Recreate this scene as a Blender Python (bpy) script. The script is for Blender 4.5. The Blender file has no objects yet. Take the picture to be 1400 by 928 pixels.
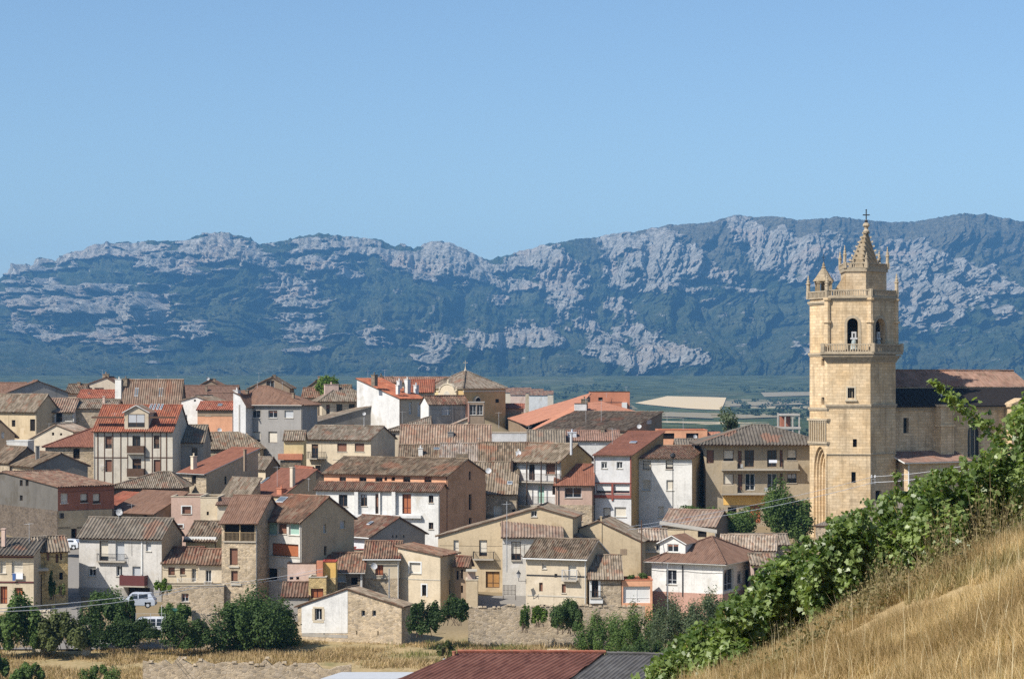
SUN_EL, SUN_AZ, SUN_E = 45, 52, 5.0
SKY_S, SKY_AIR, SKY_DUST, SKY_OZ = .101, 1.0, 1.2, 4.0
HAZE_D, HAZE_C = 5.8e-5, (.20,.54,1.0)
SKY_T = (.96, .97, .965)
EXPO = 0.50
import bpy, math, random
import numpy as np
from mathutils import Vector, Matrix
R = math.radians
rnd = random.Random(7)
F, CX, HY = 3000.0, 700.0, 520.0       # focal length in photo pixels, optical axis column, horizon row
scene = bpy.context.scene
COL = scene.collection

def lin(c):
    return tuple(((x/255.0)/12.92 if x <= 10 else ((x/255.0+0.055)/1.055)**2.4) for x in c)

def Yof(row):                           # where a row meets the sloping ground of the village
    return 59.6/((row-HY)/F+0.117)
def at(px, row, Y):
    return Vector(((px-CX)/F*Y, Y, -(row-HY)/F*Y))

# ------------------------------------------------------------------ materials
MATS = {}
class NT:
    def __init__(s, name, rough=0.9, spec=0.2):
        s.m = bpy.data.materials.new(name); s.m.use_nodes = True
        s.t = s.m.node_tree; s.n = s.t.nodes; s.l = s.t.links
        s.b = s.n['Principled BSDF']
        s.b.inputs['Roughness'].default_value = rough
        s.b.inputs['Specular IOR Level'].default_value = spec
    def add(s, typ, **kw):
        n = s.n.new(typ)
        for k, v in kw.items():
            if k in n.inputs.keys() and not hasattr(n, k): n.inputs[k].default_value = v
            else:
                try: setattr(n, k, v)
                except Exception: n.inputs[k].default_value = v
        return n
    def link(s, a, b): s.l.new(a, b)
    def coord(s, kind='Object'): return s.add('ShaderNodeTexCoord').outputs[kind]
    def mapping(s, vec, scale=(1,1,1), loc=(0,0,0)):
        m = s.n.new('ShaderNodeMapping'); m.inputs['Scale'].default_value = scale; m.inputs['Location'].default_value = loc
        s.link(vec, m.inputs['Vector']); return m.outputs[0]
    def noise(s, vec, scale, detail=4, rough=.6):
        n = s.n.new('ShaderNodeTexNoise'); n.inputs['Scale'].default_value = scale
        n.inputs['Detail'].default_value = detail; n.inputs['Roughness'].default_value = rough
        s.link(vec, n.inputs['Vector']); return n.outputs['Fac']
    def ramp(s, fac, stops):
        n = s.n.new('ShaderNodeValToRGB'); e = n.color_ramp.elements
        while len(e) < len(stops): e.new(0.5)
        for el, (p, c) in zip(e, stops):
            el.position = p; el.color = (c if len(c) == 4 else tuple(c)+(1,)) if hasattr(c, '__len__') else (c, c, c, 1)
        s.link(fac, n.inputs[0]); return n.outputs[0]
    def mix(s, fac, a, b, mode='MIX'):
        n = s.n.new('ShaderNodeMix'); n.data_type = 'RGBA'; n.blend_type = mode
        for sock, v in ((n.inputs[0], fac), (n.inputs[6], a), (n.inputs[7], b)):
            if hasattr(v, 'is_linked'): s.link(v, sock)
            elif hasattr(v, '__len__'): sock.default_value = tuple(v)[:3]+(1,)
            else: sock.default_value = v
        return n.outputs[2]
    def math(s, op, a, b=0.0):
        n = s.n.new('ShaderNodeMath'); n.operation = op
        for sock, v in ((n.inputs[0], a), (n.inputs[1], b)):
            if hasattr(v, 'is_linked'): s.link(v, sock)
            else: sock.default_value = v
        return n.outputs[0]
    def bump(s, h, strength=.3, dist=.05):
        n = s.n.new('ShaderNodeBump'); n.inputs['Strength'].default_value = strength; n.inputs['Distance'].default_value = dist
        s.link(h, n.inputs['Height']); s.link(n.outputs[0], s.b.inputs['Normal'])
    def col(s, c):
        if hasattr(c, 'is_linked'): s.link(c, s.b.inputs['Base Color'])
        else: s.b.inputs['Base Color'].default_value = tuple(c)[:3]+(1,)

WALLC = dict(cream=(.54,.46,.34), tan=(.455,.37,.25), white=(.60,.595,.575), grey=(.20,.19,.175), midgrey=(.31,.295,.27),
    yellow=(.58,.475,.26), salmon=(.62,.33,.20), brick=(.30,.125,.08), mauve=(.46,.33,.27), ochre=(.46,.33,.16), brown=(.27,.205,.145),
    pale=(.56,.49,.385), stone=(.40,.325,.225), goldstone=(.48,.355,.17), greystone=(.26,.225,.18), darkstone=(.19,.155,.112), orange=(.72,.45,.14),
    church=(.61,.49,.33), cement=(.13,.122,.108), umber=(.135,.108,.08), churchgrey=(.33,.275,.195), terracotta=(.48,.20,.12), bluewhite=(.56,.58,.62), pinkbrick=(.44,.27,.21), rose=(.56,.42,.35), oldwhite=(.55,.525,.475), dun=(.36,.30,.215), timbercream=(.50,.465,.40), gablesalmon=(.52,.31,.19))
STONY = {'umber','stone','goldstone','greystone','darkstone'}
def wall(name):
    key = 'wall_'+name
    if key in MATS: return MATS[key]
    c = WALLC[name]
    w = NT(key, .95, .1)
    o = w.coord('Object'); uv = w.coord('UV')
    big = w.ramp(w.noise(o, .35, 5, .65), [(.3, .82), (.5, .99), (.72, 1.08)])
    streak = w.ramp(w.noise(w.mapping(o, (.9,.9,.10)), 1.0, 5, .7), [(.30, .84), (.45, 1.0), (.8, 1.03)])
    fine = w.ramp(w.noise(o, 3.5, 4, .7), [(.3, .86), (.6, 1.05)])
    info = w.add('ShaderNodeObjectInfo').outputs['Random']
    if name in STONY:
        v = w.n.new('ShaderNodeTexVoronoi'); v.feature = 'F1'; v.inputs['Scale'].default_value = 1.0; v.inputs['Randomness'].default_value = .85
        w.link(w.mapping(uv, (2.3, 3.9, 1)), v.inputs['Vector'])
        cellv = w.ramp(w.add('ShaderNodeSeparateColor').outputs[0], [(0,.5),(1,1)])
        sep = w.n.new('ShaderNodeSeparateColor'); w.link(v.outputs['Color'], sep.inputs[0])
        cell = w.ramp(sep.outputs[0], [(0, .66), (.5, .97), (1, 1.24)])
        hue = w.mix(w.ramp(sep.outputs[1], [(0, 0), (1, .45)]), c, (c[0]*.92, c[1]*1.0, c[2]*1.25))
        v2 = w.n.new('ShaderNodeTexVoronoi'); v2.feature = 'DISTANCE_TO_EDGE'; v2.inputs['Randomness'].default_value = .85; v2.inputs['Scale'].default_value = 1.0
        w.link(w.mapping(uv, (2.3, 3.9, 1)), v2.inputs['Vector'])
        edge = w.ramp(v2.outputs['Distance'], [(0, 0), (.09, 1)])
        mort = (min(1,c[0]*1.15), min(1,c[1]*1.12), c[2]*1.1)
        base = w.mix(edge, mort, w.mix(1.0, hue, cell, 'MULTIPLY'))
        plast = w.ramp(w.noise(o, .9, 5, .75), [(.54, 0), (.68, .4)])
        base = w.mix(plast, base, (min(1,c[0]*1.22), min(1,c[1]*1.24), min(1,c[2]*1.34)))
        w.bump(w.math('ADD', edge, w.noise(o, 5, 3)), .5, .05)
    elif name.startswith('church'):
        b = w.n.new('ShaderNodeTexBrick'); b.inputs['Scale'].default_value = 1.0
        b.inputs['Brick Width'].default_value = .95; b.inputs['Row Height'].default_value = .42; b.inputs['Mortar Size'].default_value = .018
        b.inputs['Color1'].default_value = (c[0]*1.12, c[1]*1.1, c[2]*1.1, 1); b.inputs['Color2'].default_value = (c[0]*.84, c[1]*.82, c[2]*.80, 1)
        b.inputs['Mortar'].default_value = (c[0]*.62, c[1]*.58, c[2]*.52, 1); b.inputs['Bias'].default_value = .0
        w.link(uv, b.inputs['Vector'])
        base = b.outputs['Color']
        warm = w.ramp(w.noise(o, .22, 5, .7), [(.42, 0), (.62, .5)])
        base = w.mix(warm, base, w.mix(1.0, base, (.93,.80,.60), 'MULTIPLY'))
        st = w.ramp(w.noise(w.mapping(o, (.9,.9,.12)), 1.2, 5, .7), [(.49, 0), (.68, .6)])
        base = w.mix(st, base, (c[0]*.42, c[1]*.39, c[2]*.36))
        w.bump(w.math('ADD', b.outputs['Fac'], w.noise(o, 4, 4)), .35, .03)
    else:
        patch = w.ramp(w.noise(o, .22, 6, .72), [(.55, 0), (.62, .8)])
        base = w.mix(patch, c, (c[0]*.80, c[1]*.76, c[2]*.69))
        p2 = w.ramp(w.noise(w.mapping(o, (1,1,1), (7.3,2.1,4.4)), .4, 4, .6), [(.62, 0), (.655, .7)])
        base = w.mix(p2, base, (min(.66,c[0]*1.12), min(.66,c[1]*1.14), min(.64,c[2]*1.2)))
        dr = w.ramp(w.noise(w.mapping(o, (2.6,2.6,.10), (3,1,0)), 1.0, 4, .6), [(.60, 0), (.72, .45)])
        base = w.mix(dr, base, (c[0]*.52, c[1]*.49, c[2]*.45))
        w.bump(w.noise(o, 6, 5, .7), .25, .03)
    base = w.mix(1.0, base, big, 'MULTIPLY'); base = w.mix(.85, base, streak, 'MULTIPLY'); base = w.mix(1.0, base, fine, 'MULTIPLY')
    base = w.mix(1.0, base, w.ramp(info, [(0, (.93,.93,.95)), (.5, (1.0,.99,.97)), (1, (1.05,1.03,1.0))]), 'MULTIPLY')
    w.col(base); MATS[key] = w.m
    return w.m

ROOFC = dict(
    old=[(.077,.059,.042),(.124,.093,.065),(.167,.127,.090),(.205,.164,.124),(.115,.071,.046)],
    light=[(.132,.105,.075),(.180,.144,.105),(.228,.186,.141),(.264,.222,.174),(.162,.102,.069)],
    palemix=[(.198,.155,.119),(.264,.211,.165),(.317,.264,.211),(.343,.290,.244),(.244,.165,.119)],
    redmix=[(.096,.063,.044),(.148,.092,.063),(.192,.115,.078),(.215,.159,.115),(.148,.063,.041)],
    red=[(.238,.081,.047),(.281,.098,.055),(.315,.115,.064),(.264,.102,.064),(.221,.072,.043)],
    newred=[(.246,.085,.053),(.281,.102,.064),(.315,.119,.076),(.264,.102,.068),(.221,.076,.049)],
    brown=[(.140,.083,.060),(.162,.096,.068),(.183,.111,.080),(.157,.100,.075),(.128,.076,.054)],
    brickred=[(.174,.075,.049),(.196,.085,.056),(.212,.095,.064),(.187,.083,.056),(.162,.070,.047)],
    orange=[(.38,.175,.11),(.41,.19,.12),(.43,.205,.13),(.40,.185,.12),(.36,.165,.105)],
    pink=[(.212,.128,.092),(.238,.145,.106),(.272,.170,.126),(.238,.151,.117),(.196,.115,.082)],
    stripe=[(.110,.091,.069),(.154,.129,.099),(.198,.168,.132),(.231,.198,.160),(.132,.091,.063)],
    stripered=[(.137,.090,.065),(.194,.119,.083),(.245,.180,.137),(.288,.238,.191),(.173,.083,.058)],
    grey=[(.079,.068,.056),(.098,.084,.071),(.120,.105,.088),(.143,.126,.105),(.090,.074,.060)],
    maroon=[(.12,.052,.04),(.14,.062,.048),(.16,.075,.058),(.13,.058,.045),(.105,.045,.036)],
    slate=[(.085,.08,.078),(.10,.095,.092),(.115,.11,.105),(.095,.09,.085),(.08,.075,.07)])
SMOOTHR = {'brown','brickred','orange','maroon','slate'}
def roofm(name):
    key = 'roof_tiles_'+name
    if key in MATS: return MATS[key]
    w = NT(key, .9, .15); uv = w.coord('UV'); o = w.coord('Object')
    sx = w.n.new('ShaderNodeSeparateXYZ'); w.link(uv, sx.inputs[0])
    cb = w.n.new('ShaderNodeCombineXYZ')
    w.link(w.math('FLOOR', sx.outputs[0]), cb.inputs[0]); w.link(w.math('FLOOR', w.math('MULTIPLY', sx.outputs[1], .45)), cb.inputs[1])
    info = w.add('ShaderNodeObjectInfo').outputs['Random']
    w.link(w.math('MULTIPLY', info, 91.0), cb.inputs[2])
    wn = w.n.new('ShaderNodeTexWhiteNoise'); wn.noise_dimensions = '3D'; w.link(cb.outputs[0], wn.inputs['Vector'])
    P = ROOFC[name]
    tl = (lambda k: tuple(P[2][i]+(P[k][i]-P[2][i])*(.45 if name in ('stripe','stripered','grey') else 1.0) for i in range(3)))
    base = w.ramp(wn.outputs['Value'], [(.0, tl(0)), (.28, tl(1)), (.55, tl(2)), (.8, tl(3)), (.93, tl(4))])
    strong = name not in SMOOTHR
    n1 = w.ramp(w.noise(o, .55, 5, .7), [(.3, .62 if strong else .82), (.5, 1.0), (.7, 1.28 if strong else 1.1)])
    base = w.mix(1.0, base, n1, 'MULTIPLY')
    if strong:
        lich = w.ramp(w.noise(o, 1.3, 5, .75), [(.54, 0), (.68, .55)])
        base = w.mix(lich, base, (.20,.18,.125))
        rp = w.ramp(w.noise(w.mapping(o, (1,1,1), (5.5,8.2,1.0)), .23, 3, .5), [(.60, 0), (.64, .5)])
        base = w.mix(rp, base, (.25,.115,.07))
        dk = w.ramp(w.noise(o, .9, 6, .75), [(.60, 0), (.72, .5)])
        base = w.mix(dk, base, (.055,.047,.04))
    base = w.mix(1.0, base, w.ramp(info, [(0, (.9,.9,.92)), (.5, (1,1,1)), (1, (1.12,1.08,1.02))]), 'MULTIPLY')
    w.col(base)
    fr = w.math('FRACT', sx.outputs[1])
    w.bump(w.math('ADD', fr, wn.outputs['Value']), .55, .04)
    MATS[key] = w.m
    return w.m

def plain(name, c, rough=.7, spec=.3, var=.15, metal=0.0):
    if name in MATS: return MATS[name]
    w = NT(name, rough, spec); o = w.coord('Object')
    f = w.ramp(w.noise(o, 2.2, 5, .7), [(.3, 1-var), (.7, 1+var*.6)])
    w.col(w.mix(1.0, c, f, 'MULTIPLY')); w.b.inputs['Metallic'].default_value = metal
    MATS[name] = w.m
    return w.m
def M(k):
    T = dict(glass=('window_glass',(.018,.022,.028),.08,.5,.3), brownwood=('brown_wood',(.10,.055,.032),.7,.3,.3), darkwood=('dark_wood',(.05,.033,.024),.8,.2,.3),
      churchtrim=('weathered_trim',(.40,.33,.235),.95,.1,.3), whitepaint=('white_paint',(.62,.62,.60),.5,.3,.06), creamblind=('cream_blind',(.58,.53,.44),.6,.3,.08), greyblind=('grey_blind',(.42,.43,.44),.6,.3,.08), shutter=('brown_shutter',(.20,.095,.06),.65,.3,.15),
      redshutter=('russet_shutter',(.33,.11,.045),.6,.3,.1), green=('green_panel',(.30,.45,.38),.6,.3,.1), door=('wooden_door',(.36,.19,.065),.55,.3,.2), redpaint=('maroon_paint',(.10,.028,.026),.6,.3,.12), redcap=('red_paint',(.34,.055,.045),.6,.3,.12),
      iron=('black_iron',(.02,.02,.022),.5,.4,.2), steel=('galvanised_steel',(.45,.46,.47),.45,.4,.1), stonetrim=('stone_trim',(.50,.43,.32),.9,.1,.15), sill=('concrete_sill',(.46,.42,.35),.9,.1,.12),
      zinc=('zinc_sheet',(.36,.33,.28),.9,.1,.15), redbeam=('russet_beam',(.22,.06,.042),.65,.3,.12), slab=('concrete_slab',(.38,.34,.28),.9,.1,.15), dish=('dish_white',(.42,.42,.42),.5,.3,.05),
      claypot=('clay_pot',(.30,.13,.08),.85,.1,.15), cloth=('white_cloth',(.72,.74,.80),.9,.1,.08), bluecloth=('blue_cloth',(.06,.12,.30),.9,.1,.1), panel=('solar_glass',(.10,.12,.14),.15,.5,.1), dark=('dark_opening',(.02,.017,.015),.95,.05,.2),
      mortar=('ridge_mortar',(.42,.35,.27),.95,.1,.2), bronze=('bell_bronze',(.30,.34,.33),.5,.4,.15), greypaint=('grey_paint',(.25,.26,.27),.6,.3,.1), tube=('cable_sheath',(.62,.64,.66),.5,.3,.05), black=('black_rubber',(.018,.018,.018),.8,.2,.2),
      concrete=('cast_concrete',(.40,.37,.33),.9,.1,.15), pipe=('drain_pipe',(.40,.37,.33),.6,.3,.1), palewood=('pale_wood',(.42,.31,.18),.7,.2,.2))
    if k not in T: return wall(k)
    a = T[k]; return plain(a[0], a[1], a[2], a[3], a[4])

# ------------------------------------------------------------------ mesh builder
class MB:
    def __init__(s): s.v=[]; s.f=[]; s.uv=[]; s.mi=[]
    def face(s, pts, mi=0, uv=None):
        n = len(s.v); s.v += [tuple(p) for p in pts]; s.f.append(tuple(range(n, n+len(pts)))); s.mi.append(mi)
        if uv is None:
            p0, p1, p2 = Vector(pts[0]), Vector(pts[1]), Vector(pts[2])
            nn = (p1-p0).cross(p2-p0)
            nn = nn.normalized() if nn.length > 1e-9 else Vector((0,0,1))
            if abs(nn.z) < .9:
                e = Vector((-nn.y, nn.x, 0)).normalized(); uv = [(Vector(p).dot(e), p[2]) for p in pts]
            else: uv = [(p[0], p[1]) for p in pts]
        s.uv += uv
    def hexa(s, c, mi=0):                # c: 8 corners, bottom ring then top ring (ccw from above)
        for q in ((3,2,1,0),(4,5,6,7),(0,1,5,4),(1,2,6,5),(2,3,7,6),(3,0,4,7)): s.face([c[i] for i in q], mi)
    def box(s, a, b, mi=0):
        (x0,y0,z0),(x1,y1,z1) = a, b
        s.hexa([(x0,y0,z0),(x1,y0,z0),(x1,y1,z0),(x0,y1,z0),(x0,y0,z1),(x1,y0,z1),(x1,y1,z1),(x0,y1,z1)], mi)
    def tube(s, p0, p1, r, n=6, mi=0, r1=None, cap=True):
        p0, p1 = Vector(p0), Vector(p1); d = p1-p0; r1 = r if r1 is None else r1
        a = d.orthogonal().normalized(); b = d.cross(a).normalized()
        A = [p0+(a*math.cos(t)+b*math.sin(t))*r for t in [2*math.pi*i/n for i in range(n)]]
        B = [p1+(a*math.cos(t)+b*math.sin(t))*r1 for t in [2*math.pi*i/n for i in range(n)]]
        for i in range(n): s.face([A[i], A[(i+1)%n], B[(i+1)%n], B[i]], mi)
        if cap: s.face(A[::-1], mi); s.face(B, mi)
    def lathe(s, c, prof, n=12, mi=0):   # prof: (r, z) list
        c = Vector(c)
        for (r0,z0),(r1,z1) in zip(prof, prof[1:]):
            for i in range(n):
                t0, t1 = 2*math.pi*i/n, 2*math.pi*(i+1)/n
                q = [c+Vector((r0*math.cos(t0), r0*math.sin(t0), z0)), c+Vector((r0*math.cos(t1), r0*math.sin(t1), z0)),
                     c+Vector((r1*math.cos(t1), r1*math.sin(t1), z1)), c+Vector((r1*math.cos(t0), r1*math.sin(t0), z1))]
                if r0 < 1e-6: q = [q[0], q[2], q[3]]
                elif r1 < 1e-6: q = q[:3]
                s.face(q, mi)
    def prism(s, poly, z0, z1, mi=0):    # poly: xy ring ccw; z1 may be a list
        n = len(poly); T = z1 if hasattr(z1, '__len__') else [z1]*n
        for i in range(n):
            j = (i+1) % n
            s.face([(*poly[i], z0), (*poly[j], z0), (*poly[j], T[j]), (*poly[i], T[i])], mi)
        s.face([(*p, t) for p, t in zip(poly, T)], mi); s.face([(*p, z0) for p in poly][::-1], mi)
    def build(s, name, mats, parent=None, smooth=False):
        me = bpy.data.meshes.new(name); me.from_pydata(s.v, [], s.f)
        if not isinstance(mats, (list, tuple)): mats = [mats]
        for m in mats: me.materials.append(m)
        if len(mats) > 1: me.polygons.foreach_set('material_index', s.mi)
        ul = me.uv_layers.new(name='UVMap'); ul.data.foreach_set('uv', np.array(s.uv, dtype=np.float32).ravel())
        if smooth: me.polygons.foreach_set('use_smooth', [True]*len(s.f))
        me.update()
        o = bpy.data.objects.new(name, me); COL.objects.link(o); o.parent = parent
        return o

def npmesh(name, verts, faces, mat, parent=None, smooth=False, uv=None, attr=None, loc=None):
    """verts (n,3) array, faces (m,k) array"""
    me = bpy.data.meshes.new(name); nv = len(verts); m, k = faces.shape
    me.vertices.add(nv); me.vertices.foreach_set('co', np.ascontiguousarray(verts, dtype=np.float32).ravel())
    me.loops.add(m*k); me.loops.foreach_set('vertex_index', np.ascontiguousarray(faces, dtype=np.int32).ravel())
    me.polygons.add(m); me.polygons.foreach_set('loop_start', np.arange(0, m*k, k, dtype=np.int32))
    try: me.polygons.foreach_set('loop_total', np.full(m, k, dtype=np.int32))
    except Exception: pass
    me.materials.append(mat)
    if smooth: me.polygons.foreach_set('use_smooth', np.ones(m, dtype=bool))
    if uv is not None:
        ul = me.uv_layers.new(name='UVMap'); ul.data.foreach_set('uv', np.ascontiguousarray(uv[faces.ravel()], dtype=np.float32).ravel())
    if attr:
        for an, av in attr.items():
            a = me.attributes.new(an, 'FLOAT', 'POINT'); a.data.foreach_set('value', np.ascontiguousarray(av, dtype=np.float32))
    me.update(); me.validate()
    o = bpy.data.objects.new(name, me); COL.objects.link(o); o.parent = parent
    if loc is not None: o.location = loc
    return o

def tag(o, label=None, cat=None, group=None, kind=None):
    if label: o['label'] = label
    if cat: o['category'] = cat
    if group: o['group'] = group
    if kind: o['kind'] = kind
    return o
def empty(name, loc, rz=0, label=None, cat=None, group=None):
    o = bpy.data.objects.new(name, None); COL.objects.link(o); o.location = loc; o.rotation_euler = (0,0,rz)
    o.empty_display_size = .3
    return tag(o, label, cat, group)

# ------------------------------------------------------------------ noise
def _h(x, y, s):
    x = x.astype(np.uint64); y = y.astype(np.uint64)
    h = (x*np.uint64(374761393) + y*np.uint64(668265263) + np.uint64(s*1442695 + 12345)) & np.uint64(0xffffffff)
    h = ((h ^ (h >> np.uint64(13)))*np.uint64(1274126177)) & np.uint64(0xffffffff)
    h = ((h ^ (h >> np.uint64(15)))*np.uint64(2246822519)) & np.uint64(0xffffffff)
    return ((h ^ (h >> np.uint64(16))) & np.uint64(0xffffff)).astype(np.float64)/16777215.0
def vn(x, y, s=0):
    x = np.asarray(x, float)+1000.0; y = np.asarray(y, float)+1000.0
    xi, yi = np.floor(x), np.floor(y); fx, fy = x-xi, y-yi
    fx = fx*fx*fx*(fx*(fx*6-15)+10); fy = fy*fy*fy*(fy*(fy*6-15)+10)
    a, b, c, d = _h(xi,yi,s), _h(xi+1,yi,s), _h(xi,yi+1,s), _h(xi+1,yi+1,s)
    return (a*(1-fx)+b*fx)*(1-fy)+(c*(1-fx)+d*fx)*fy
def fbm(x, y, s=0, o=5, g=.5):
    t = 0; a = 1; n = 0
    for i in range(o): t = t+a*vn(x*2**i+i*17.3, y*2**i-i*9.1, s+i); n += a; a *= g
    return t/n
def rfbm(x, y, s=0, o=5, g=.5):
    t = 0; a = 1; n = 0
    for i in range(o): t = t+a*(1-np.abs(2*vn(x*2**i+i*17.3, y*2**i-i*9.1, s+i)-1)); n += a; a *= g
    return t/n
def sstep(a, b, x):
    t = np.clip((x-a)/(b-a), 0, 1); return t*t*(3-2*t)
# ------------------------------------------------------------------ roofs, walls, windows
def tile_plane(mb, poly, e, per=.34, amp=.085, sag=.07, under=.10, seed=0, mi=0, gd=None):
    """One slope of a roof as real rolls of tiles. poly: planar convex 3D ring, e: horizontal unit vector along the eave."""
    P = [Vector(p) for p in poly]; e = Vector(e).normalized()
    n = Vector((0,0,0))
    for i in range(len(P)): n += (P[i]-P[0]).cross(P[(i+1) % len(P)]-P[0])
    n.normalize()
    if n.z < 0: n = -n
    g = n.cross(e).normalized()
    if g.z < 0: g = -g
    o = P[0]
    if gd is not None: g = Vector(gd).normalized()
    eg = e.dot(g); dn = 1-eg*eg
    Q = [(((p-o).dot(e)-eg*(p-o).dot(g))/dn, ((p-o).dot(g)-eg*(p-o).dot(e))/dn) for p in P]
    u0, u1 = min(q[0] for q in Q), max(q[0] for q in Q)
    if u1-u0 < .05: return
    nt = max(1, round((u1-u0)/per)); S = 5; N = nt*S+1
    us = np.linspace(u0+1e-4, u1-1e-4, N)
    lo = np.full(N, 1e9); hi = np.full(N, -1e9)
    for (a, b), (c, d) in zip(Q, Q[1:]+Q[:1]):
        if abs(a-c) < 1e-9: continue
        m = (us >= min(a,c)-1e-6) & (us <= max(a,c)+1e-6)
        vv = b+(us-a)*(d-b)/(c-a)
        lo[m] = np.minimum(lo[m], vv[m]); hi[m] = np.maximum(hi[m], vv[m])
    bad = hi < lo; lo[bad] = 0; hi[bad] = 0
    ns = int(min(14, max(2, round((hi.max()-lo.min())/.9))))
    t = np.linspace(0, 1, ns+1)
    V = lo[:,None]+(hi-lo)[:,None]*t[None,:]; U = np.repeat(us[:,None], ns+1, 1)
    ph = (np.arange(N) % S)/S
    prof = np.where(ph < .62, np.sin(np.pi*ph/.62), -.25)
    rowj = amp*.5*(vn(np.floor(us/per)[:,None]*3.1+0*V, V*2.7, seed+3)-.5)
    h = amp*prof[:,None]+rowj+sag*2*(fbm(U*.23+seed, V*.3, seed, 3)-.5)
    h[:,0] += .02*(vn(np.floor(us/per)*5.3, us*0, seed+9)-.5)
    base = len(mb.v)
    X = np.array(o)[None,None,:]+U[...,None]*np.array(e)+V[...,None]*np.array(g)+h[...,None]*np.array(n)
    mb.v += [tuple(p) for p in X.reshape(-1, 3)]
    sgn = 1 if Vector(e).cross(g).dot(n) > 0 else -1
    for i in range(N-1):
        if hi[i]-lo[i] < 1e-4 and hi[i+1]-lo[i+1] < 1e-4: continue
        for j in range(ns):
            a = base+i*(ns+1)+j; q = (a, a+ns+1, a+ns+2, a+1)
            ids = ((i,j),(i+1,j),(i+1,j+1),(i,j+1))
            if sgn < 0: q = q[::-1]; ids = ids[::-1]
            mb.f.append(q); mb.mi.append(mi)
            mb.uv += [((us[i]+1e-3+0*k)/per, V[k,l]/.36) for k, l in ids]
    # underside and edges
    d = -n*under
    low = [p+d for p in P]
    k0 = len(P)
    mb.face(low[::-1], 1)
    for i in range(k0):
        j = (i+1) % k0; mb.face([low[i], low[j], P[j], P[i]], 1)

def ridge(mb, a, b, r=.13, mi=0, seed=0):
    a, b = Vector(a), Vector(b); L = (b-a).length; k = max(1, int(L/.45))
    for i in range(k):
        p = a.lerp(b, i/k); q = a.lerp(b, (i+1.12)/k)
        j = .03*(rnd.random()-.5)
        mb.tube(p+Vector((0,0,j+.02)), q+Vector((0,0,j)), r*(.95+.15*rnd.random()), 6, mi, r1=r*.85, cap=False)

def panel(mb, o, e, prof, z0, holes=(), mi=0, mi_rev=0):
    o = Vector((o[0], o[1], 0)); ex, ey = e; inn = Vector((-ey, ex, 0))
    P = lambda s, z, d=0: (o.x+ex*s+inn.x*d, o.y+ey*s+inn.y*d, z)
    L = prof[-1][0]; top = lambda q: float(np.interp(q, [p[0] for p in prof], [p[1] for p in prof]))
    hs = [h for h in holes if h[3] <= min(top(h[0]), top(h[1]))-.03 and h[0] > .02 and h[1] < L-.02]
    sc = sorted(set([0, L]+[s for s, _ in prof]+[h[0] for h in hs]+[h[1] for h in hs]))
    for s0, s1 in zip(sc, sc[1:]):
        if s1-s0 < 1e-5: continue
        cs = (s0+s1)/2; z = z0
        for h in sorted((h for h in hs if h[0] < cs < h[1]), key=lambda h: h[2]):
            if h[2]-z > 1e-4: mb.face([P(s0,z), P(s1,z), P(s1,h[2]), P(s0,h[2])], mi)
            z = max(z, h[3])
        mb.face([P(s0,z), P(s1,z), P(s1,top(s1)), P(s0,top(s0))], mi)
    for h in hs:
        d = h[4]
        s0, s1, a, b = h[:4]
        mb.face([P(s0,a), P(s0,a,d), P(s0,b,d), P(s0,b)], mi_rev); mb.face([P(s1,a,d), P(s1,a), P(s1,b), P(s1,b,d)], mi_rev)
        mb.face([P(s0,a), P(s1,a), P(s1,a,d), P(s0,a,d)], mi_rev); mb.face([P(s0,b,d), P(s1,b,d), P(s1,b), P(s0,b)], mi_rev)
    return hs

def fbox(mb, o, e, s0, s1, d0, d1, z0, z1, mi=0):
    """box in wall coordinates: s along the wall, d outward (negative = into the wall)"""
    ex, ey = e; ox, oy = ey, -ex
    P = lambda s, d, z: (o[0]+ex*s+ox*d, o[1]+ey*s+oy*d, z)
    mb.hexa([P(s0,d1,z0), P(s1,d1,z0), P(s1,d0,z0), P(s0,d0,z0), P(s0,d1,z1), P(s1,d1,z1), P(s1,d0,z1), P(s0,d0,z1)], mi)

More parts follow.
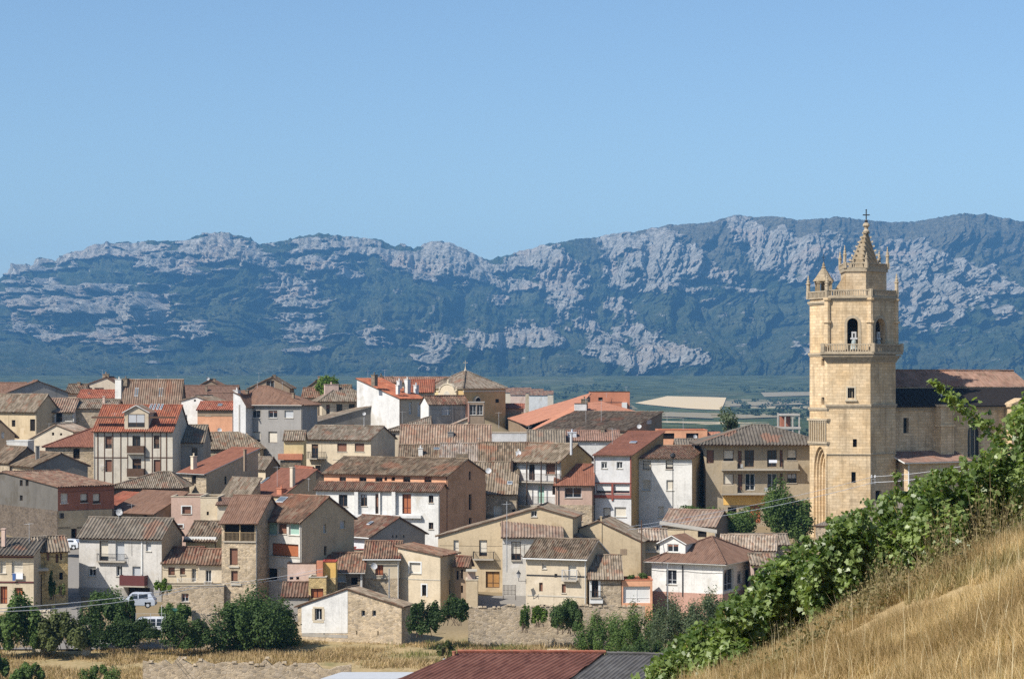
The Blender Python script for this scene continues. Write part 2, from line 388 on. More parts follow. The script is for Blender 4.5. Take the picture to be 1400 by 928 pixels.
# kind -> (frame, pane, pane name, depth, mullions)
WK = dict(d=('brownwood','glass','pane',1), w=('whitepaint','glass','pane',1), b=('brownwood','creamblind','blind',0), g=('whitepaint','greyblind','blind',0), s=('brownwood','shutter','shutter',0),
          r=('brownwood','redshutter','shutter',0), o=('darkwood','dark','pane',0), D=('brownwood','door','leaf',1), W=('whitepaint','whitepaint','leaf',1), G=('whitepaint','green','shutter',0), p=('whitepaint','creamblind','blind',0),
          m=('steel','glass','pane',1), x=('redbeam','whitepaint','blind',0), n=('redpaint','redshutter','leaf',1))
def window(root, o, e, s0, s1, z0, z1, k, cut, rec):
    w, h = s1-s0, z1-z0
    if cut: d1, d0 = -rec+.07, -rec
    else: d1, d0 = .07, .006
    fr, pn, pnm, mul = WK[k]
    isdoor = k in 'DW' or (k in 'n')
    mb = MB(); t = min(.09, w*.14)
    fbox(mb, o, e, s0, s0+t, d0, d1, z0, z1); fbox(mb, o, e, s1-t, s1, d0, d1, z0, z1)
    fbox(mb, o, e, s0+t, s1-t, d0, d1, z1-t, z1); fbox(mb, o, e, s0+t, s1-t, d0, d1, z0, z0+t)
    if mul and w > .55:
        fbox(mb, o, e, (s0+s1)/2-t*.45, (s0+s1)/2+t*.45, d0+.004, d1-.004, z0+t, z1-t)
        if h > 1.7: fbox(mb, o, e, s0+t, s1-t, d0+.006, d1-.006, z0+h*.3-t*.3, z0+h*.3+t*.3)
    f = mb.build('door' if isdoor else 'window', M(fr), root)
    q = MB()
    fbox(q, o, e, s0+t*.5, s1-t*.5, d0+.005, d0+.025, z0+t*.5, z1-t*.5)
    if k in 'bgsrGpx':   # roller blinds and shutters: closed most of the way, glass under the gap
        q = MB(); gap = {'b':.18,'g':.0,'s':0,'r':0,'G':0,'p':.0,'x':.22}[k]*(h if rnd.random() < .6 or k == 'x' else 0)
        fbox(q, o, e, s0+t, s1-t, d0+.01, d0+.05, z0+t+gap, z1-t)
        for i in range(int(h/.16)):
            zz = z0+t+gap+.02+i*.16
            if zz < z1-t-.1: fbox(q, o, e, s0+t, s1-t, d0+.05, d0+.058, zz, zz+.11)
        if gap > .05:
            g = MB(); fbox(g, o, e, s0+t, s1-t, d0+.005, d0+.02, z0+t, z0+t+gap); g.build('pane', M('glass'), f)
    q.build(pnm, M(pn), f)
    if k in 'dwm' and w > .6 and h > .9 and rnd.random() < .38:
        b = MB(); fr_ = rnd.choice((.25,.35,.5,.65)); fbox(b, o, e, s0+t, s1-t, d0+.03, d0+.06, z1-t-(h-2*t)*fr_, z1-t); b.build('blind', M(rnd.choice(('creamblind','greyblind','shutter','brownwood'))), f)
    if not isdoor and h < 1.9 and w > .5 and k not in 'o':
        sl = MB(); fbox(sl, o, e, s0-.08, s1+.08, -.02 if cut else .0, .10, z0-.09, z0-.004); sl.build('sill', M('sill'), f)
    return f

HOUSES = {}
def house(label, x0, x1, ye, yb, yr=None, t='E', x2=None, th=None, D=9.0, wall_='cream', roof='old', wins=(), side=(), oh=.45, rf=.5, chim=(), prof=None, Y=None,
          base=None, low=None, sidewall=None, per=None, amp=None, sag=.08, ant=(), dish=(), sky=(), box=(), balc=(), name='house', cat='house', fascia='brownwood', hi=None, yrear=None, group='houses of the hillside village', xapex=None, surround=None, gut=False, os=.22, zlow=1.6):
    Y = Y or Yof(yb)
    if per is None: per = .27 if roof in SMOOTHR else (.46 if roof in ('stripe','stripered','grey') else .38)
    if amp is None: amp = .045 if roof in SMOOTHR else (.15 if roof in ('stripe','stripered','grey') else .11)
    if th is None: th = 0 if x2 is None else (-24 if x2 > x1 else 24)
    th = R(th); a = Vector((math.cos(th), math.sin(th), 0)); b = Vector((-math.sin(th), math.cos(th), 0))
    k0, k1 = (x0-CX)/F, (x1-CX)/F
    right = th <= 0
    zb = -(yb-HY)/F*Y
    if right:
        C1 = Vector((k1*Y, Y, zb)); W = (C1.x-k0*C1.y)/(a.x-k0*a.y); C0 = C1-a*W; near = C1
    else:
        C0 = Vector((k0*Y, Y, zb)); W = (k1*C0.y-C0.x)/(a.x-k1*a.y); near = C0
    if x2 is not None:
        k2 = (x2-CX)/F; D = (k2*near.y-near.x)/(b.x-k2*b.y)
    W = abs(W); D = abs(D)
    root = empty(name, C0, th, label, cat, group)
    zof = lambda row, yy: -(row-HY)/F*yy-zb
    def fac(px, row):
        k = (px-CX)/F; u = (k*C0.y-C0.x)/(a.x-k*a.y); return u, zof(row, C0.y+u*a.y)
    def sid(px, row):
        k = (px-CX)/F; v = (k*near.y-near.x)/(b.x-k*b.y); return v, zof(row, near.y+v*b.y)
    ze = zof(ye, near.y)
    z0 = -zlow
    sidemode = x2 is not None
    # profiles
    if t == 'E':
        zr = zof(yr, near.y+b.y*D*rf); rear = ze if yrear is None else zof(yrear, near.y+b.y*D)
        fp = [(0,ze),(W,ze)]; sp = [(0,ze),(D*rf,zr),(D,rear)]; bp = [(0,rear),(W,rear)]
    elif t == 'S':
        zr = zof(yr, near.y+b.y*D); fp = [(0,ze),(W,ze)]; sp = [(0,ze),(D,zr)]; bp = [(0,zr),(W,zr)]
    elif t == 'G':
        fp = [fac(px, row) for px, row in prof]; s_ = fp[0][0]; e_ = fp[-1][0]
        fp = [((u-s_)*W/(e_-s_), z) for u, z in fp]; sp = None; bp = [(W-u, z) for u, z in fp[::-1]]
        ze = min(z for _, z in fp)
    elif t in 'HF':
        zr = zof(yr, near.y+b.y*D*rf) if yr else ze
        fp = [(0,ze),(W,ze)]; sp = [(0,ze),(D,ze)]; bp = fp
    spR = sp or [(0,fp[-1][1]),(D,fp[-1][1])]; spL = sp or [(0,fp[0][1]),(D,fp[0][1])]
    rec = .30
    FE = ((0,0),(1,0)); SE = ((W,0),(0,1)) if right else ((0,D),(0,-1))
    fh, fw, sh, sw = [], [], [], []
    for (px,row,w,h,k) in wins:
        u0, za = fac(px, row+h); u1, zt = fac(px+w, row)
        fw.append((max(u0,.05), min(u1,W-.05), za, zt, k))
    for (px,row,w,h,k) in side:
        v0, za = sid(px, row+h); v1, zt = sid(px+w, row)
        if not right: v0, v1 = D-v0, D-v1
        v0, v1 = min(v0,v1), max(v0,v1)
        sw.append((max(v0,.05), min(v1,D-.05), za, zt, k))
    mats = [wall(wall_)]
    if sidewall: mats.append(wall(sidewall))
    lowi = 0
    mb = MB()
    spX = spR if right else [(D-v, z) for v, z in spL[::-1]]
    fcut = panel(mb, FE[0], FE[1], fp, z0, [(s0,s1,za,zt,rec) for s0,s1,za,zt,k in fw])
    scut = panel(mb, SE[0], SE[1], spX, z0, [(s0,s1,za,zt,rec) for s0,s1,za,zt,k in sw], 1 if sidewall else 0, 1 if sidewall else 0)
    if right: panel(mb, (0,D), (0,-1), [(D-v,z) for v,z in spL[::-1]], z0)
    else: panel(mb, (W,0), (0,1), spR, z0)
    panel(mb, (W,D), (-1,0), bp, z0)
    if t in 'F': mb.face([(0,0,ze-.4),(W,0,ze-.4),(W,D,ze-.4),(0,D,ze-.4)])
    mb.build('wall', mats, root)
    if low:   # plinth or lower storey in another finish, 3 cm proud of the wall
        q = MB(); zl = zof(low[1], near.y)
        hol = [(s0,s1,max(za,z0),min(zt,zl),0) for s0,s1,za,zt,k in fw if za < zl]
        def strips(o, e, L, hs, dd=.03):
            cuts = sorted(set([-dd, L+dd]+[h[0] for h in hs]+[h[1] for h in hs]))
            for s0, s1 in zip(cuts, cuts[1:]):
                blk = [h for h in hs if h[0]-1e-4 <= s0 and s1 <= h[1]+1e-4]
                if not blk: fbox(q, o, e, s0, s1, -.02, dd, z0, zl)
                else:
                    h = blk[0]
                    if h[2]-z0 > .05: fbox(q, o, e, s0, s1, -.02, dd, z0, h[2])
                    if zl-h[3] > .05: fbox(q, o, e, s0, s1, -.02, dd, h[3], zl)
        strips(FE[0], FE[1], W, hol); strips(SE[0], SE[1], D, [(s0,s1,za,min(zt,zl),0) for s0,s1,za,zt,k in sw if za < zl])
        q.build('plinth', wall(low[0]), root)
    for s0,s1,za,zt,k in fw:
        cut = any(abs(h[0]-s0) < 1e-6 and abs(h[2]-za) < 1e-6 for h in fcut)
        f = window(root, FE[0], FE[1], s0, s1, za, zt, k, cut, rec)
        if surround:
            q = MB(); tt = .16
            for bx in ((s0-tt,s0,za-.1,zt+tt),(s1,s1+tt,za-.1,zt+tt),(s0,s1,zt,zt+tt)): fbox(q, FE[0], FE[1], bx[0], bx[1], -.02, .035, bx[2], bx[3])
            q.build('surround', M(surround), f)
    for s0,s1,za,zt,k in sw:
        cut = any(abs(h[0]-s0) < 1e-6 and abs(h[2]-za) < 1e-6 for h in scut)
        window(root, SE[0], SE[1], s0, s1, za, zt, k, cut, rec)
    # roof
    rb = MB(); sd = rnd.randrange(1000)
    tp = lambda poly, e: tile_plane(rb, poly, e, per, amp, sag, .11, sd, 0)
    tops = lambda v: ze
    T = .12
    if t == 'E':
        mf = (zr-ze)/(D*rf); mr = (zr-rear)/(D*(1-rf))
        tp([(-os,-oh,ze-oh*mf+T),(W+os,-oh,ze-oh*mf+T),(W+os,D*rf,zr+T),(-os,D*rf,zr+T)], (1,0,0))
        tp([(W+os,D+oh,rear-oh*mr+T),(-os,D+oh,rear-oh*mr+T),(-os,D*rf,zr+T),(W+os,D*rf,zr+T)], (-1,0,0))
        ridge(rb, (-os,D*rf,zr+T+.05), (W+os,D*rf,zr+T+.05))
        tops = lambda v: ze+mf*v if v < D*rf else zr-(v-D*rf)*mr
    elif t == 'S':
        mf = (zr-ze)/D
        tp([(-os,-oh,ze-oh*mf+T),(W+os,-oh,ze-oh*mf+T),(W+os,D+.15,zr+.15*mf+T),(-os,D+.15,zr+.15*mf+T)], (1,0,0))
        ridge(rb, (-os,D+.15,zr+T+.05), (W+os,D+.15,zr+T+.05), .1)
        tops = lambda v: ze+mf*v
    elif t == 'G':
        for i, ((u0,za),(u1,zb_)) in enumerate(zip(fp, fp[1:])):
            m = (zb_-za)/(u1-u0); q0, w0, q1, w1 = u0, za, u1, zb_
            if i == 0: q0 -= oh; w0 -= oh*m
            if i == len(fp)-2: q1 += oh; w1 += oh*m
            tp([(q0,-os,w0+T),(q1,-os,w1+T),(q1,D+.2,w1+T),(q0,D+.2,w0+T)], (0,1,0))
        for (u,z) in fp[1:-1]:
            ridge(rb, (u,-os,z+T+.05), (u,D+.2,z+T+.05))
        if fp[0][1] > fp[-1][1] and len(fp) == 2: ridge(rb, (-oh,-os,fp[0][1]+T+.06), (-oh,D,fp[0][1]+T+.06), .1)
        def tops(v): return max(z for _, z in fp)-.5
    elif t == 'H':
        hh = hi if hi is not None else min(W*.5, D*rf*1.05)
        hL, hR = (hh if hasattr(hh, '__len__') else (hh, hh)); zz = ze-.1+T
        A,B_,C_,E_ = (-oh,-oh,zz),(W+oh,-oh,zz),(W+oh,D+oh,zz),(-oh,D+oh,zz)
        r0, r1 = (hL,D*rf,zr+T), (max(W-hR, hL+.02),D*rf,zr+T)
        tp([A,B_,r1,r0], (1,0,0)); tp([C_,E_,r0,r1], (-1,0,0)); tp([B_,C_,r1], (0,1,0)); tp([E_,A,r0], (0,-1,0))
        for p, q in ((A,r0),(B_,r1),(C_,r1),(E_,r0),(r0,r1)):
            if (Vector(p)-Vector(q)).length > .3: ridge(rb, Vector(p)+Vector((0,0,.05)), Vector(q)+Vector((0,0,.05)), .12)
        tops = lambda v: ze+(zr-ze)*min(1,v/(D*rf))
    elif t == 'F':
        for bx in ((-.06,-.06,W+.06,.18),(-.06,D-.18,W+.06,D+.06),(-.06,.18,.18,D-.18),(W-.18,.18,W+.06,D-.18)):
            rb.box((bx[0],bx[1],ze+.002),(bx[2],bx[3],ze+.11))
    if t == 'F': ro = rb.build('parapet', M(fascia) if fascia != 'brownwood' else M('stonetrim'), root)
    else: ro = rb.build('roof', [roofm(roof), M(fascia)], root, smooth=False)
    if gut and t in 'ESH':
        g = MB(); zz = ze-.02; 
        g.tube((-os,-oh-.07,zz-(oh*.3 if t!='H' else 0)), (W+os,-oh-.07,zz-(oh*.3 if t!='H' else 0)), .075, 6)
        g.tube((W-.15,-.09,zz-.1), (W-.15,-.09,.2), .05, 6); g.build('gutter', M('pipe' if gut is True else gut), root)
    if t in 'ESH' and not gut and W > 3.5 and ze > 3.5 and name == 'house':
        r_ = rnd.random()
        if r_ < .6:
            g = MB(); u_ = .12 if rnd.random() < .5 else W-.12; g.tube((u_,-.08,ze-.25),(u_,-.08,.1), .045, 6); g.tube((u_,-.08,ze-.25),(u_,-oh+.05,ze-.05), .045, 6); g.build('drain_pipe', M(rnd.choice(('pipe','pipe','greypaint','brownwood'))), root)
        if r_ > .3:
            g = MB(); zc = ze-rnd.uniform(.5,1.1); n_ = 8; pts_ = [(W*i/n_, -.05, zc-.12*math.sin(math.pi*(i%4)/4)) for i in range(n_+1)]
            for p_, q_ in zip(pts_, pts_[1:]): g.tube(p_, q_, .018, 4, cap=False)
            u_ = W*rnd.uniform(.2,.8); g.tube((u_,-.04,zc-.1),(u_,-.04,max(.2,zc-rnd.uniform(1.5,4))), .016, 4); g.build('wall_cable', M('black'), root)
    # things on the roof
    vm = D*rf*.55
    def onroof(px, frac): 
        v = D*rf*frac; yy = C0.y; k = (px-CX)/F
        # u so that the column px is met at depth v
        u = (k*(C0.y+v*b.y)-(C0.x+v*b.x))/(a.x-k*a.y); return u, v
    for c in chim:
        px, yt, w, yb_, mt = c[:5]; fr = c[5] if len(c) > 5 else .9
        u, v = onroof(px, fr); yy = near.y+v*b.y; zt = zof(yt, yy); zl = min(zof(yb_, yy), zt-.4)-.8; ww = w*yy/F/2
        q = MB(); dd = min(ww*1.1, .55)
        q.box((u-ww,v-dd,zl),(u+ww,v+dd,zt-.12)); q.box((u-ww-.08,v-dd-.08,zt-.12),(u+ww+.08,v+dd+.08,zt-.02))
        if mt != 'steelpipe' and ww > .3:
            q.lathe((u-.01,v,zt-.02), [(.14,0),(.12,.35),(.17,.36),(.17,.42),(0,.45)], 8)
        q.build('chimney', wall(mt) if mt in WALLC else M(mt), ro)
    for c in ant:
        px, yt = c[:2]; fr = c[2] if len(c) > 2 else .85
        u, v = onroof(px, fr); yy = near.y+v*b.y; zt = zof(yt, yy); zl = tops(v)-.1
        q = MB(); q.tube((u,v,min(zl,zt-1.0)),(u,v,zt), .025, 5)
        az = rnd.uniform(-.9,.9); dx, dy = math.cos(az), math.sin(az)
        q.tube((u-dx*.6,v-dy*.6,zt-.15),(u+dx*.6,v+dy*.6,zt-.15), .015, 4)
        for i in range(7):
            s = -.6+i*.2; l = .3-.02*i
            q.tube((u+dx*s+dy*l,v+dy*s-dx*l,zt-.15),(u+dx*s-dy*l,v+dy*s+dx*l,zt-.15), .01, 4)
        q.build('antenna', M('steel'), ro)
    for c in dish:
        px, row = c[:2]; fr = c[2] if len(c) > 2 else .4; rr = c[3] if len(c) > 3 else .42
        u, v = onroof(px, fr); yy = near.y+v*b.y; zc = zof(row, yy)
        q = MB(); n = 14
        ax = Vector((.35,-.85,.4)).normalized(); s1 = ax.orthogonal().normalized(); s2 = ax.cross(s1)
        prev = None
        for r_, dp in ((0,0),(.5*rr,.04),(rr,.14)):
            ring = [Vector((u,v,zc))+s1*math.cos(6.2832*i/n)*r_+s2*math.sin(6.2832*i/n)*r_+ax*dp for i in range(n)]
            if prev: 
                for i in range(n): q.face([prev[i], prev[(i+1)%n], ring[(i+1)%n], ring[i]] if r_ > .5*rr else [ring[i], prev[0], ring[(i+1)%n]])
            prev = ring
        q.tube((u,v,zc),(u,v+.15,min(zc-.6,tops(v))), .03, 5); q.tube(Vector((u,v,zc))+s2*rr*.9+ax*.1, Vector((u,v,zc))+ax*.5, .015, 4)
        q.build('satellite_dish', M('dish'), ro)
    for c in sky:   # skylights and solar panels lying on the front slope
        px, row, w, h = c[:4]; mt = c[4] if len(c) > 4 else 'glass'
        # find v on the slope from the row
        best = None
        for i in range(200):
            v = D*rf*i/200; u, _ = onroof(px, v/(D*rf)); yy = C0.y+u*a.y+v*b.y
            er = abs(zof(row, yy)-(tops(v)+T))
            if best is None or er < best[0]: best = (er, u, v, yy)
        _, u, v, yy = best; ww = w*yy/F/2; m = (tops(v+.1)-tops(v))/.1; ll = max(.5, h*yy/F/ max(.3, abs(m)+.05))/2
        q = MB(); zc = tops(v)+T+.09
        P = lambda du, dv, dz: (u+du, v+dv, zc+m*dv+dz)
        q.hexa([P(-ww,-ll,0),P(ww,-ll,0),P(ww,ll,0),P(-ww,ll,0),P(-ww,-ll,.1),P(ww,-ll,.1),P(ww,ll,.1),P(-ww,ll,.1)])
        f = q.build('skylight' if mt == 'glass' else 'solar_panel', M('greypaint' if mt == 'glass' else 'steel'), ro)
        g = MB(); i_ = .07; g.hexa([P(-ww+i_,-ll+i_,.1),P(ww-i_,-ll+i_,.1),P(ww-i_,ll-i_,.1),P(-ww+i_,ll-i_,.1),P(-ww+i_,-ll+i_,.115),P(ww-i_,-ll+i_,.115),P(ww-i_,ll-i_,.115),P(-ww+i_,ll-i_,.115)])
        g.build('pane', M('panel' if mt != 'glass' else 'panel'), f)
    # balconies: (px0, px1, row_rail, row_floor, depth, material[, solid])
    for c in balc:
        p0, p1, rt, rb_, dp, mt = c[:6]; solid = len(c) > 6 and c[6]
        u0, zt = fac(p0, rt); u1, _ = fac(p1, rt); _, zf = fac(p0, rb_)
        q = MB(); fbox(q, FE[0], FE[1], u0-.03, u1+.03, -.02, dp, zf-.16, zf); bo = q.build('balcony', M('slab'), root)
        q = MB()
        if solid:
            fbox(q, FE[0], FE[1], u0, u1, dp-.08, dp-.02, zf+.01, zt-.04); fbox(q, FE[0], FE[1], u0, u0+.06, .0, dp-.08, zf+.01, zt-.04); fbox(q, FE[0], FE[1], u1-.06, u1, .0, dp-.08, zf+.01, zt-.04)
        else:
            nb = max(3, int((u1-u0)/.16))
            for i in range(nb+1):
                s = u0+(u1-u0)*i/nb; fbox(q, FE[0], FE[1], s-.013, s+.013, dp-.06, dp-.034, zf, zt-.04)
            for i in range(1, int(dp/.16)):
                for s in (u0+.02, u1-.02): fbox(q, FE[0], FE[1], s-.013, s+.013, i*.16, i*.16+.026, zf, zt-.04)
        fbox(q, FE[0], FE[1], u0-.02, u1+.02, dp-.075, dp-.02, zt-.04, zt); fbox(q, FE[0], FE[1], u0-.02, u0+.035, 0, dp-.075, zt-.04, zt); fbox(q, FE[0], FE[1], u1-.035, u1+.02, 0, dp-.075, zt-.04, zt)
        q.build('railing', M(mt), bo)
    # boxes on the facade: (name, px0, px1, row_top, row_bot, d0, d1, material)
    for c in box:
        nm, p0, p1, rt, rb_, d0, d1, mt = c[:8]
        u0, zt = fac(p0, rt); u1, zz = fac(p1, rb_)
        q = MB(); fbox(q, FE[0], FE[1], u0, u1, d0, d1, zz, zt)
        q.build(nm, wall(mt) if mt in WALLC else M(mt), root)
    HOUSES[label] = dict(root=root, W=W, D=D, ze=ze, fac=fac, C0=C0, a=a, b=b, roof=ro)
    return HOUSES[label]
# ------------------------------------------------------------------ the houses, far rows first
H = house
# --- far left skyline
H('low brown roofed house with teal window at far left edge of skyline', -12,30,536,575,524, wall_='rose', roof='brown', D=7, wins=[(2,540,9,9,'m')])
H('big grey gable with dark brown verges rising above the left skyline', 4,10,537,592,521, x2=93, th=-62, wall_='midgrey', roof='brown', oh=.6)
H('small dark roofed house squeezed between grey gable and timber gable on skyline', 90,115,537,572,526, wall_='cream', roof='old', D=7, chim=[(108,522,4,527,'brown')])
H('pale attic house with timber boarded gable and dark blue windows on skyline', 112,164,528,566,t='G', prof=[(112,528),(145,516),(164,527)], wall_='pale', roof='brown', D=9, chim=[(145,511,8,517,'brown',.3)],
  wins=[(114,530,12,4.5,'m'),(129,530,13,4.5,'m')], ant=[(140,505,.4)])
H('salmon house with red roof in front of the timber boarded gable', 106,158,544,575,534, wall_='salmon', roof='newred', D=8, chim=[(122,537,3,543,'grey',.5)])
H('broad house with striped red brown roof, two skylights and white end chimney', 168,247,546,592,520, x2=253, th=-14, wall_='brown', roof='stripered', oh=.5, chim=[(172,517,7,522,'darkstone',.8),(163,518,9,550,'white',.45)], sky=[(187,537,6,3),(220,537,7,3)], ant=[(216,513)])
H('long low brown roofed house running behind the salmon terrace on skyline', 246,322,543,575,528, wall_='cream', roof='brown', D=9, chim=[(282,527,3,540,'brown',.5)])
H('little brown gabled attic with white dish on the skyline', 268,306,529,570,t='G', prof=[(268,529),(287,520),(306,529)], wall_='brown', roof='brown', D=8, dish=[(284,518,.2,.35)], chim=[(293,517,3,522,'brown',.4)])
H('brown gabled house with arched loft window and white ball on mast', 340,396,530,572,t='G', prof=[(340,531),(372,516),(396,530)], wall_='brown', roof='old', D=9, wins=[(364,520,11,11,'m')], chim=[(375,512,4,518,'brown',.3)], ant=[(354,509,.3)])
H('brown roof with dark red patch behind tan hipped house', 413,442,543,575,531, wall_='tan', roof='redmix', D=8)
H('small brown gable beside the bright green tree on skyline', 418,442,531,566,t='G', prof=[(418,531),(432,521),(442,524)], wall_='brown', roof='brown', D=7, chim=[(436,514,3,522,'brown',.3)])
H('little tan roof to the right of the green skyline tree', 455,478,536,566,527, wall_='tan', roof='old', D=7)
H('white gabled house with small round attic window behind salmon house', 248,283,548,598,t='G', prof=[(248,548),(268,542),(283,548)], th=-12, wall_='white', roof='light', D=9, wins=[(265,546,3,3,'m'),(252,567,4,8,'m')])
H('brown roofed house tucked between white gable and white chimney house', 281,322,550,585,538, wall_='cream', roof='brown', D=8)
H('salmon terrace house with brown attic band, red roof and satellite dish', 270,319,560,606,550, th=-6, wall_='salmon', roof='newred', D=6, box=[('attic_band',270,319,560.5,569,-.02,.05,'brown')], wins=[(281,563,7,5,'s')], sky=[(301,554,6,3)], dish=[(300,588,-.7,.42)])
H('narrow white house with tall white chimney beside grey apartment house', 319,336,547,640,t='G', prof=[(319,536),(329,541),(336,553)], th=-24, wall_='white', roof='brown', D=7, chim=[(324,533,7,560,'white',.15)], box=[('drain_pipe',326.5,328,553,592,.0,.12,'pipe')])
H('grey plain apartment house with two rows of square windows and hipped brown roof', 336,413,554,642,529, x2=434, th=-22, t='H', hi=(.6,8.2), wall_='midgrey', roof='brown', oh=.5, chim=[(338,533,4,550,'darkstone',.3),(401,537,3,548,'brown',.6)],
  wins=[(344,561,12,10,'m'),(367,561,12,10,'m'),(389,561,12,10,'g'),(344,590,12,14,'b'),(367,590,12,15,'b'),(389,590,12,15,'b')], gut=True, ant=[(352,521,.9),(386,522,.9)])
H('tan hipped house with salmon chimney block and two dark windows', 440,512,549,592,531, x2=432, th=14, t='H', hi=(3.5,4.5), wall_='cream', roof='light', oh=.8, chim=[(453,525,19,534,'rose',.9)], wins=[(460,552,8,13,'d'),(477,552,8,12,'d'),(446,553,5,16,'d')], side=[(433,552,4,16,'d')])
H('wide dark grey cement gable with pale capped verges', 428,556,566,600,t='G', prof=[(428,578),(518,553),(556,567)], th=26, wall_='grey', roof='light', D=8, oh=.3, fascia='concrete')
# --- centre skyline
H('red roofed long terrace far behind the white walled house', 515,612,523,560,516.5, wall_='cream', roof='pink', D=9, chim=[(521,513,4,518,'darkstone',.8),(535,514,3,518,'brown',.8)], ant=[(503,506,.7),(526,505,.7)])
H('white walled house with single red roof slope and small white chimneys', 546,580,545,600,518.5, x2=488, th=48, t='S', wall_='cream', sidewall='white', roof='red', D=16, oh=.5, chim=[(557,518,6,535,'white',.45),(546,520,5,526,'white',.6),(569,526,5,533,'white',.5),(544,526,4,533,'white',.25),(512,512,6,522,'darkstone',.92)], wins=[(559,549,4,17,'W'),(571,549,5,20,'W')])
H('red tiled house with white chimneys joining the old chapel', 556,592,536,580,520, wall_='cream', roof='red', D=10)
H('grey cement house with bright white end wall and blind window below the chapel', 586,640,552,612,542, x2=575, th=34, wall_='midgrey', sidewall='white', roof='redmix', oh=.3, wins=[(604,553,11,14,'g'),(628,554,8,18,'g')], box=[('drain_pipe',617.5,618.5,553,585,.0,.1,'pipe'),('terrace_post',636,640,552,576,.02,.3,'pinkbrick')], ant=[(612,560,-.3)])
H('glazed roof terrace block with terracotta posts in front of the chapel', 640,662,550,612,None, t='F', wall_='brown', D=6, fascia='concrete', wins=[(642,553,9,14,'m'),(652,553,8,14,'m')], box=[('terrace_post',639.5,641.5,551,577,.02,.15,'pinkbrick')])
H('cream low house with hipped tan roof and green shutter below grey gable', 530,587,589,625,570, t='H', hi=(7.5,3.0), rf=.6, wall_='cream', roof='light', D=9, wins=[(533,593,8,6,'o'),(551,592,8,8,'G')], ant=[(550,562,.6)])
H('yellow annex with old tile roof leaning on the grey apartment house', 388,415,601,660,590, wall_='yellow', roof='light', D=5, box=[('canopy_roof',381,414,620,628,.0,1.2,'terracotta'),('dark_lean_to',384,412,629,640,.0,.9,'darkstone')])
H('long cream house with old tile roof, iron balcony and brown shutters', 415,507,600,655,583.5, x2=540, th=-27, wall_='cream', roof='light', oh=.6, wins=[(426,607,9,20,'d'),(461,606,13,11,'s'),(485,606,13,11,'s'),(431,636,7,7,'o')], balc=[(423,445,617,626,.9,'iron')], dish=[(498,566,.9,.3)], ant=[(497,571,.9)], box=[('string_course',455,503,627.5,629,.0,.06,'sill')])
H('pale terrace wall block stepping down below the chapel', 598,650,571,612,t='G', prof=[(598,590),(650,568)], th=8, wall_='pale', roof='palemix', D=3, oh=.1)
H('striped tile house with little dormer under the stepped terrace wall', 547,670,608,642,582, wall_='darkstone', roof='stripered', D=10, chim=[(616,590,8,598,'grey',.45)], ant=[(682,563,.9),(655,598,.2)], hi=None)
H('whitewashed blank wall block below the orange roofed hall', 668,724,592,628,t='F', wall_='white', D=7, fascia='mortar', ant=[(723,582,.2)])
H('old brown roof with white dormer box above the salmon terrace', 545,612,631,658,609, wall_='brown', roof='old', D=9, chim=[(575,612,6,618,'white',.4)], sky=[(597,614,8,3)])
H('pale bleached tile roof with dark openings in the middle of the village', 602,684,637,662,607, wall_='stone', roof='palemix', D=9, box=[('roof_hatch',623,640,620,627,.2,.9,'darkstone')], ant=[(629,601,.5),(607,607,.5)])
H('old mottled roof with open dormer right of the bleached roof', 655,724,650,676,606, wall_='stone', roof='old', D=13, chim=[(709,617,7,625,'white',.6)])
# orange hall and friends
H('pink edged flat roof house with dark openings right of old tiles', 900,967,588,625,t='F', wall_='salmon', D=8, fascia='terracotta', wins=[(905,592,17,8,'o'),(938,592,17,9,'o')], ant=[(934,572,.3)], dish=[(950,597,-.1,.4)])
H('small orange roof beside flat roofed salmon house', 955,985,602,625,592, wall_='salmon', roof='orange', D=6)
H('old striped low roof behind white corner house', 925,972,611,640,601, wall_='tan', roof='stripe', D=6)
H('wide weathered tile roof sloping beneath the orange hall', 735,856,589,622,564, x2=905, th=-32, t='S', wall_='brown', roof='old', oh=.4, per=.3, ant=[(801,545,.8),(912,563,.95),(822,546,.9)], dish=[(874,583,.35,.42)], side=[(884,574,6,5,'g')])
H('pink tiled attic with two white dormer walls behind white facades', 766,847,602,640,589.5, wall_='white', roof='pink', D=8, chim=[(782,590,12,606,'bluewhite',.4),(824,585,5,592,'darkstone',.9)], ant=[(783,586,.5)])
H('narrow striped tile roof left of the pink attic', 722,772,610,645,589, wall_='stone', roof='stripe', D=9)
# --- left block, second rows
H('tan house with old tile roof and dark doorway at left edge', -15,50,560,606,540, x2=80, th=-34, wall_='tan', roof='light', oh=.6, wins=[(16,574,5,9,'o'),(41,573,7,16,'o'),(16,560.5,5,4,'o')])
H('gallery house with white upper front and striped tile roof', 50,101,562,602,545.5, wall_='white', roof='stripered', D=9, oh=.7, wins=[(58,563,12,13,'p'),(77,562,8,15,'o'),(86,563,13,13,'p')], balc=[(55,100,570,577,.6,'darkwood')], low=('stone',578))
H('tan stone house with long eave joining the gallery house', 101,158,558,600,547, wall_='stone', roof='light', D=9, chim=[(142,541,3,549,'rose',.6)])
H('pale plastered gable with patched wall below the tan stone house', 38,100,594,626,t='G', prof=[(36,602),(78,581),(104,590)], th=-10, wall_='pale', roof='palemix', D=8, ant=[(67,578,.1)], wins=[(71,591,3,4,'o'),(82,592,3,3,'o')])
H('dark boarded gable end at the left frame edge', -30,20,594,628,t='G', prof=[(-30,580),(-4,572),(20,594)], th=22, wall_='brown', roof='old', D=10, oh=.8, wins=[(2,590,4,9,'W')])
H('white rendered block with flat top under dark boarded gable', 9,38,603,640,t='F', wall_='white', D=5, fascia='whitepaint')
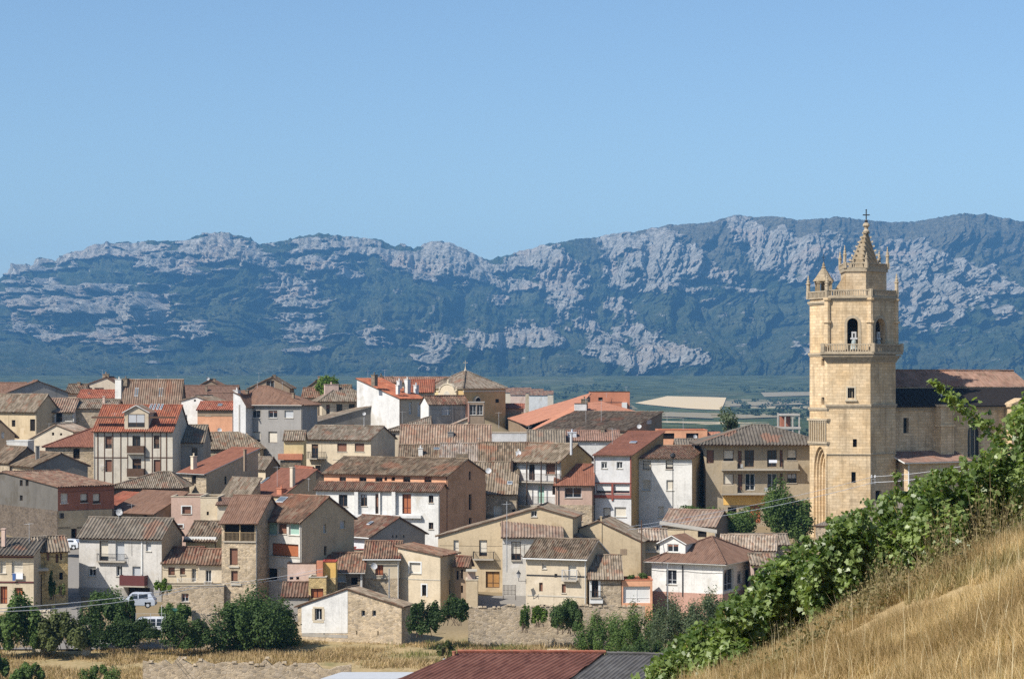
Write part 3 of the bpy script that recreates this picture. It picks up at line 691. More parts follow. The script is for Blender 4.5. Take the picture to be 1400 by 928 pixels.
H('stone house with smooth brick red roof and dark window beside half timbered house', 62,130,611,660,587, t='H', hi=(6.5,.4), wall_='stone', roof='brickred', D=10, oh=.5, wins=[(100,613,9,14,'o')])
H('half timbered tall house with red mansard roof and central balcony bay', 128,236,588,668,555, th=-5, D=11, wall_='timbercream', roof='red', oh=.6, rf=.55,
  wins=[(144,596,9,17,'d'),(210,595,8,18,'d'),(181,596,11,24,'d'),(144,628,9,17,'s'),(181,627,12,24,'d'),(210,628,9,17,'s')],
  balc=[(175,198,609,619,.8,'brownwood',True),(175,198,640,651,.8,'brownwood',True)],
  box=[('timber_frame',a,b,c,d,.0,.06,'brownwood') for a,b,c,d in ((133,134.5,590,668),(142.3,143.4,590,668),(153.5,154.8,590,668),(164.5,165.8,590,668),(174,175,590,652),(197.5,198.7,590,652),(207.6,208.8,590,668),(219,220.2,590,668),(227,228.4,590,668),(128.2,175,624.6,626),(198.7,235.8,624.6,626),(128.2,235.8,588,589.5))]+
      [('eave_board',125.5,168,569.2,571.6,-.6,.25,'brownwood'),('eave_board',205,239,569.2,571.6,-.6,.25,'brownwood')],
  sky=[(206,557,3,8,'p'),(211,557,3,8,'p'),(216,557,3,8,'p'),(221,557,3,8,'p')], ant=[(139,636,-.05),(157,564,.5)])
H('grey washed house with half shaded tile roof right of half timbered house', 237,278,604,660,582, wall_='midgrey', roof='stripe', D=9, wins=[(262,612,8,14,'d')], chim=[(265,624,5,636,'rose',-.1)])
H('rough light tile hipped roof under the salmon terrace house', 276,356,614,645,592, t='H', hi=(.6,3.2), wall_='stone', roof='light', D=9, per=.3, ant=[(336,592,.7),(314,588,.5)])
H('long stone barn with smooth brown roof climbing away and white eave board', 246,282,647,694,614, x2=353, th=-46, t='S', wall_='stone', sidewall='tan', roof='brickred', oh=.6, fascia='whitepaint', wins=[(262,650,6,11,'o')], side=[(307,651,3,11,'o')], chim=[(265,624,6,637,'pale',.25),(335,613,3,636,'brown',.95)])
H('little tan hut with old tiles wedged beside the long barn', 342,363,640,664,626, x2=383, th=-35, wall_='cream', roof='light', sidewall='brown', ant=[(372,618,.8)])
H('brick red roofed house with round chimney pot and cream stack', 338,386,678,702,643, x2=432, th=-38, t='S', wall_='tan', roof='brickred', oh=.3, chim=[(400,638,5,668,'pale',.7),(385,667,9,680,'terracotta',.2)], sky=[(352,660,5,8,'glass'),(362,653,5,8,'glass')], ant=[(422,652,.5),(379,638,.6)])
H('grey brown gable wall with dark verge behind the salmon row', 392,446,652,690,t='G', prof=[(390,676),(427,640),(446,652)], th=28, wall_='brown', roof='newred', D=7, oh=.2, dish=[(423,655,-.2,.42)])
H('narrow old roofed shed in the gap beside long barn', 300,338,683,704,655, x2=356, th=-40, t='S', wall_='stone', roof='light')
# third rows, left
H('mottled roof house with dark end wall at the left frame edge', -15,13,632,672,612, x2=60, th=-52, wall_='stone', sidewall='darkstone', roof='old', oh=.4, ant=[(53,608,.95)])
H('dark grey gable with low tile roof above the stone warehouse', 17,46,638,684,620.5, x2=120, th=-58, wall_='stone', sidewall='grey', roof='old', oh=.5, chim=[(51,610,4,634,'grey',.45)], ant=[(54,611,.5)])
H('tall stone warehouse with brick red upper front and weathered red roof', 79,156,666,752,646, x2=-62, th=36, wall_='brick', sidewall='cement', roof='redmix', oh=.5, wins=[(83,674,10,14,'p'),(110,674,10,13,'b'),(127,674,10,14,'b'),(98,721,6,26,'o')], side=[(27,656,4,8,'o'),(35,656,4,8,'o'),(27,677,4,7,'o')],
  low=('umber',698), box=[('tan_plaster',79.6,153,698.5,720,.032,.05,'tan'),('tan_plaster',79.6,97,720,750,.032,.05,'tan'),('tan_plaster',105,153,720,750,.032,.05,'tan'),('wall_lantern',80,85,701,708,.25,.6,'iron')])
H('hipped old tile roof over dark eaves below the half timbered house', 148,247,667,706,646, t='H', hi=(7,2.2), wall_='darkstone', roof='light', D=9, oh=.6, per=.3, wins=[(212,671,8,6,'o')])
H('yellow block with single sloping salmon red roof', 122,148,697,728,675, x2=194, th=-44, t='S', wall_='yellow', roof='newred', oh=.6)
H('brown roofed house with gravelled ridge and shaded stone front', 152,213,701,748,674, x2=256, th=-36, t='S', wall_='brown', roof='brown', oh=.7, dish=[(163,701,-.25,.42)], wins=[(196,703,5,8,'o')], ant=[(180,690,.2)])
H('flat topped mauve block with one white framed window', 234,274,679,748,t='F', wall_='mauve', D=8, fascia='stonetrim', wins=[(249,692,12,10,'s'),(243,717,7,4,'s')], surround='whitepaint', chim=[(260,702,3,726,'steel',.05)])
H('cream rendered flat block beside the mauve block', 274,298,680,748,t='F', wall_='cream', D=7, fascia='stonetrim', wins=[(282.5,699,3,5,'o')])
H('pale parapet house with skylight slab above the loggia house', 297,331,690,750,682, wall_='pale', roof='brown', D=6, sky=[(331,682,14,5,'p')])
# --- front row, left
H('white three storey house with striped tile roof and dark red balcony', 108,221,735,818,710, x2=249, th=-14, wall_='oldwhite', sidewall='tan', roof='stripe', oh=.5,
  wins=[(136,739,12,27,'b'),(158,739,12,27,'g'),(199.5,740,7,13,'g'),(121,774,10,13,'w'),(159,773,8,14,'w'),(181,774,11,14,'g'),(175,803,30,12,'o')],
  balc=[(134,172,756,766,.45,'iron'),(168,202,785,799,1.1,'redpaint',True)], low=('midgrey',805), gut=False, chim=[(188,722,5,727,'grey',.5)], box=[('downpipe',193.5,195,738,785,.0,.12,'whitepaint')], ant=[(162,697,.9)], dish=[(163,702,1.0,.42)])
H('cream house with dark red bands and laundry at the window', -22,46,758,835,737, D=10, wall_='cream', roof='grey', oh=.6, wins=[(0,766,8,17,'p'),(16,766,15,17,'p'),(0,801,10,24,'n'),(20,803,11,16,'n')], th=-4,
  box=[('red_band',-22,46,757.5,762,.0,.35,'redpaint'),('red_band',-22,46,794,796.5,.0,.08,'redpaint'),('laundry',19,32,783,791,.2,.27,'cloth'),('laundry',18,22,783,793,.28,.33,'bluecloth')], chim=[(5,722,5,738,'rose',.4)])
H('rough golden stone cottage with ivy and small dark windows', 48,93,753,828,735, x2=40, th=22, wall_='goldstone', roof='light', D=10, oh=.4, wins=[(76,757,4,12,'s'),(82,756,3,9,'s'),(81,782,5,10,'o'),(64,752,3,14,'s')], box=[('lean_to_roof',44,64,776,779,.0,1.2,'sill'),('dark_doorway',52,57,786,826,.0,.05,'darkwood')], ant=[(40,714,.3)])
H('small yellow house with brown shuttered window and old tile roof', 254,296,738,805,714, th=-10, wall_='yellow', roof='old', D=8, oh=.6, wins=[(271,747,11,18,'r')], box=[('white_cornice',252,296,733,738.5,.0,.2,'whitepaint')], chim=[(249,722,0.1,722,'steel',.5)][:0])
H('pale terrace annex with brown tiled lean roof and open doorway', 222,272,769,818,749, wall_='cream', roof='redmix', D=7, oh=.4, wins=[(230,775,9,11,'s'),(246,776,7,9,'s'),(262,777,6,18,'w')], balc=[(243,270,790,797,.5,'whitepaint')])
H('pale plastered cottage with tall greenish door and tiled porch roof', 271,303,771,830,752, wall_='pale', roof='redmix', D=7, oh=.4, wins=[(281,779,8,22,'w')], balc=[(279.5,290,794,801,.35,'whitepaint')])
H('rough stone retaining base with small blue shutter under the pale annexes', 222,306,800,834,t='F', wall_='stone', D=3.2, fascia='stonetrim', wins=[(248,811,10,11,'m')], Y=Yof(838))
H('stone house with wooden top floor loggia and smooth brown roof', 303,352,713,838,679, th=-10, D=11, wall_='stone', roof='brown', oh=.7, wins=[(307,715,41,24,'o'),(314,749,11,23,'s'),(316,780,9,14,'s')],
  balc=[(306,350,727,739,.15,'palewood')], box=[('loggia_post',327.5,329,714,739,-.1,.1,'palewood'),('stone_sill',313,327,773.5,775.5,.0,.14,'sill'),('stone_sill',316,330,797,800,.0,.14,'sill')])
H('white house with green top panels, russet shutter and grey tan gable', 352,412,713,834,680, x2=484, th=-37, wall_='oldwhite', sidewall='tan', roof='redmix', oh=.5, per=.3, rf=.5,
  wins=[(355,717,6,7,'o'),(355,783,5,7,'o'),(364,713.8,15,17,'G'),(380,716,12,13,'s'),(395,713.8,14,17,'G'),(371,744,37,15,'r'),(365,777,14,15,'o'),(380,776,14,18,'p')],
  side=[(442,716,4,12,'g'),(465,711,7,11,'g'),(443,746,4,13,'o')], sky=[(385,684,14,7,'p')], box=[('white_pier',352,362,714,812,.0,.10,'white'),('drain_pipe',363.2,364.4,714,812,.0,.14,'iron'),('grey_band',363,410,760.5,762,.0,.06,'sill')])
H('long salmon house with old tile roof and brown gable above white gallery', 443,612,650,752,628.5, x2=664, th=-27, wall_='salmon', sidewall='gablesalmon', roof='old', oh=.5,
  wins=[(464,652,9,8,'d'),(491,652,10,8.5,'d'),(513,652,10,8.5,'d'),(525.5,652,3.5,5,'o'),(535,652,5,5,'o'),(551,651.5,10,9,'d'),(580,651.5,10,9,'d')], side=[(641,644,3,12,'o'),(641,675,4,22,'o'),(641,707,4,10,'o')], dish=[(668,643,.9,.42)])
H('white gallery house with pillars and red brown door under the salmon storey', 432,601,671,758,662, x2=612, th=-16, wall_='white', sidewall='gablesalmon', roof='redmix', oh=.5, D=5, per=.3,
  wins=[(463,676,12,16,'d'),(493,675.5,9,16,'d'),(513,675,6.5,27,'d'),(550,675,12,27,'n'),(586,677,6.5,10,'d'),(586,714,6.5,9,'d'),(470,676,4,15,'o')][:6],
  box=[('white_pillar',486,491,672,703,.0,.5,'white'),('white_pillar',537,542,672,703,.0,.5,'white'),('white_pillar',518.5,520.5,672,703,.0,.3,'white'),('gallery_parapet',462,577,702,708,.0,.55,'white'),('corner_pier',577.5,601.2,668,758,.0,.35,'white') ][:4])
H('low house with pale blue front, old tiles and bare grey gable', 460,508,733,796,708, x2=581, th=-44, wall_='bluewhite', sidewall='midgrey', roof='redmix', oh=.6, side=[(536,731,2,4,'o'),(541,731,2,4,'o'),(551,731,2,4,'o')], sky=[(506,716,6,4,'p')], gut='whitepaint')
H('flat roofed house with bright red parapet behind the blue front', 468,508,751,796,t='F', wall_='stone', D=4, fascia='redcap', Y=Yof(800))
H('dark stone cottage with ragged tile roof and pale shutter', 447,497,781,834,757, wall_='darkstone', roof='redmix', D=9, oh=.5, per=.36, amp=.08, wins=[(460,783,13,12,'g'),(480,789,9,10,'o')], box=[('drain_pipe',493,494.5,782,815,.0,.12,'whitepaint')], gut=True)
H('tiny tower house with orange plaster, red cap and stone base', 441,459,768,836,t='F', wall_='orange', D=2.5, fascia='redcap', low=('goldstone',789), Y=Yof(842), wins=[(426,804,16,12,'n')][:0])
H('golden stone porch with wide brown door beneath the orange tower', 422,446,789,846,t='F', wall_='goldstone', D=3, fascia='sill', Y=Yof(846), wins=[(425,804,17,13,'n')], box=[('brick_panel',432,440.5,767,789,-1.4,-.9,'terracotta')])
H('mauve rendered yard wall house beside the white and green house', 393,432,770,826,t='F', wall_='rose', D=3.5, fascia='darkwood', Y=Yof(836), wins=[(396,788,5,4,'o'),(405,788,4,4,'o')])
H('low brown tiled shed roof beneath the mauve wall', 386,423,815,846,797, wall_='midgrey', roof='redmix', D=5, oh=.3)
H('cream house with wooden door and old tile roof behind tan gable', 498,546,763,828,741, wall_='cream', roof='redmix', D=9, oh=.4, per=.32, wins=[(513,772,11,14,'n')], dish=[(511,774,-.2,.42)], gut='whitepaint', balc=[(511,528,783,789,.3,'iron')], low=('stone',790))
H('tan plastered house with white framed blind and narrow purple door', 544,602,760,830,t='G', prof=[(544,748),(602,760)], x2=626, th=-22, wall_='cream', sidewall='tan', roof='redmix', oh=.4, surround='whitepaint', wins=[(560,769,15,14,'p'),(577,799,6,15,'o')], side=[(614,792,3,20,'o')], box=[('string_course',545,602,791,792,.0,.05,'sill')])
H('slim dark stone house with small red roof right of the tan house', 622,640,770,830,762, x2=645, th=-20, wall_='brown', roof='redmix', oh=.5, wins=[(624,780,3,12,'o'),(630,778,3,12,'o'),(630,800,3,10,'o')], Y=Yof(826))
H('tan block with pale loggia above the paved street', 637,653,793,836,t='F', wall_='tan', D=5, fascia='stonetrim', box=[('loggia_roof',637,652,779,781,-1.5,.1,'sill'),('loggia_wall',639,650,781,793,-1.2,-1.0,'rose')], Y=Yof(834))
H('front cottage half white plaster half bare stone with wide gable roof', 407,549,827,880,t='G', prof=[(407,829),(475,805),(549,829)], x2=562, th=-20, wall_='stone', roof='light', oh=.4, per=.3, amp=.06,
  wins=[(431,832,9,15,'m'),(494,834,5,8,'m'),(509,834,5,8,'m'),(487,862,1.6,5,'o'),(516,862,1.6,6,'o'),(442,864,2.5,6,'o')], surround=None,
  box=[('plaster_foot',413,475.5,865,872,-.02,.02,'midgrey'),('stone_lintel',428,443,828.5,831.5,.036,.07,'stonetrim'),('stone_lintel',428,443,847.5,851,.036,.08,'stonetrim'),('stone_jamb',427,430.6,831.6,847.4,.036,.07,'stonetrim'),('stone_jamb',440.4,444,831.6,847.4,.036,.07,'stonetrim')])
H('broad tan gabled house with wooden arched door and iron balcony', 599,783,707,808,t='G', prof=[(599,733),(736,694),(783,707)], th=-9, wall_='tan', roof='light', D=9, oh=.4, wins=[(620,738,7,21,'p'),(655,738,11,22,'b'),(664,781,19,22,'D'),(684,714,3,5,'o'),(726,698,8,8,'m')], balc=[(648,676,753,763,.9,'iron')], ant=[(693,688,-.1)], box=[('string_course',601,686,745,746,.0,.05,'sill')])
H('old whitewashed house with ribbed reddish roof and tall dark window', 687,768,733,815,709, wall_='oldwhite', roof='stripered', D=8, oh=.5, per=.4, amp=.09, wins=[(699,740,13,26,'d')], balc=[(699,712,757,765,.2,'iron')], Y=Yof(812))
H('rose plastered gable with small window between two tan gables', 718,802,739,806,t='G', prof=[(718,745),(770,726),(802,740)], th=-8, wall_='rose', roof='light', D=8, oh=.3, wins=[(761,740,5,6,'d')], chim=[(729,739,4,752,'tan',.02)], ant=[(769,722,.1)])
H('square cream house with white balcony door and two slit windows', 719,802,763,840,739, x2=830, th=-19, wall_='cream', sidewall='tan', roof='old', oh=.55, per=.3, fascia='whitepaint', wins=[(777,772,11,20,'p'),(737,796,5,12,'s'),(768,798,5.5,12,'s'),(758,784,4,5,'o'),(741,770,6,7,'p'),(738,826,8,5,'o')], balc=[(770,790,778,792,.7,'steel')], gut='whitepaint', box=[('string_course',721,802,814,815,.0,.05,'sill'),('cable_run',720,802,786.5,787.2,.0,.05,'iron')])
H('broken tan gable wall under an old roof behind cream houses', 792,876,740,800,t='G', prof=[(792,723),(818,712),(876,740)], th=-12, wall_='tan', roof='light', D=9, oh=.4, chim=[(822,706,2,740,'tan',.0)], box=[('dark_patch',848,857,750,758,.0,.03,'brown')])
H('ruined low house with ragged roof, white door and little balcony', 806,850,790,840,760, wall_='stone', roof='light', D=9, oh=.5, per=.32, amp=.08, wins=[(809,791,9,26,'d'),(811,829,11,8,'m')], balc=[(807,822,807,816,.5,'iron')], box=[('white_jamb',806,809,790,818,.0,.06,'whitepaint'),('white_jamb',818,821,790,818,.0,.06,'whitepaint'),('white_canopy',806,824,818,824,.0,.4,'whitepaint')], Y=Yof(842))
H('small garage with white folding doors and salmon terrace edge', 849,892,793,834,t='F', wall_='salmon', D=4.5, fascia='terracotta', wins=[(852,801,37,23,'W')], Y=Yof(842))
H('detached white villa with brown hipped roof and white dormer', 891,988,771,838,736, x2=1037, th=-27, t='H', hi=(5.5,4.5), wall_='white', sidewall='oldwhite', roof='brown', oh=.75, fascia='whitepaint', low=('pinkbrick',812), wins=[(911,779,14,19,'m')], side=[(990,776,13,32,'m'),(1008,779,7,19,'m'),(1019,777,9,24,'o')],
  box=[('downpipe',933,934.2,772,815,.0,.12,'iron')])
H('tile roofed stone shed with tin lean-to behind the white villa', 905,978,719,764,699, x2=999, th=-24, wall_='tan', sidewall='brown', roof='stripered', oh=.4, per=.5, amp=.12, box=[('tin_canopy',901,982,717,720,.0,1.6,'zinc')][:0], wins=[(954,726,12,8,'o')])
H('tan yard wall house with small grey window left of the villa', 876,912,738,790,724, wall_='tan', roof='palemix', D=6, wins=[(897,744,7,9,'m')], box=[('balustrade_rail',878,902,752,755,.0,.3,'sill')])
H('low pale tiled outbuilding behind the villa roof', 985,1060,752,790,733, wall_='white', roof='palemix', D=8, th=-8)
H('grey tiled outbuilding below the street trees', 1000,1078,744,772,731, wall_='stone', roof='light', D=6)
H('stone wing with dark windows right of the villa', 1028,1062,772,830,758, wall_='rose', roof='light', D=7, wins=[(1031,776,5,12,'o'),(1040,776,5,14,'m'),(1031,795,5,10,'o')])
# --- centre right
H('stone house with steep old tile roof and white shuttered window', 646,706,672,728,633, wall_='stone', roof='light', D=10, oh=.6, th=-4, wins=[(675,691,11,16,'p'),(700,696,4,6,'o')], balc=[(666,686,703,708,.4,'iron')], sky=[(697,661,7,3,'p')], ant=[(692,687,-.3)])
H('white double gallery house with brown posts and ochre end wall', 705,767,629,728,608, x2=809, th=-33, wall_='white', sidewall='ochre', roof='light', oh=1.0, wins=[(723,635,8,21,'d'),(746,634,13,14,'s'),(735,664,9,24,'G'),(755,664,5,12,'o')],
  balc=[(706,766,646,657,1.1,'brownwood'),(706,766,677,689,1.1,'brownwood')], box=[('gallery_post',a,a+1.3,630,690,1.0,1.12,'darkwood') for a in (705.5,725,744.5,765)]+[('gallery_wall',704.2,706,629,690,.0,1.1,'darkwood')], chim=[(781,592,2.5,614,'steel',.3)], dish=[(709,621,.25,.42)])
H('small mauve stone house with steep red roof and wide dark window', 759,811,662,730,636, th=-3, wall_='mauve', roof='brickred', D=9, oh=.5, wins=[(772,666,23,14,'m'),(783,699,13,13,'s')], low=('stone',690), box=[('drain_pipe',763,764,663,716,.0,.12,'iron')])
H('tall cream white house with red framed glass gallery and red roof', 812,863,623,728,591, x2=907, th=-14, t='S', wall_='white', sidewall='ochre', roof='brickred', oh=.55, wins=[(822,631,8,9,'w'),(843,631,8,9,'w'),(815,662,21,12,'x'),(839,662,22,12,'x'),(825,694,10,12,'b'),(840,693,16,13,'p')],
  box=[('red_post',861.5,863.2,624,680,.0,.12,'redbeam'),('red_band',812,863,676,681,.0,.15,'redbeam'),('red_band',812,863,659,661,.0,.12,'redbeam'),('red_post',836.3,838.7,661,684,.0,.17,'redbeam')], sky=[(866,603,9,4,'p')], ant=[(837,585,.9),(814,606,.1)])
H('white corner house with wide blank front and tan end wall', 873.5,946,627,722,610.5, x2=988, Y=323.7, th=-14, wall_='white', sidewall='tan', roof='redmix', oh=.5, wins=[(879,630,11,11,'b'),(910,629,10,12,'b'),(878,656,11,14,'p'),(911,656,10,14,'p'),(900,692,8,15,'p')], ant=[(949,606,.7)], side=[(981,649,4,12,'o')])
# apartments
A = H('long grey brown apartment building with hipped tile roof and two rows of balconies', 965,1124,608,716,582, t='H', hi=(7.5,7.5), rf=.5, wall_='dun', roof='grey', D=12, oh=1.4, per=.5, amp=.16, name='apartment_building', cat='apartment building', group='',
  wins=[(966,615,10,18,'s'),(989,615,14,15,'b'),(1009,616,5,22,'s'),(1018,615,13,23,'d'),(1049,615,13,23,'d'),(1066,615,4,23,'s'),(1076,614,13,15,'b'),(989,647,14,15,'b'),(1009,648,6,22,'s'),(1019,647,13,23,'w'),(1049,647,13,23,'w'),(1066,647,4,22,'s'),(1076,647,13,13,'d'),(1076,693,13,12,'o'),(1023,691,17,24,'n'),(995,693,12,12,'o'),(1098,699,12,9,'o')],
  balc=[(1007,1070,628,640,1.2,'iron'),(1007,1070,660,673,1.2,'iron')], box=[('balcony_wall',986,1007,631,641,.0,1.2,'dun'),('balcony_wall',1070,1090,631,641,.0,1.2,'dun'),('balcony_wall',986,1007,663,674,.0,1.2,'dun'),('balcony_slab',986,1092,641.2,642.6,.0,1.25,'slab'),('balcony_slab',986,1070,674.2,675.8,.0,1.25,'slab'),('orange_band',989,1062,676,690,.0,.04,'orange'),('garden_table',1044,1049,666,671,.6,.9,'whitepaint'),('garden_chair',1012,1015,634,639,.6,.9,'whitepaint'),('laundry',1050,1061,628,632,1.22,1.27,'cloth')])

# ------------------------------------------------------------------ villa dormer
def dormer(h, px0, px1, rowe, rowa, rowb, setback, wc, rc, win):
    root = h['root']; fac = h['fac']; d = setback
    # widths from the facade plane, pushed back to its own depth
    k = 1+d*h['b'].y/h['C0'].y
    u0, zb = fac(px0, rowb); u1, _ = fac(px1, rowb); _, ze = fac(px0, rowe); _, za = fac((px0+px1)/2, rowa)
    # shift so the front, d metres behind the facade, is met at the same columns
    sh = d*math.tan(-math.atan2(h['a'].y, h['a'].x))
    P = lambda px, row: (lambda kk: ((kk*(h['C0'].y+d*h['b'].y)-(h['C0'].x+d*h['b'].x))/(h['a'].x-kk*h['a'].y)))((px-CX)/F)
    u0, u1 = P(px0,0), P(px1,0); zz = lambda px, row: -(row-HY)/F*(h['C0'].y+P(px,0)*h['a'].y+d*h['b'].y)-h['C0'].z
    zb, ze, za = zz(px0,rowb)-.3, zz(px0,rowe), zz((px0+px1)/2,rowa)
    mb = MB(); L = 4.2; um = (u0+u1)/2
    wn = [(P(win[0],0)-u0, P(win[0]+win[2],0)-u0, zz(win[0],win[1]+win[3]), zz(win[0],win[1]), .15)]
    cut = panel(mb, (u0,d), (1,0), [(0,ze),(um-u0,za),(u1-u0,ze)], zb, wn)
    panel(mb, (u1,d), (0,1), [(0,ze),(L,ze)], zb); panel(mb, (u0,d+L), (0,-1), [(0,ze),(L,ze)], zb)
    f = mb.build('dormer', wall(wc), root)
    w = wn[0]; window(f, (u0,d), (1,0), w[0], w[1], w[2], w[3], win[4], True, .15)
    rb = MB(); m = (za-ze)/(um-u0); o_ = .3
    tile_plane(rb, [(u0-o_,d-.35,ze-o_*m+.08),(um,d-.35,za+.08),(um,d+L,za+.08),(u0-o_,d+L,ze-o_*m+.08)], (0,1,0), .27, .04, .02)
    tile_plane(rb, [(u1+o_,d-.35,ze-o_*m+.08),(um,d-.35,za+.08),(um,d+L,za+.08),(u1+o_,d+L,ze-o_*m+.08)], (0,1,0), .27, .04, .02)
    rb.build('roof', [roofm(rc), M('whitepaint')], f)
dormer(HOUSES['detached white villa with brown hipped roof and white dormer'], 902,937,741,732,757, 1.6, 'white','brown',(912,743,16,11,'w'))
dormer(HOUSES['half timbered tall house with red mansard roof and central balcony bay'], 170,203,563,554,588, .05, 'cream','light',(175,566,23,18,'d'))

# ------------------------------------------------------------------ buildings from their roof corners
def block(label, pts, rowb, wc, rc=None, e=None, name='house', cat='house', group='houses of the hillside village', fascia='brownwood'):
    P = [at(*p) for p in pts]; c = sum(P, Vector())/len(P); zb = at(CX, rowb, c.y).z
    root = empty(name, (c.x, c.y, zb), 0, label, cat, group); o = Vector((c.x, c.y, zb)); Q = [p-o for p in P]
    ar = sum(Q[i].x*Q[(i+1)%len(Q)].y-Q[(i+1)%len(Q)].x*Q[i].y for i in range(len(Q)))
    if ar < 0: Q = Q[::-1]
    mb = MB(); n = len(Q)
    for i in range(n):
        a, b = Q[i], Q[(i+1)%n]
        mb.face([(a.x,a.y,-2),(b.x,b.y,-2),tuple(b),tuple(a)])
    mb.build('wall', wall(wc), root)
    # fit the roof plane through the corners
    A_ = np.array([[q.x, q.y, 1] for q in Q]); co = np.linalg.lstsq(A_, np.array([q.z for q in Q]), rcond=None)[0]
    cx, cy = sum(q.x for q in Q)/n, sum(q.y for q in Q)/n
    poly = []
    for q in Q:
        x, y = cx+(q.x-cx)*1.03, cy+(q.y-cy)*1.03; poly.append((x, y, co[0]*x+co[1]*y+co[2]+.2))
    ed = Vector((-co[1], co[0], 0)); 
    if ed.length < .02: ed = Vector((1,0,0))
    rb = MB(); tile_plane(rb, poly, ed, .3, .045, .05, .18, len(label))
    rb.build('roof', [roofm(rc), M(fascia)], root)
    return root

# white plaster on the left half of the front cottage, following the slope of the roof
h = HOUSES['front cottage half white plaster half bare stone with wide gable roof']; q = MB(); fac = h['fac']
tp_ = lambda px: 829.5-(px-407)*24/68.0
for a, b, lo, hi_ in ((412.5,430,None,865),(430,441,None,831.5),(430,441,847.5,865),(441,475.5,None,865)):
    u0, u1 = fac(a,0)[0], fac(b,0)[0]
    z = [fac(a,hi_)[1], fac(b,hi_)[1], fac(b,tp_(b) if lo is None else lo)[1], fac(a,tp_(a) if lo is None else lo)[1]]
    q.hexa([(u0,-.04,z[0]),(u1,-.04,z[1]),(u1,.02,z[1]),(u0,.02,z[0]),(u0,-.04,z[3]),(u1,-.04,z[2]),(u1,.02,z[2]),(u0,.02,z[3])])
q.build('white_plaster', wall('white'), h['root'])
block('big sports hall with smooth orange sloping roof and brown gable', [(695,570,452),(722,588,430),(787,556,440),(807,542,466)], 615, 'brown', 'orange')
block('lower orange roof wing folded in front of the orange hall', [(726,589,426),(744,590,420),(786,572,424),(784,556,438)], 615, 'brown', 'orange')
block('orange roof wing right of the white stair tower', [(803,566,424),(868,563,424),(824,551,440),(803,551,440)], 610, 'brick', 'orange')
H('brick red block with flat dark topped roof behind the orange roofs', 807,861,535.5,592,t='F', wall_='terracotta', D=9, fascia='darkwood', wins=[(818,543,6,5,'o')], side=(), ant=[(856,528,.3),(829,537,-.2)], Y=472, box=[('white_tank',850,857,550,559,.0,.8,'whitepaint'),('rooftop_rail',826,850,549.5,550.5,.6,.7,'iron')])
H('white stair tower with dark cap between orange roofs', 786,802,552,585,t='F', wall_='white', D=4, fascia='darkwood', Y=426, chim=[(799,545,9,553,'darkstone',.5)])
H('brick orange house roof peeping right of the chapel', 690,716,558,585,553, wall_='brown', roof='newred', D=6, Y=455)
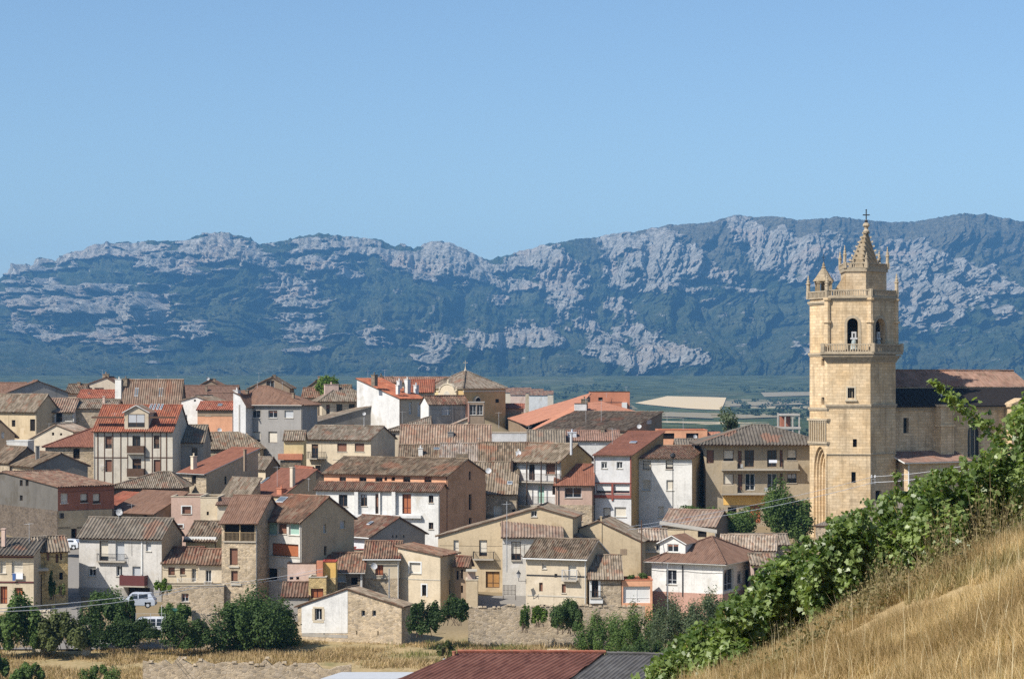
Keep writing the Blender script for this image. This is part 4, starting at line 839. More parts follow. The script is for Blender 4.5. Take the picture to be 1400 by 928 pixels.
# ------------------------------------------------------------------ old chapel with ornate gable (octagonal hipped roof)
def chapel():
    Y = 445.0; s = Y/F; z = lambda row: -(row-HY)/F*Y
    zb = z(605); c = at(640, 605, Y+9)
    root = empty('chapel', c, 0, 'ochre stone chapel with hipped roof, ornate curved gable and round crest', 'chapel')
    X = lambda px: (px-CX)/F*Y-c.x
    p0 = Vector((X(579), -2.0, 0)); p1 = Vector((X(634), -9, 0)); p2 = Vector((X(691)*1.0, -1.0, 0))
    p3 = Vector((X(668), 8, 0)); p4 = Vector((X(605), 8, 0))
    poly = [(p.x,p.y) for p in (p0,p1,p2,p3,p4)]
    ze, za = z(529)-zb, z(505)-zb
    mb = MB(); mb.prism(poly, -2, ze); mb.build('wall', wall('ochre'), root)
    rb = MB(); ap = (X(635), 0.0, za)
    ex = [(x*1.05-.0, y*1.06) for x, y in poly]
    for i in range(5):
        a, b = ex[i], ex[(i+1)%5]; tile_plane(rb, [(*a,ze),(*b,ze),ap], (b[0]-a[0], b[1]-a[1], 0), .34, .05, .04, .15, i)
    for a in ex: ridge(rb, (*a,ze+.08), (ap[0],ap[1],za+.08), .16)
    r = rb.build('roof', [roofm('light'), M('stonetrim')], root)
    q = MB(); q.lathe(ap, [(.35,-.1),(.2,.3),(.1,.4),(.14,.6),(0,.9)], 8); q.tube((ap[0],ap[1],za+.7),(ap[0],ap[1],za+2.2), .04); q.tube((ap[0]-.5,ap[1],za+1.7),(ap[0]+.5,ap[1],za+1.7), .04); q.build('finial', M('stonetrim'), r)
    e = (p1-p0).normalized(); n = Vector((e.y,-e.x,0)); L = (p1-p0).length
    def P(u, zz, d): v = p0+e*u+n*d; return (v.x, v.y, zz)
    # curved espadana
    uc = L*.62; g = MB()
    prof = []
    for t in np.linspace(-1, 1, 25):
        w = 2.5*t; a_ = abs(t)
        hh = .2 if a_ > .8 else (.2+1.5*math.sqrt(max(0, 1-(a_/.8)**2)))
        prof.append((uc+w, ze-.9+hh))
    for (a,za_),(b,zb_) in zip(prof, prof[1:]):
        g.hexa([P(a,ze-4,.5),P(b,ze-4,.5),P(b,ze-4,-.1),P(a,ze-4,-.1),P(a,za_,.5),P(b,zb_,.5),P(b,zb_,-.1),P(a,za_,-.1)])
    g.build('ornate_gable', wall('cream'), root)
    g = MB()
    for (a,za_),(b,zb_) in zip(prof, prof[1:]):
        g.hexa([P(a,za_,.62),P(b,zb_,.62),P(b,zb_,-.2),P(a,za_,-.2),P(a,za_+.22,.62),P(b,zb_+.22,.62),P(b,zb_+.22,-.2),P(a,za_+.22,-.2)])
    for u in (uc-2.3, uc+2.3, uc):
        q0 = P(u, (ze-.5 if u != uc else ze+1.0), .2); g.lathe(q0, [(.28,0),(.2,.3),(.26,.45),(.1,.7),(0,.95)], 8)
    g.build('cornice', M('stonetrim'), root)
    def disc(nm, u, zz, r, mt, mt2, e_=e, n_=n, o_=p0):
        q = MB(); N = 20; pts = [tuple(o_+e_*(u+r*math.cos(2*math.pi*i/N))+n_*.53+Vector((0,0,zz+r*math.sin(2*math.pi*i/N)))) for i in range(N)]
        inn_ = [tuple(o_+e_*(u+r*.78*math.cos(2*math.pi*i/N))+n_*.6+Vector((0,0,zz+r*.78*math.sin(2*math.pi*i/N)))) for i in range(N)]
        back = [tuple(Vector(p)-n_*.7) for p in pts]
        for i in range(N):
            j = (i+1)%N; q.face([pts[i],pts[j],inn_[j],inn_[i]], 0); q.face([back[i],back[j],pts[j],pts[i]], 0)
        q.face(inn_, 1); q.build(nm, [M(mt), M(mt2)], root)
    disc('round_crest', uc-.05, z(538)-zb, .95, 'stonetrim', 'sill')
    e2 = (p2-p1).normalized(); n2 = Vector((e2.y,-e2.x,0))
    disc('round_window', 3.4, z(546)-zb, .85, 'stonetrim', 'dark', e2, n2, p1)
    q = MB()
    v0 = p1+e2*8.8; q.hexa([tuple(v0+e2*a+n2*d+Vector((0,0,zz))) for zz in (z(549)-zb, z(544)-zb) for a, d in ((0,.05),(.9,.05),(.9,-.1),(0,-.1))]); q.build('window', M('dark'), root)
    q = MB(); q.hexa([tuple(p1+e2*a+n2*d+Vector((0,0,zz))) for zz in (ze-.75, ze-.45) for a, d in ((-.1,.15),((p2-p1).length,.15),((p2-p1).length,-.1),(-.1,-.1))])
    q.hexa([tuple(p0+e*a+n*d+Vector((0,0,zz))) for zz in (ze-.75, ze-.45) for a, d in ((0,.15),(uc-2.8,.15),(uc-2.8,-.1),(0,-.1))]); q.build('string_course', M('stonetrim'), root)
    q = MB(); q.hexa([tuple(p0+e*a+n*d+Vector((0,0,zz))) for zz in (z(541)-zb, z(532.5)-zb) for a, d in ((.2,.12),(4.3,.12),(4.3,-.1),(.2,-.1))]); q.build('yellow_panel', wall('yellow'), root)
chapel()

# ------------------------------------------------------------------ the church
def church():
    Y0 = 314.0; zr = lambda row: -(row-HY)/F*Y0
    zb = zr(742); O = Vector((50.5, 319.5, zb))
    root = empty('church', O, 0, 'large sandstone church with polygonal bell tower, crocketed spire and long nave', 'church')
    st = wall('church'); Z = lambda row: zr(row)-zb
    def ext(p, deg, px):      # extend from p along deg until photo column px
        d = (math.cos(R(deg)), math.sin(R(deg))); k = (px-CX)/F
        L = (k*(p[1])-p[0])/(d[0]-k*d[1]); return (p[0]+d[0]*L, p[1]+d[1]*L)
    loc = lambda p: (p[0]-O.x, p[1]-O.y)
    p1 = ((1190-CX)/F*Y0, Y0); p0 = ext(p1, -8, 1131); p2 = ext(p1, 47, 1224.5)
    p3 = (p2[0]-1.0, p2[1]+6.2); p4 = (p3[0]-5.0, p3[1]+3.8); p5 = (p0[0]+.8, p0[1]+12)
    poly = [loc(p) for p in (p0,p1,p2,p3,p4,p5)]
    cx = sum(p[0] for p in poly)/6; cy = sum(p[1] for p in poly)/6
    def off(pl, d):           # offset a convex ring outwards by d metres
        n = len(pl); out = []
        for i in range(n):
            a, b, c = Vector(pl[i-1]), Vector(pl[i]), Vector(pl[(i+1)%n])
            n1 = (b-a).normalized(); n1 = Vector((n1.y,-n1.x)); n2 = (c-b).normalized(); n2 = Vector((n2.y,-n2.x))
            m = (n1+n2); m = m/max(.3, m.dot(n1)); q = b+m*d; out.append((q.x,q.y))
        return out
    def dirL(a, b): d = Vector((b[0]-a[0], b[1]-a[1])); return tuple(d.normalized()), d.length
    def hol(a, b, px, row, w, h, dep=.5):
        e, L = dirL(a, b); k = lambda c: (c-CX)/F
        u = lambda c: (k(c)*(a[1]+O.y)-(a[0]+O.x))/(e[0]-k(c)*e[1])
        return (u(px), u(px+w), Z(row+h), Z(row), dep)
    def shaft(pl, z0, z1, holes, name, mat=st, par=root, skip=()):
        mb = MB(); n = len(pl); made = []
        for i in range(n):
            a, b = pl[i], pl[(i+1)%n]; e, L = dirL(a, b)
            hs = holes.get(i, [])
            if i in skip: continue
            panel(mb, a, e, [(0,z1),(L,z1)], z0, hs)
            made += [(a, e, h) for h in hs]
        o = mb.build(name, mat, par)
        for a, e, h in made:
            q = MB(); fbox(q, a, e, h[0]-.05, h[1]+.05, -h[4]-.1, -h[4], h[2]-.05, h[3]+.05)
            q.build('window', M('dark'), root)
        return o
    fw = [hol(poly[0],poly[1],1159,530,9,14), hol(poly[0],poly[1],1166,600,5.5,11), hol(poly[0],poly[1],1164,645,6,15)]
    shaft(poly, -3, Z(480), {0: fw, 1: [hol(poly[1],poly[2],1197,671,8,14,.4)]}, 'tower')
    fr = MB()
    for h in fw[:1]:
        e, L = dirL(poly[0], poly[1]); t = .22
        fbox(fr, poly[0], e, h[0]-t, h[0], -.1, .06, h[2]-t, h[3]+t); fbox(fr, poly[0], e, h[1], h[1]+t, -.1, .06, h[2]-t, h[3]+t); fbox(fr, poly[0], e, h[0], h[1], -.1, .06, h[3], h[3]+t); fbox(fr, poly[0], e, h[0]-.4, h[1]+.4, -.1, .25, h[2]-.45, h[2]-t-.003)
        for i in (1,2): fbox(fr, poly[0], e, h[0]+(h[1]-h[0])*i/3-.03, h[0]+(h[1]-h[0])*i/3+.03, -.4, -.34, h[2], h[3])
    fr.build('window_surround', M('stonetrim'), root)
    trim = M('churchtrim')
    sc = MB()
    def course(pl, row, d, h, mb): mb.prism(off(pl, d), Z(row)-h, Z(row)); mb.prism(off(pl, d*.5), Z(row)-h*1.9, Z(row)-h-.002)
    course(poly, 552.5, .22, .28, sc); sc.prism(off(poly, .14), Z(621.5), Z(620))
    sc.build('string_course', trim, root)
    # plinth slightly wider below row 620
    pl = MB(); q = off(poly, .10); n = 6
    for i in range(n): 
        if i in (0,1): continue
        e, L = dirL(q[i], q[(i+1)%n]); panel(pl, q[i], e, [(0,Z(622)),(L,Z(622))], -3)
    pl.build('plinth', st, root)
    # gallery on a corbel
    g = MB()
    for k, (row, d) in enumerate(((495,.14),(492.5,.3),(490,.5),(487.5,.72),(484,.92))): g.prism(off(poly, d), Z(row), Z(row-2.6)-.01*(k%2))
    g.build('gallery_corbel', trim, root)
    def balustrade(pl, z0, z1, name, sides, sp=.36, r=.075, mat=trim, post=.22):
        mb = MB()
        for i in sides:
            a, b = pl[i], pl[(i+1)%len(pl)]; e, L = dirL(a, b)
            fbox(mb, a, e, 0, L, -.12, .12, z1-.16, z1); fbox(mb, a, e, 0, L, -.12, .12, z0, z0+.12)
            k = max(2, int(L/sp))
            for j in range(k+1):
                s = L*j/k; rr = post*.7 if j in (0,k) else r
                fbox(mb, a, e, s-rr, s+rr, -rr, rr, z0+.121, z1-.161)
            for s in (0, L): fbox(mb, a, e, s-post, s+post, -post, post, z0-.003, z1+.1)
        return mb.build(name, mat, root)
    balustrade(off(poly, .76), Z(481.4), Z(470), 'gallery_balustrade', (5,0,1,2))
    # belfry with arched openings
    def arch_face(mb, a, e, L, z0, z1, s0, s1, za, zt, dep, n=12):
        P = lambda s, z, d=0: (a[0]+e[0]*s-e[1]*d, a[1]+e[1]*s+e[0]*d, z)
        r = (s1-s0)/2; zs = zt-r; c = (s0+s1)/2
        mb.face([P(0,z0),P(s0,z0),P(s0,z1),P(0,z1)]); mb.face([P(s1,z0),P(L,z0),P(L,z1),P(s1,z1)])
        if za > z0+.01: mb.face([P(s0,z0),P(s1,z0),P(s1,za),P(s0,za)])
        A = [(c-r*math.cos(math.pi*i/n), zs+r*math.sin(math.pi*i/n)) for i in range(n+1)]
        for (u,v),(u2,v2) in zip(A, A[1:]):
            mb.face([P(u,v),P(u2,v2),P(u2,z1),P(u,z1)]); mb.face([P(u,v,dep),P(u2,v2,dep),P(u2,v2),P(u,v)])
        mb.face([P(s0,za),P(s0,za,dep),P(s0,zs,dep),P(s0,zs)]); mb.face([P(s1,za,dep),P(s1,za),P(s1,zs),P(s1,zs,dep)]); mb.face([P(s0,za),P(s1,za),P(s1,za,dep),P(s0,za,dep)])
        return c, zs, r
    mb = MB(); z0, z1 = Z(480), Z(405); cen = []
    for i in range(6):
        a, b = poly[i], poly[(i+1)%6]; e, L = dirL(a, b)
        if i in (0,1):
            h = hol(a, b, (1158.5 if i == 0 else 1196.5), 435, (14.5 if i == 0 else 13.5), 44)
            c, zs, r = arch_face(mb, a, e, L, z0, z1, h[0], h[1], h[2], h[3], .9); cen.append((a, e, c, h))
        else: panel(mb, a, e, [(0,z1),(L,z1)], z0)
    mb.face([(x,y,z0+.02) for x,y in poly]); mb.face([(x,y,z1-.02) for x,y in poly])
    mb.build('belfry', st, root)
    am = MB()
    for a, e, c, h in cen:   # raised moulding round each bell opening
        r = (h[1]-h[0])/2; zs = h[3]-r
        P = lambda s, z, d: (a[0]+e[0]*s+e[1]*d, a[1]+e[1]*s-e[0]*d, z)
        for k in range(12):
            t0, t1 = math.pi*k/12, math.pi*(k+1)/12
            am.hexa([P(c-rr*math.cos(t), zs+rr*math.sin(t), d) for d in (.08,-.02) for rr, t in ((r+.03,t0),(r+.42,t0),(r+.42,t1),(r+.03,t1))])
        for sg in (-1, 1): fbox(am, a, e, *(sorted((c+sg*(r+.03), c+sg*(r+.42)))), -.02, .07, h[2], zs)
    am.build('arch_moulding', trim, root)
    for i in (0,1,2):   # corner pilasters of the belfry
        pi_ = MB(); x, y = poly[i]; pi_.tube((x,y,Z(480)),(x,y,Z(408)), .42, 8); pi_.tube((x,y,Z(441)),(x,y,Z(438)), .62, 8); pi_.tube((x,y,Z(410)),(x,y,Z(407)), .6, 8)
        pi_.build('pilaster', st, root)
    co = MB()
    for k,(row,d) in enumerate(((411,.10),(409,.22),(407.3,.36))): co.prism(off(poly, d), Z(row), Z(row-2.4)-.012*(k%2))
    co.build('cornice', trim, root)
    balustrade(off(poly, .12), Z(404.8), Z(395.5), 'roof_balustrade', (5,0,1,2), .34)
    # upper stage
    q1 = ((1184-CX)/F*(Y0+3.0), Y0+3.0); q0 = ext(q1, -8, 1156); q2 = ext(q1, 47, 1212)
    q3 = (q2[0]-.6, q2[1]+3.4); q4 = (q3[0]-2.6, q3[1]+2.4); q5 = (q0[0]+.3, q0[1]+6.5)
    up = [loc(p) for p in (q0,q1,q2,q3,q4,q5)]; Zu = lambda row: (-(row-HY)/F*(Y0+3.0))-zb
    m2 = MB(); m2.prism(up, Z(407), Zu(366)); m2.build('upper_stage', st, root)
    c2 = MB(); c2.prism(off(up, .2), Zu(369.5), Zu(366.5)); c2.prism(off(up, .18), Zu(371), Zu(369.52)); c2.build('upper_cornice', trim, root)
    balustrade(off(up, .12), Zu(366.4), Zu(359), 'upper_balustrade', (5,0,1,2,3), .3, .06)
    ucx = sum(p[0] for p in up)/6; ucy = sum(p[1] for p in up)/6
    # sloping buttress stone left of the upper stage
    bt = MB(); a = loc(ext(q0, 176, 1139)); 
    for dy in (0,):
        A0, A1 = Vector((a[0], a[1], Z(404))), Vector((up[0][0]-.01, up[0][1]+.2, Z(404)))
        T1 = Vector((up[0][0]-.01, up[0][1]+.2, Zu(374))); T0 = Vector((a[0], a[1], Z(398)))
        w = Vector((.2, 1.7, 0))
        bt.hexa([A0, A1, A1+w, A0+w, T0, T1, T1+w, T0+w])
    bt.build('flying_buttress', st, root)
    # spire
    sp = MB(); base = off(up, -.85); ap = Vector((((1184.3-CX)/F*(O.y+ucy-.6))-O.x, ucy-.6, Zu(309))); zb_ = Zu(366)
    b3 = [Vector((x, y, zb_)) for x, y in base]
    for i in range(6): sp.face([b3[i], b3[(i+1)%6], tuple(ap)])
    sp.build('spire', wall('churchgrey'), root)
    for p in b3:
        for k in range(1, 9):
            c = p.lerp(ap, k/9.3); out = (Vector((p.x-ap.x, p.y-ap.y, 0))).normalized(); s = .19*(1-.35*k/9)
            c = c+out*s*.7
            ck = MB(); ck.hexa([tuple(c+Vector((dx*s, dy*s, 0))) for dx, dy in ((-1,-1),(1,-1),(1,1),(-1,1))]+[tuple(c+out*s*.6+Vector((dx*s*.6, dy*s*.6, s*1.7))) for dx, dy in ((-1,-1),(1,-1),(1,1),(-1,1))]); ck.build('crocket', trim, root)
    ck = MB(); ck.lathe(tuple(ap+Vector((0,0,-.7))), [(.42,0),(.5,.25),(.25,.5),(.3,.8),(.52,1.0),(.45,1.3),(.16,1.5),(.1,1.9)], 10)
    ck.build('spire_finial', trim, root)
    cr = MB(); zt = Zu(284); t = .085
    cr.tube((ap.x,ap.y,ap.z+.4),(ap.x,ap.y,zt), t, 6); cr.tube((ap.x-.42,ap.y,zt-.75),(ap.x+.42,ap.y,zt-.75), t, 6)
    for d in ((-.42,-.75),(.42,-.75),(0,0)): cr.lathe((ap.x+d[0],ap.y,zt+d[1]-.1), [(0,0),(.14,.1),(0,.22)], 6)
    cr.lathe((ap.x,ap.y,ap.z+.55), [(0,0),(.24,.2),(.24,.5),(0,.7)], 8); cr.build('cross', M('iron'), root)
    # pinnacles
    def pinn(x, y, z, h, r=.22):
        pn = MB(); pn.lathe((x,y,z), [(r,0),(r,h*.42),(r*1.35,h*.45),(r*1.35,h*.5),(r*.8,h*.52),(r*.9,h*.66),(r*.45,h*.7),(r*.6,h*.78),(r*.3,h*.84),(r*.38,h*.9),(0,h)], 8); pn.build('pinnacle', trim, root)
    o2 = off(up, .12)
    for i, h in ((0,2.7),(1,1.6),(2,2.7),(3,2.4),(5,2.2)): pinn(o2[i][0], o2[i][1], Zu(360), h)
    o1 = off(poly, .12)
    for i, h in ((2,2.6),(0,1.3),(3,2.4)): pinn(o1[i][0]-(0 if i else 0), o1[i][1], Z(396), h, .26)
    # facade wing with portal, facing left
    fdeg = -66; a_f = (math.cos(R(fdeg)), math.sin(R(fdeg)))
    pc = p0; k = (1107-CX)/F; Lf = (pc[0]-k*pc[1])/(a_f[0]-k*a_f[1]); pa = (pc[0]-a_f[0]*Lf, pc[1]-a_f[1]*Lf)
    A, C = loc(pa), loc(pc); e = a_f; L = Lf
    C = (C[0]+.02, C[1]+.05)
    back = (3.2*-e[1], 3.2*e[0])   # inward
    wing = [A, C, (C[0]+back[0], C[1]+back[1]), (A[0]+back[0], A[1]+back[1])]
    def hw(px, row, w, h, dep=.4):
        u = lambda c: ((c-CX)/F*(A[1]+O.y)-(A[0]+O.x))/(e[0]-(c-CX)/F*e[1])
        return (u(px), u(px+w), Z(row+h), Z(row), dep)
    mb = MB()
    hs = [hw(1123,490,4,10), hw(1123,543,4,10)]
    panel(mb, A, e, [(0,Z(408)),(L,Z(408))], Z(608), hs)
    for i in (1,2,3):
        a, b = wing[i], wing[(i+1)%4]; ee, LL = dirL(a, b); panel(mb, a, ee, [(0,Z(408)),(LL,Z(408))], -3)
    # portal: three stepped arches, one inside the other
    P = lambda s, z, d=0: (A[0]+e[0]*s-e[1]*d, A[1]+e[1]*s+e[0]*d, z)
    steps = [(1.1, L-.25, 0), (1.35, L-.42, .35), (1.6, L-.6, .7), (1.85, L-.78, 1.05)]
    zspr, n = Z(655), 14
    def ring(s0, s1, d, ztop):
        c = (s0+s1)/2; r = (s1-s0)/2; hgt = ztop-zspr
        return [(c-r*math.cos(math.pi*i/n), zspr+hgt*(math.sin(math.pi*i/n))**.85) for i in range(n+1)]
    prev = None
    for q, (s0, s1, d) in enumerate(steps):
        A_ = ring(s0, s1, d, Z(611+q*4))
        if q == 0: outer = (0, L, Z(608))
        oz = Z(608) if q == 0 else None
        if q == 0:
            mb.face([P(0,-3),P(s0,-3),P(s0,oz),P(0,oz)]); mb.face([P(s1,-3),P(L,-3),P(L,oz),P(s1,oz)])
            for (u,v),(u2,v2) in zip(A_, A_[1:]): mb.face([P(u,v),P(u2,v2),P(u2,oz),P(u,oz)])
        else:
            for (u,v),(u2,v2),(w,x),(w2,x2) in zip(A_, A_[1:], prev, prev[1:]): mb.face([P(u,v,d),P(u2,v2,d),P(w2,x2,d),P(w,x,d)])
            mb.face([P(prev[0][0],-3,d),P(s0,-3,d),P(s0,zspr,d),P(prev[0][0],zspr,d)]); mb.face([P(s1,-3,d),P(prev[-1][0],-3,d),P(prev[-1][0],zspr,d),P(s1,zspr,d)])
        nd = d+.35 if q < 3 else 2.2
        for (u,v),(u2,v2) in zip(A_, A_[1:]): mb.face([P(u,v,nd),P(u2,v2,nd),P(u2,v2,d),P(u,v,d)])
        mb.face([P(s0,-3,d),P(s0,-3,nd),P(s0,zspr,nd),P(s0,zspr,d)]); mb.face([P(s1,-3,nd),P(s1,-3,d),P(s1,zspr,d),P(s1,zspr,nd)])
        prev = A_
    mb.face([P(steps[3][0],-3,2.2),P(steps[3][1],-3,2.2),P(steps[3][1],Z(622),2.2),P(steps[3][0],Z(622),2.2)])
    mb.build('portal_wing', st, root)
    for h in hs:
        q = MB(); fbox(q, A, e, h[0]-.05, h[1]+.05, -h[4]-.1, -h[4], h[2]-.05, h[3]+.05); q.build('window', M('dark'), root)
    for row, d in ((482,.2),(557,.2),(411,.25),(572.5,.3),(604,.25)): sc = MB(); sc.prism(off(wing, d), Z(row)-.3, Z(row)); sc.prism(off(wing, d*.5), Z(row)-.5, Z(row)-.302); sc.build('wing_course', trim, root)
    ga = MB()
    for k in range(8): 
        s = .25+(L-.5)*k/7; fbox(ga, A, e, s-.10, s+.10, .02, .24, Z(603.9), Z(575.5))
        if k < 7:
            s2 = s+(L-.5)/14; fbox(ga, A, e, s2-.2, s2+.2, .01, .12, Z(577.6), Z(575.6))
    ga.build('blind_arcade', trim, root)
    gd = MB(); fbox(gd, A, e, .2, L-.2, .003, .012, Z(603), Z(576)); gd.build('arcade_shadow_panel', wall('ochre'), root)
    balustrade(off(wing, .15), Z(407.5), Z(397), 'turret_balustrade', (3,0,1), .34)
    o3 = off(wing, .15)
    for i in (0,1,3): pinn(o3[i][0], o3[i][1], Z(397), 2.4, .27)
    # little open turret with a pyramid cap
    tc = Vector((((1126-CX)/F*(Y0+4.0))-O.x, 4.0+Y0-O.y))
    tu = MB(); hr = .86
    for dx in (-1, 1):
        for dy in (-1, 1): tu.box((tc.x+dx*hr-.22, tc.y+dy*hr-.22, Z(408)), (tc.x+dx*hr+.22, tc.y+dy*hr+.22, Z(386)))
    tu.box((tc.x-hr-.3, tc.y-hr-.3, Z(386)+.002), (tc.x+hr+.3, tc.y+hr+.3, Z(383))); tu.box((tc.x-.3, tc.y-.1, Z(408)), (tc.x+.4, tc.y+.6, Z(386)-.002))
    tu.build('turret', wall('churchgrey'), root)
    cap = MB(); r0 = hr+.36; cap.lathe((tc.x, tc.y, Z(383)+.003), [(r0*1.3,0),(r0*.85,.7),(r0*.5,1.4),(.26,1.9),(.32,2.05),(.16,2.2),(.2,2.4),(0,2.9)], 8); co_ = cap.build('turret_cap', wall('churchgrey'), root)
    cr = MB(); cr.tube((tc.x,tc.y,Z(365)),(tc.x,tc.y,Z(345)), .03, 5); cr.tube((tc.x-.3,tc.y,Z(350)),(tc.x+.3,tc.y,Z(350)), .025, 5); cr.tube((tc.x-.22,tc.y,Z(353)),(tc.x+.22,tc.y,Z(353)), .02, 5); cr.build('iron_cross', M('iron'), root)
    # nave
    nd = 31; ne = (math.cos(R(nd)), math.sin(R(nd))); ni = (-ne[1], ne[0])
    n0 = (p2[0]-.4, p2[1]+1.8); k = (1430-CX)/F; NL = (k*n0[1]-n0[0])/(ne[0]-k*ne[1]); ND = 15.0
    N0 = loc(n0); zn = lambda row: (-(row-HY)/F*n0[1])-zb
    ze, zg = zn(552), (-(509-HY)/F*(n0[1]+ni[1]*ND/2))-zb
    def nu(px): k = (px-CX)/F; return (k*n0[1]-n0[0])/(ne[0]-k*ne[1])
    def nz(px, row): return -(row-HY)/F*(n0[1]+ne[1]*nu(px))-zb
    mb = MB(); wh = (nu(1235), nu(1242.5), nz(1238,592), nz(1238,571), .5)
    u_a, u_b = nu(1323), nu(1341)
    panel(mb, N0, ne, [(0,ze),(u_a-1,ze)], -3, [wh])
    a2 = (N0[0]+ne[0]*(u_a-1), N0[1]+ne[1]*(u_a-1)); 
    arch_face(mb, a2, ne, u_b-u_a+2, -3, ze, 1.0, 1+u_b-u_a, nz(1332,624), nz(1332,580), .6)
    a3 = (N0[0]+ne[0]*(u_b+1), N0[1]+ne[1]*(u_b+1)); panel(mb, a3, ne, [(0,ze),(NL-u_b-1,ze)], -3)
    E1 = (N0[0]+ne[0]*NL, N0[1]+ne[1]*NL); panel(mb, E1, ni, [(0,ze),(ND/2,zg),(ND,ze)], -3)
    B1 = (E1[0]+ni[0]*ND, E1[1]+ni[1]*ND); panel(mb, B1, (-ne[0],-ne[1]), [(0,ze),(NL,ze)], -3)
    B0 = (N0[0]+ni[0]*ND, N0[1]+ni[1]*ND); panel(mb, B0, (-ni[0],-ni[1]), [(0,ze),(ND/2,zg),(ND,ze)], -3)
    mb.build('nave', st, root)
    for s0, s1, a, b in ((wh[0], wh[1], wh[2], wh[3]), (u_a, u_b, nz(1332,626), nz(1332,578))):
        q = MB(); fbox(q, N0, ne, s0-.05, s1+.05, -.62, -.52, a, b); q.build('window', M('glass'), root)
    q = MB(); 
    for i in range(1,3): fbox(q, N0, ne, u_a+(u_b-u_a)*i/3-.04, u_a+(u_b-u_a)*i/3+.04, -.5, -.42, nz(1332,624), nz(1332,580))
    q.build('tracery', M('stonetrim'), root)
    rb = MB(); m = (zg-ze)/(ND/2); oh = .7
    V = lambda s, v, z: (N0[0]+ne[0]*s+ni[0]*v, N0[1]+ne[1]*s+ni[1]*v, z)
    vb = ND/2*.46
    tile_plane(rb, [V(-.5,vb,ze+vb*m+.28),V(NL+.4,vb,ze+vb*m+.28),V(NL+.4,ND/2,zg+.28),V(-.5,ND/2,zg+.28)], (*ne,0), .34, .05, .16, .22, 5)
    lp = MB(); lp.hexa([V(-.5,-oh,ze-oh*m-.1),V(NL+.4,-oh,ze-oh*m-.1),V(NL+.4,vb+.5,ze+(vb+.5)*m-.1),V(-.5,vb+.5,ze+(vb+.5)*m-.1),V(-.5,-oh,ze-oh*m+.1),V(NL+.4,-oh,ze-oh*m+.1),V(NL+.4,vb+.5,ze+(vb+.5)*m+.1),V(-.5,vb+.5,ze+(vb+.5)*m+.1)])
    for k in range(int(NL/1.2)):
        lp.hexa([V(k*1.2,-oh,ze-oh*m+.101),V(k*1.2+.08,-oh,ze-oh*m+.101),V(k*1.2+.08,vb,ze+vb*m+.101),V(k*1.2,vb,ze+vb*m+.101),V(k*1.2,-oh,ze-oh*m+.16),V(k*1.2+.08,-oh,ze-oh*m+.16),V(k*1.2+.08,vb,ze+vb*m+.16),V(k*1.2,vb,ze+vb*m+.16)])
    lp.build('dark_apron', plain('dark_sheet', (.030,.026,.025), .9, .05, .3), root)  # near-black ribbed strip below the tiles, along the foot of the nave roof
    vp = MB(); u_ = nu(1297); c_ = V(u_, 1.6, ze+1.6*m); vp.tube(c_, (c_[0],c_[1],c_[2]+1.5), .14, 8); vp.tube((c_[0],c_[1],c_[2]+1.5), (c_[0],c_[1],c_[2]+1.75), .22, 8); vp.build('vent_pipe', M('steel'), root)
    tile_plane(rb, [V(-.5,ND+oh,ze-oh*m+.28),V(NL+.4,ND+oh,ze-oh*m+.28),V(NL+.4,ND/2,zg+.28),V(-.5,ND/2,zg+.28)], (*ne,0), .3, .04, .08, .3, 6)
    ridge(rb, V(-.5,ND/2,zg+.33), V(NL+.4,ND/2,zg+.33), .16)
    rb.build('nave_roof', [roofm('pink'), M('stonetrim')], root)
    q = MB(); fbox(q, N0, ne, 0, NL, -.02, .35, ze-.75, ze-.42); fbox(q, N0, ne, 0, NL, -.02, .18, ze-1.05, ze-.755); q.build('nave_cornice', trim, root)
    bu = MB(); b0, b1 = nu(1277), nu(1295)
    fbox(bu, N0, ne, b0, b1, -.05, 1.5, -3, nz(1286,556)); fbox(bu, N0, ne, b0-.2, b1+.2, -.05, 1.75, nz(1286,556)+.002, nz(1286,552.5)); fbox(bu, N0, ne, b0-.12, b1+.12, .3, 1.65, nz(1286,583), nz(1286,580)); bu.build('buttress', st, root)
    pd = MB(); d0, d1 = nu(1373), nu(1402); 
    fbox(pd, N0, ne, d0, d1, -.05, 1.6, -3, nz(1387,556)); fbox(pd, N0, ne, d0-.3, d1+.3, -.05, 1.9, nz(1387,556)+.002, nz(1387,552))
    Pd = lambda s, d, z: (N0[0]+ne[0]*s+ne[1]*d, N0[1]+ne[1]*s-ne[0]*d, z)
    zz = nz(1387,552)+.004; zt = nz(1387,544)
    pd.face([Pd(d0-.3,1.9,zz),Pd(d1+.3,1.9,zz),Pd((d0+d1)/2,1.9,zt)]); pd.face([Pd(d0-.3,1.9,zz),Pd((d0+d1)/2,1.9,zt),Pd((d0+d1)/2,-.1,zt),Pd(d0-.3,-.1,zz)]); pd.face([Pd(d1+.3,1.9,zz),Pd(d1+.3,-.1,zz),Pd((d0+d1)/2,-.1,zt),Pd((d0+d1)/2,1.9,zt)])
    pd.build('pediment', st, root)
    vn_ = MB(); s = nu(1261); c = V(s, ND/2, zg+.2)
    vn_.lathe(c, [(.5,0),(.4,.4),(.2,.5),(.3,.9),(.36,1.2),(.12,1.4),(.18,1.6),(0,1.8)], 8); vn_.build('ridge_finial', M('stonetrim'), root)
    # lean-to chapel at the foot of the nave
    le = MB(); l0, l1 = .2, nu(1304); D_ = 4.2; zt, zl = nz(1260,618), nz(1260,631)
    zl = -(632-HY)/F*(n0[1]+ne[1]*l0-ne[0]*D_)-zb
    fbox(le, N0, ne, l0, l1-.3, -.02, D_-.7, -3, zl); le.build('side_chapel', st, root)
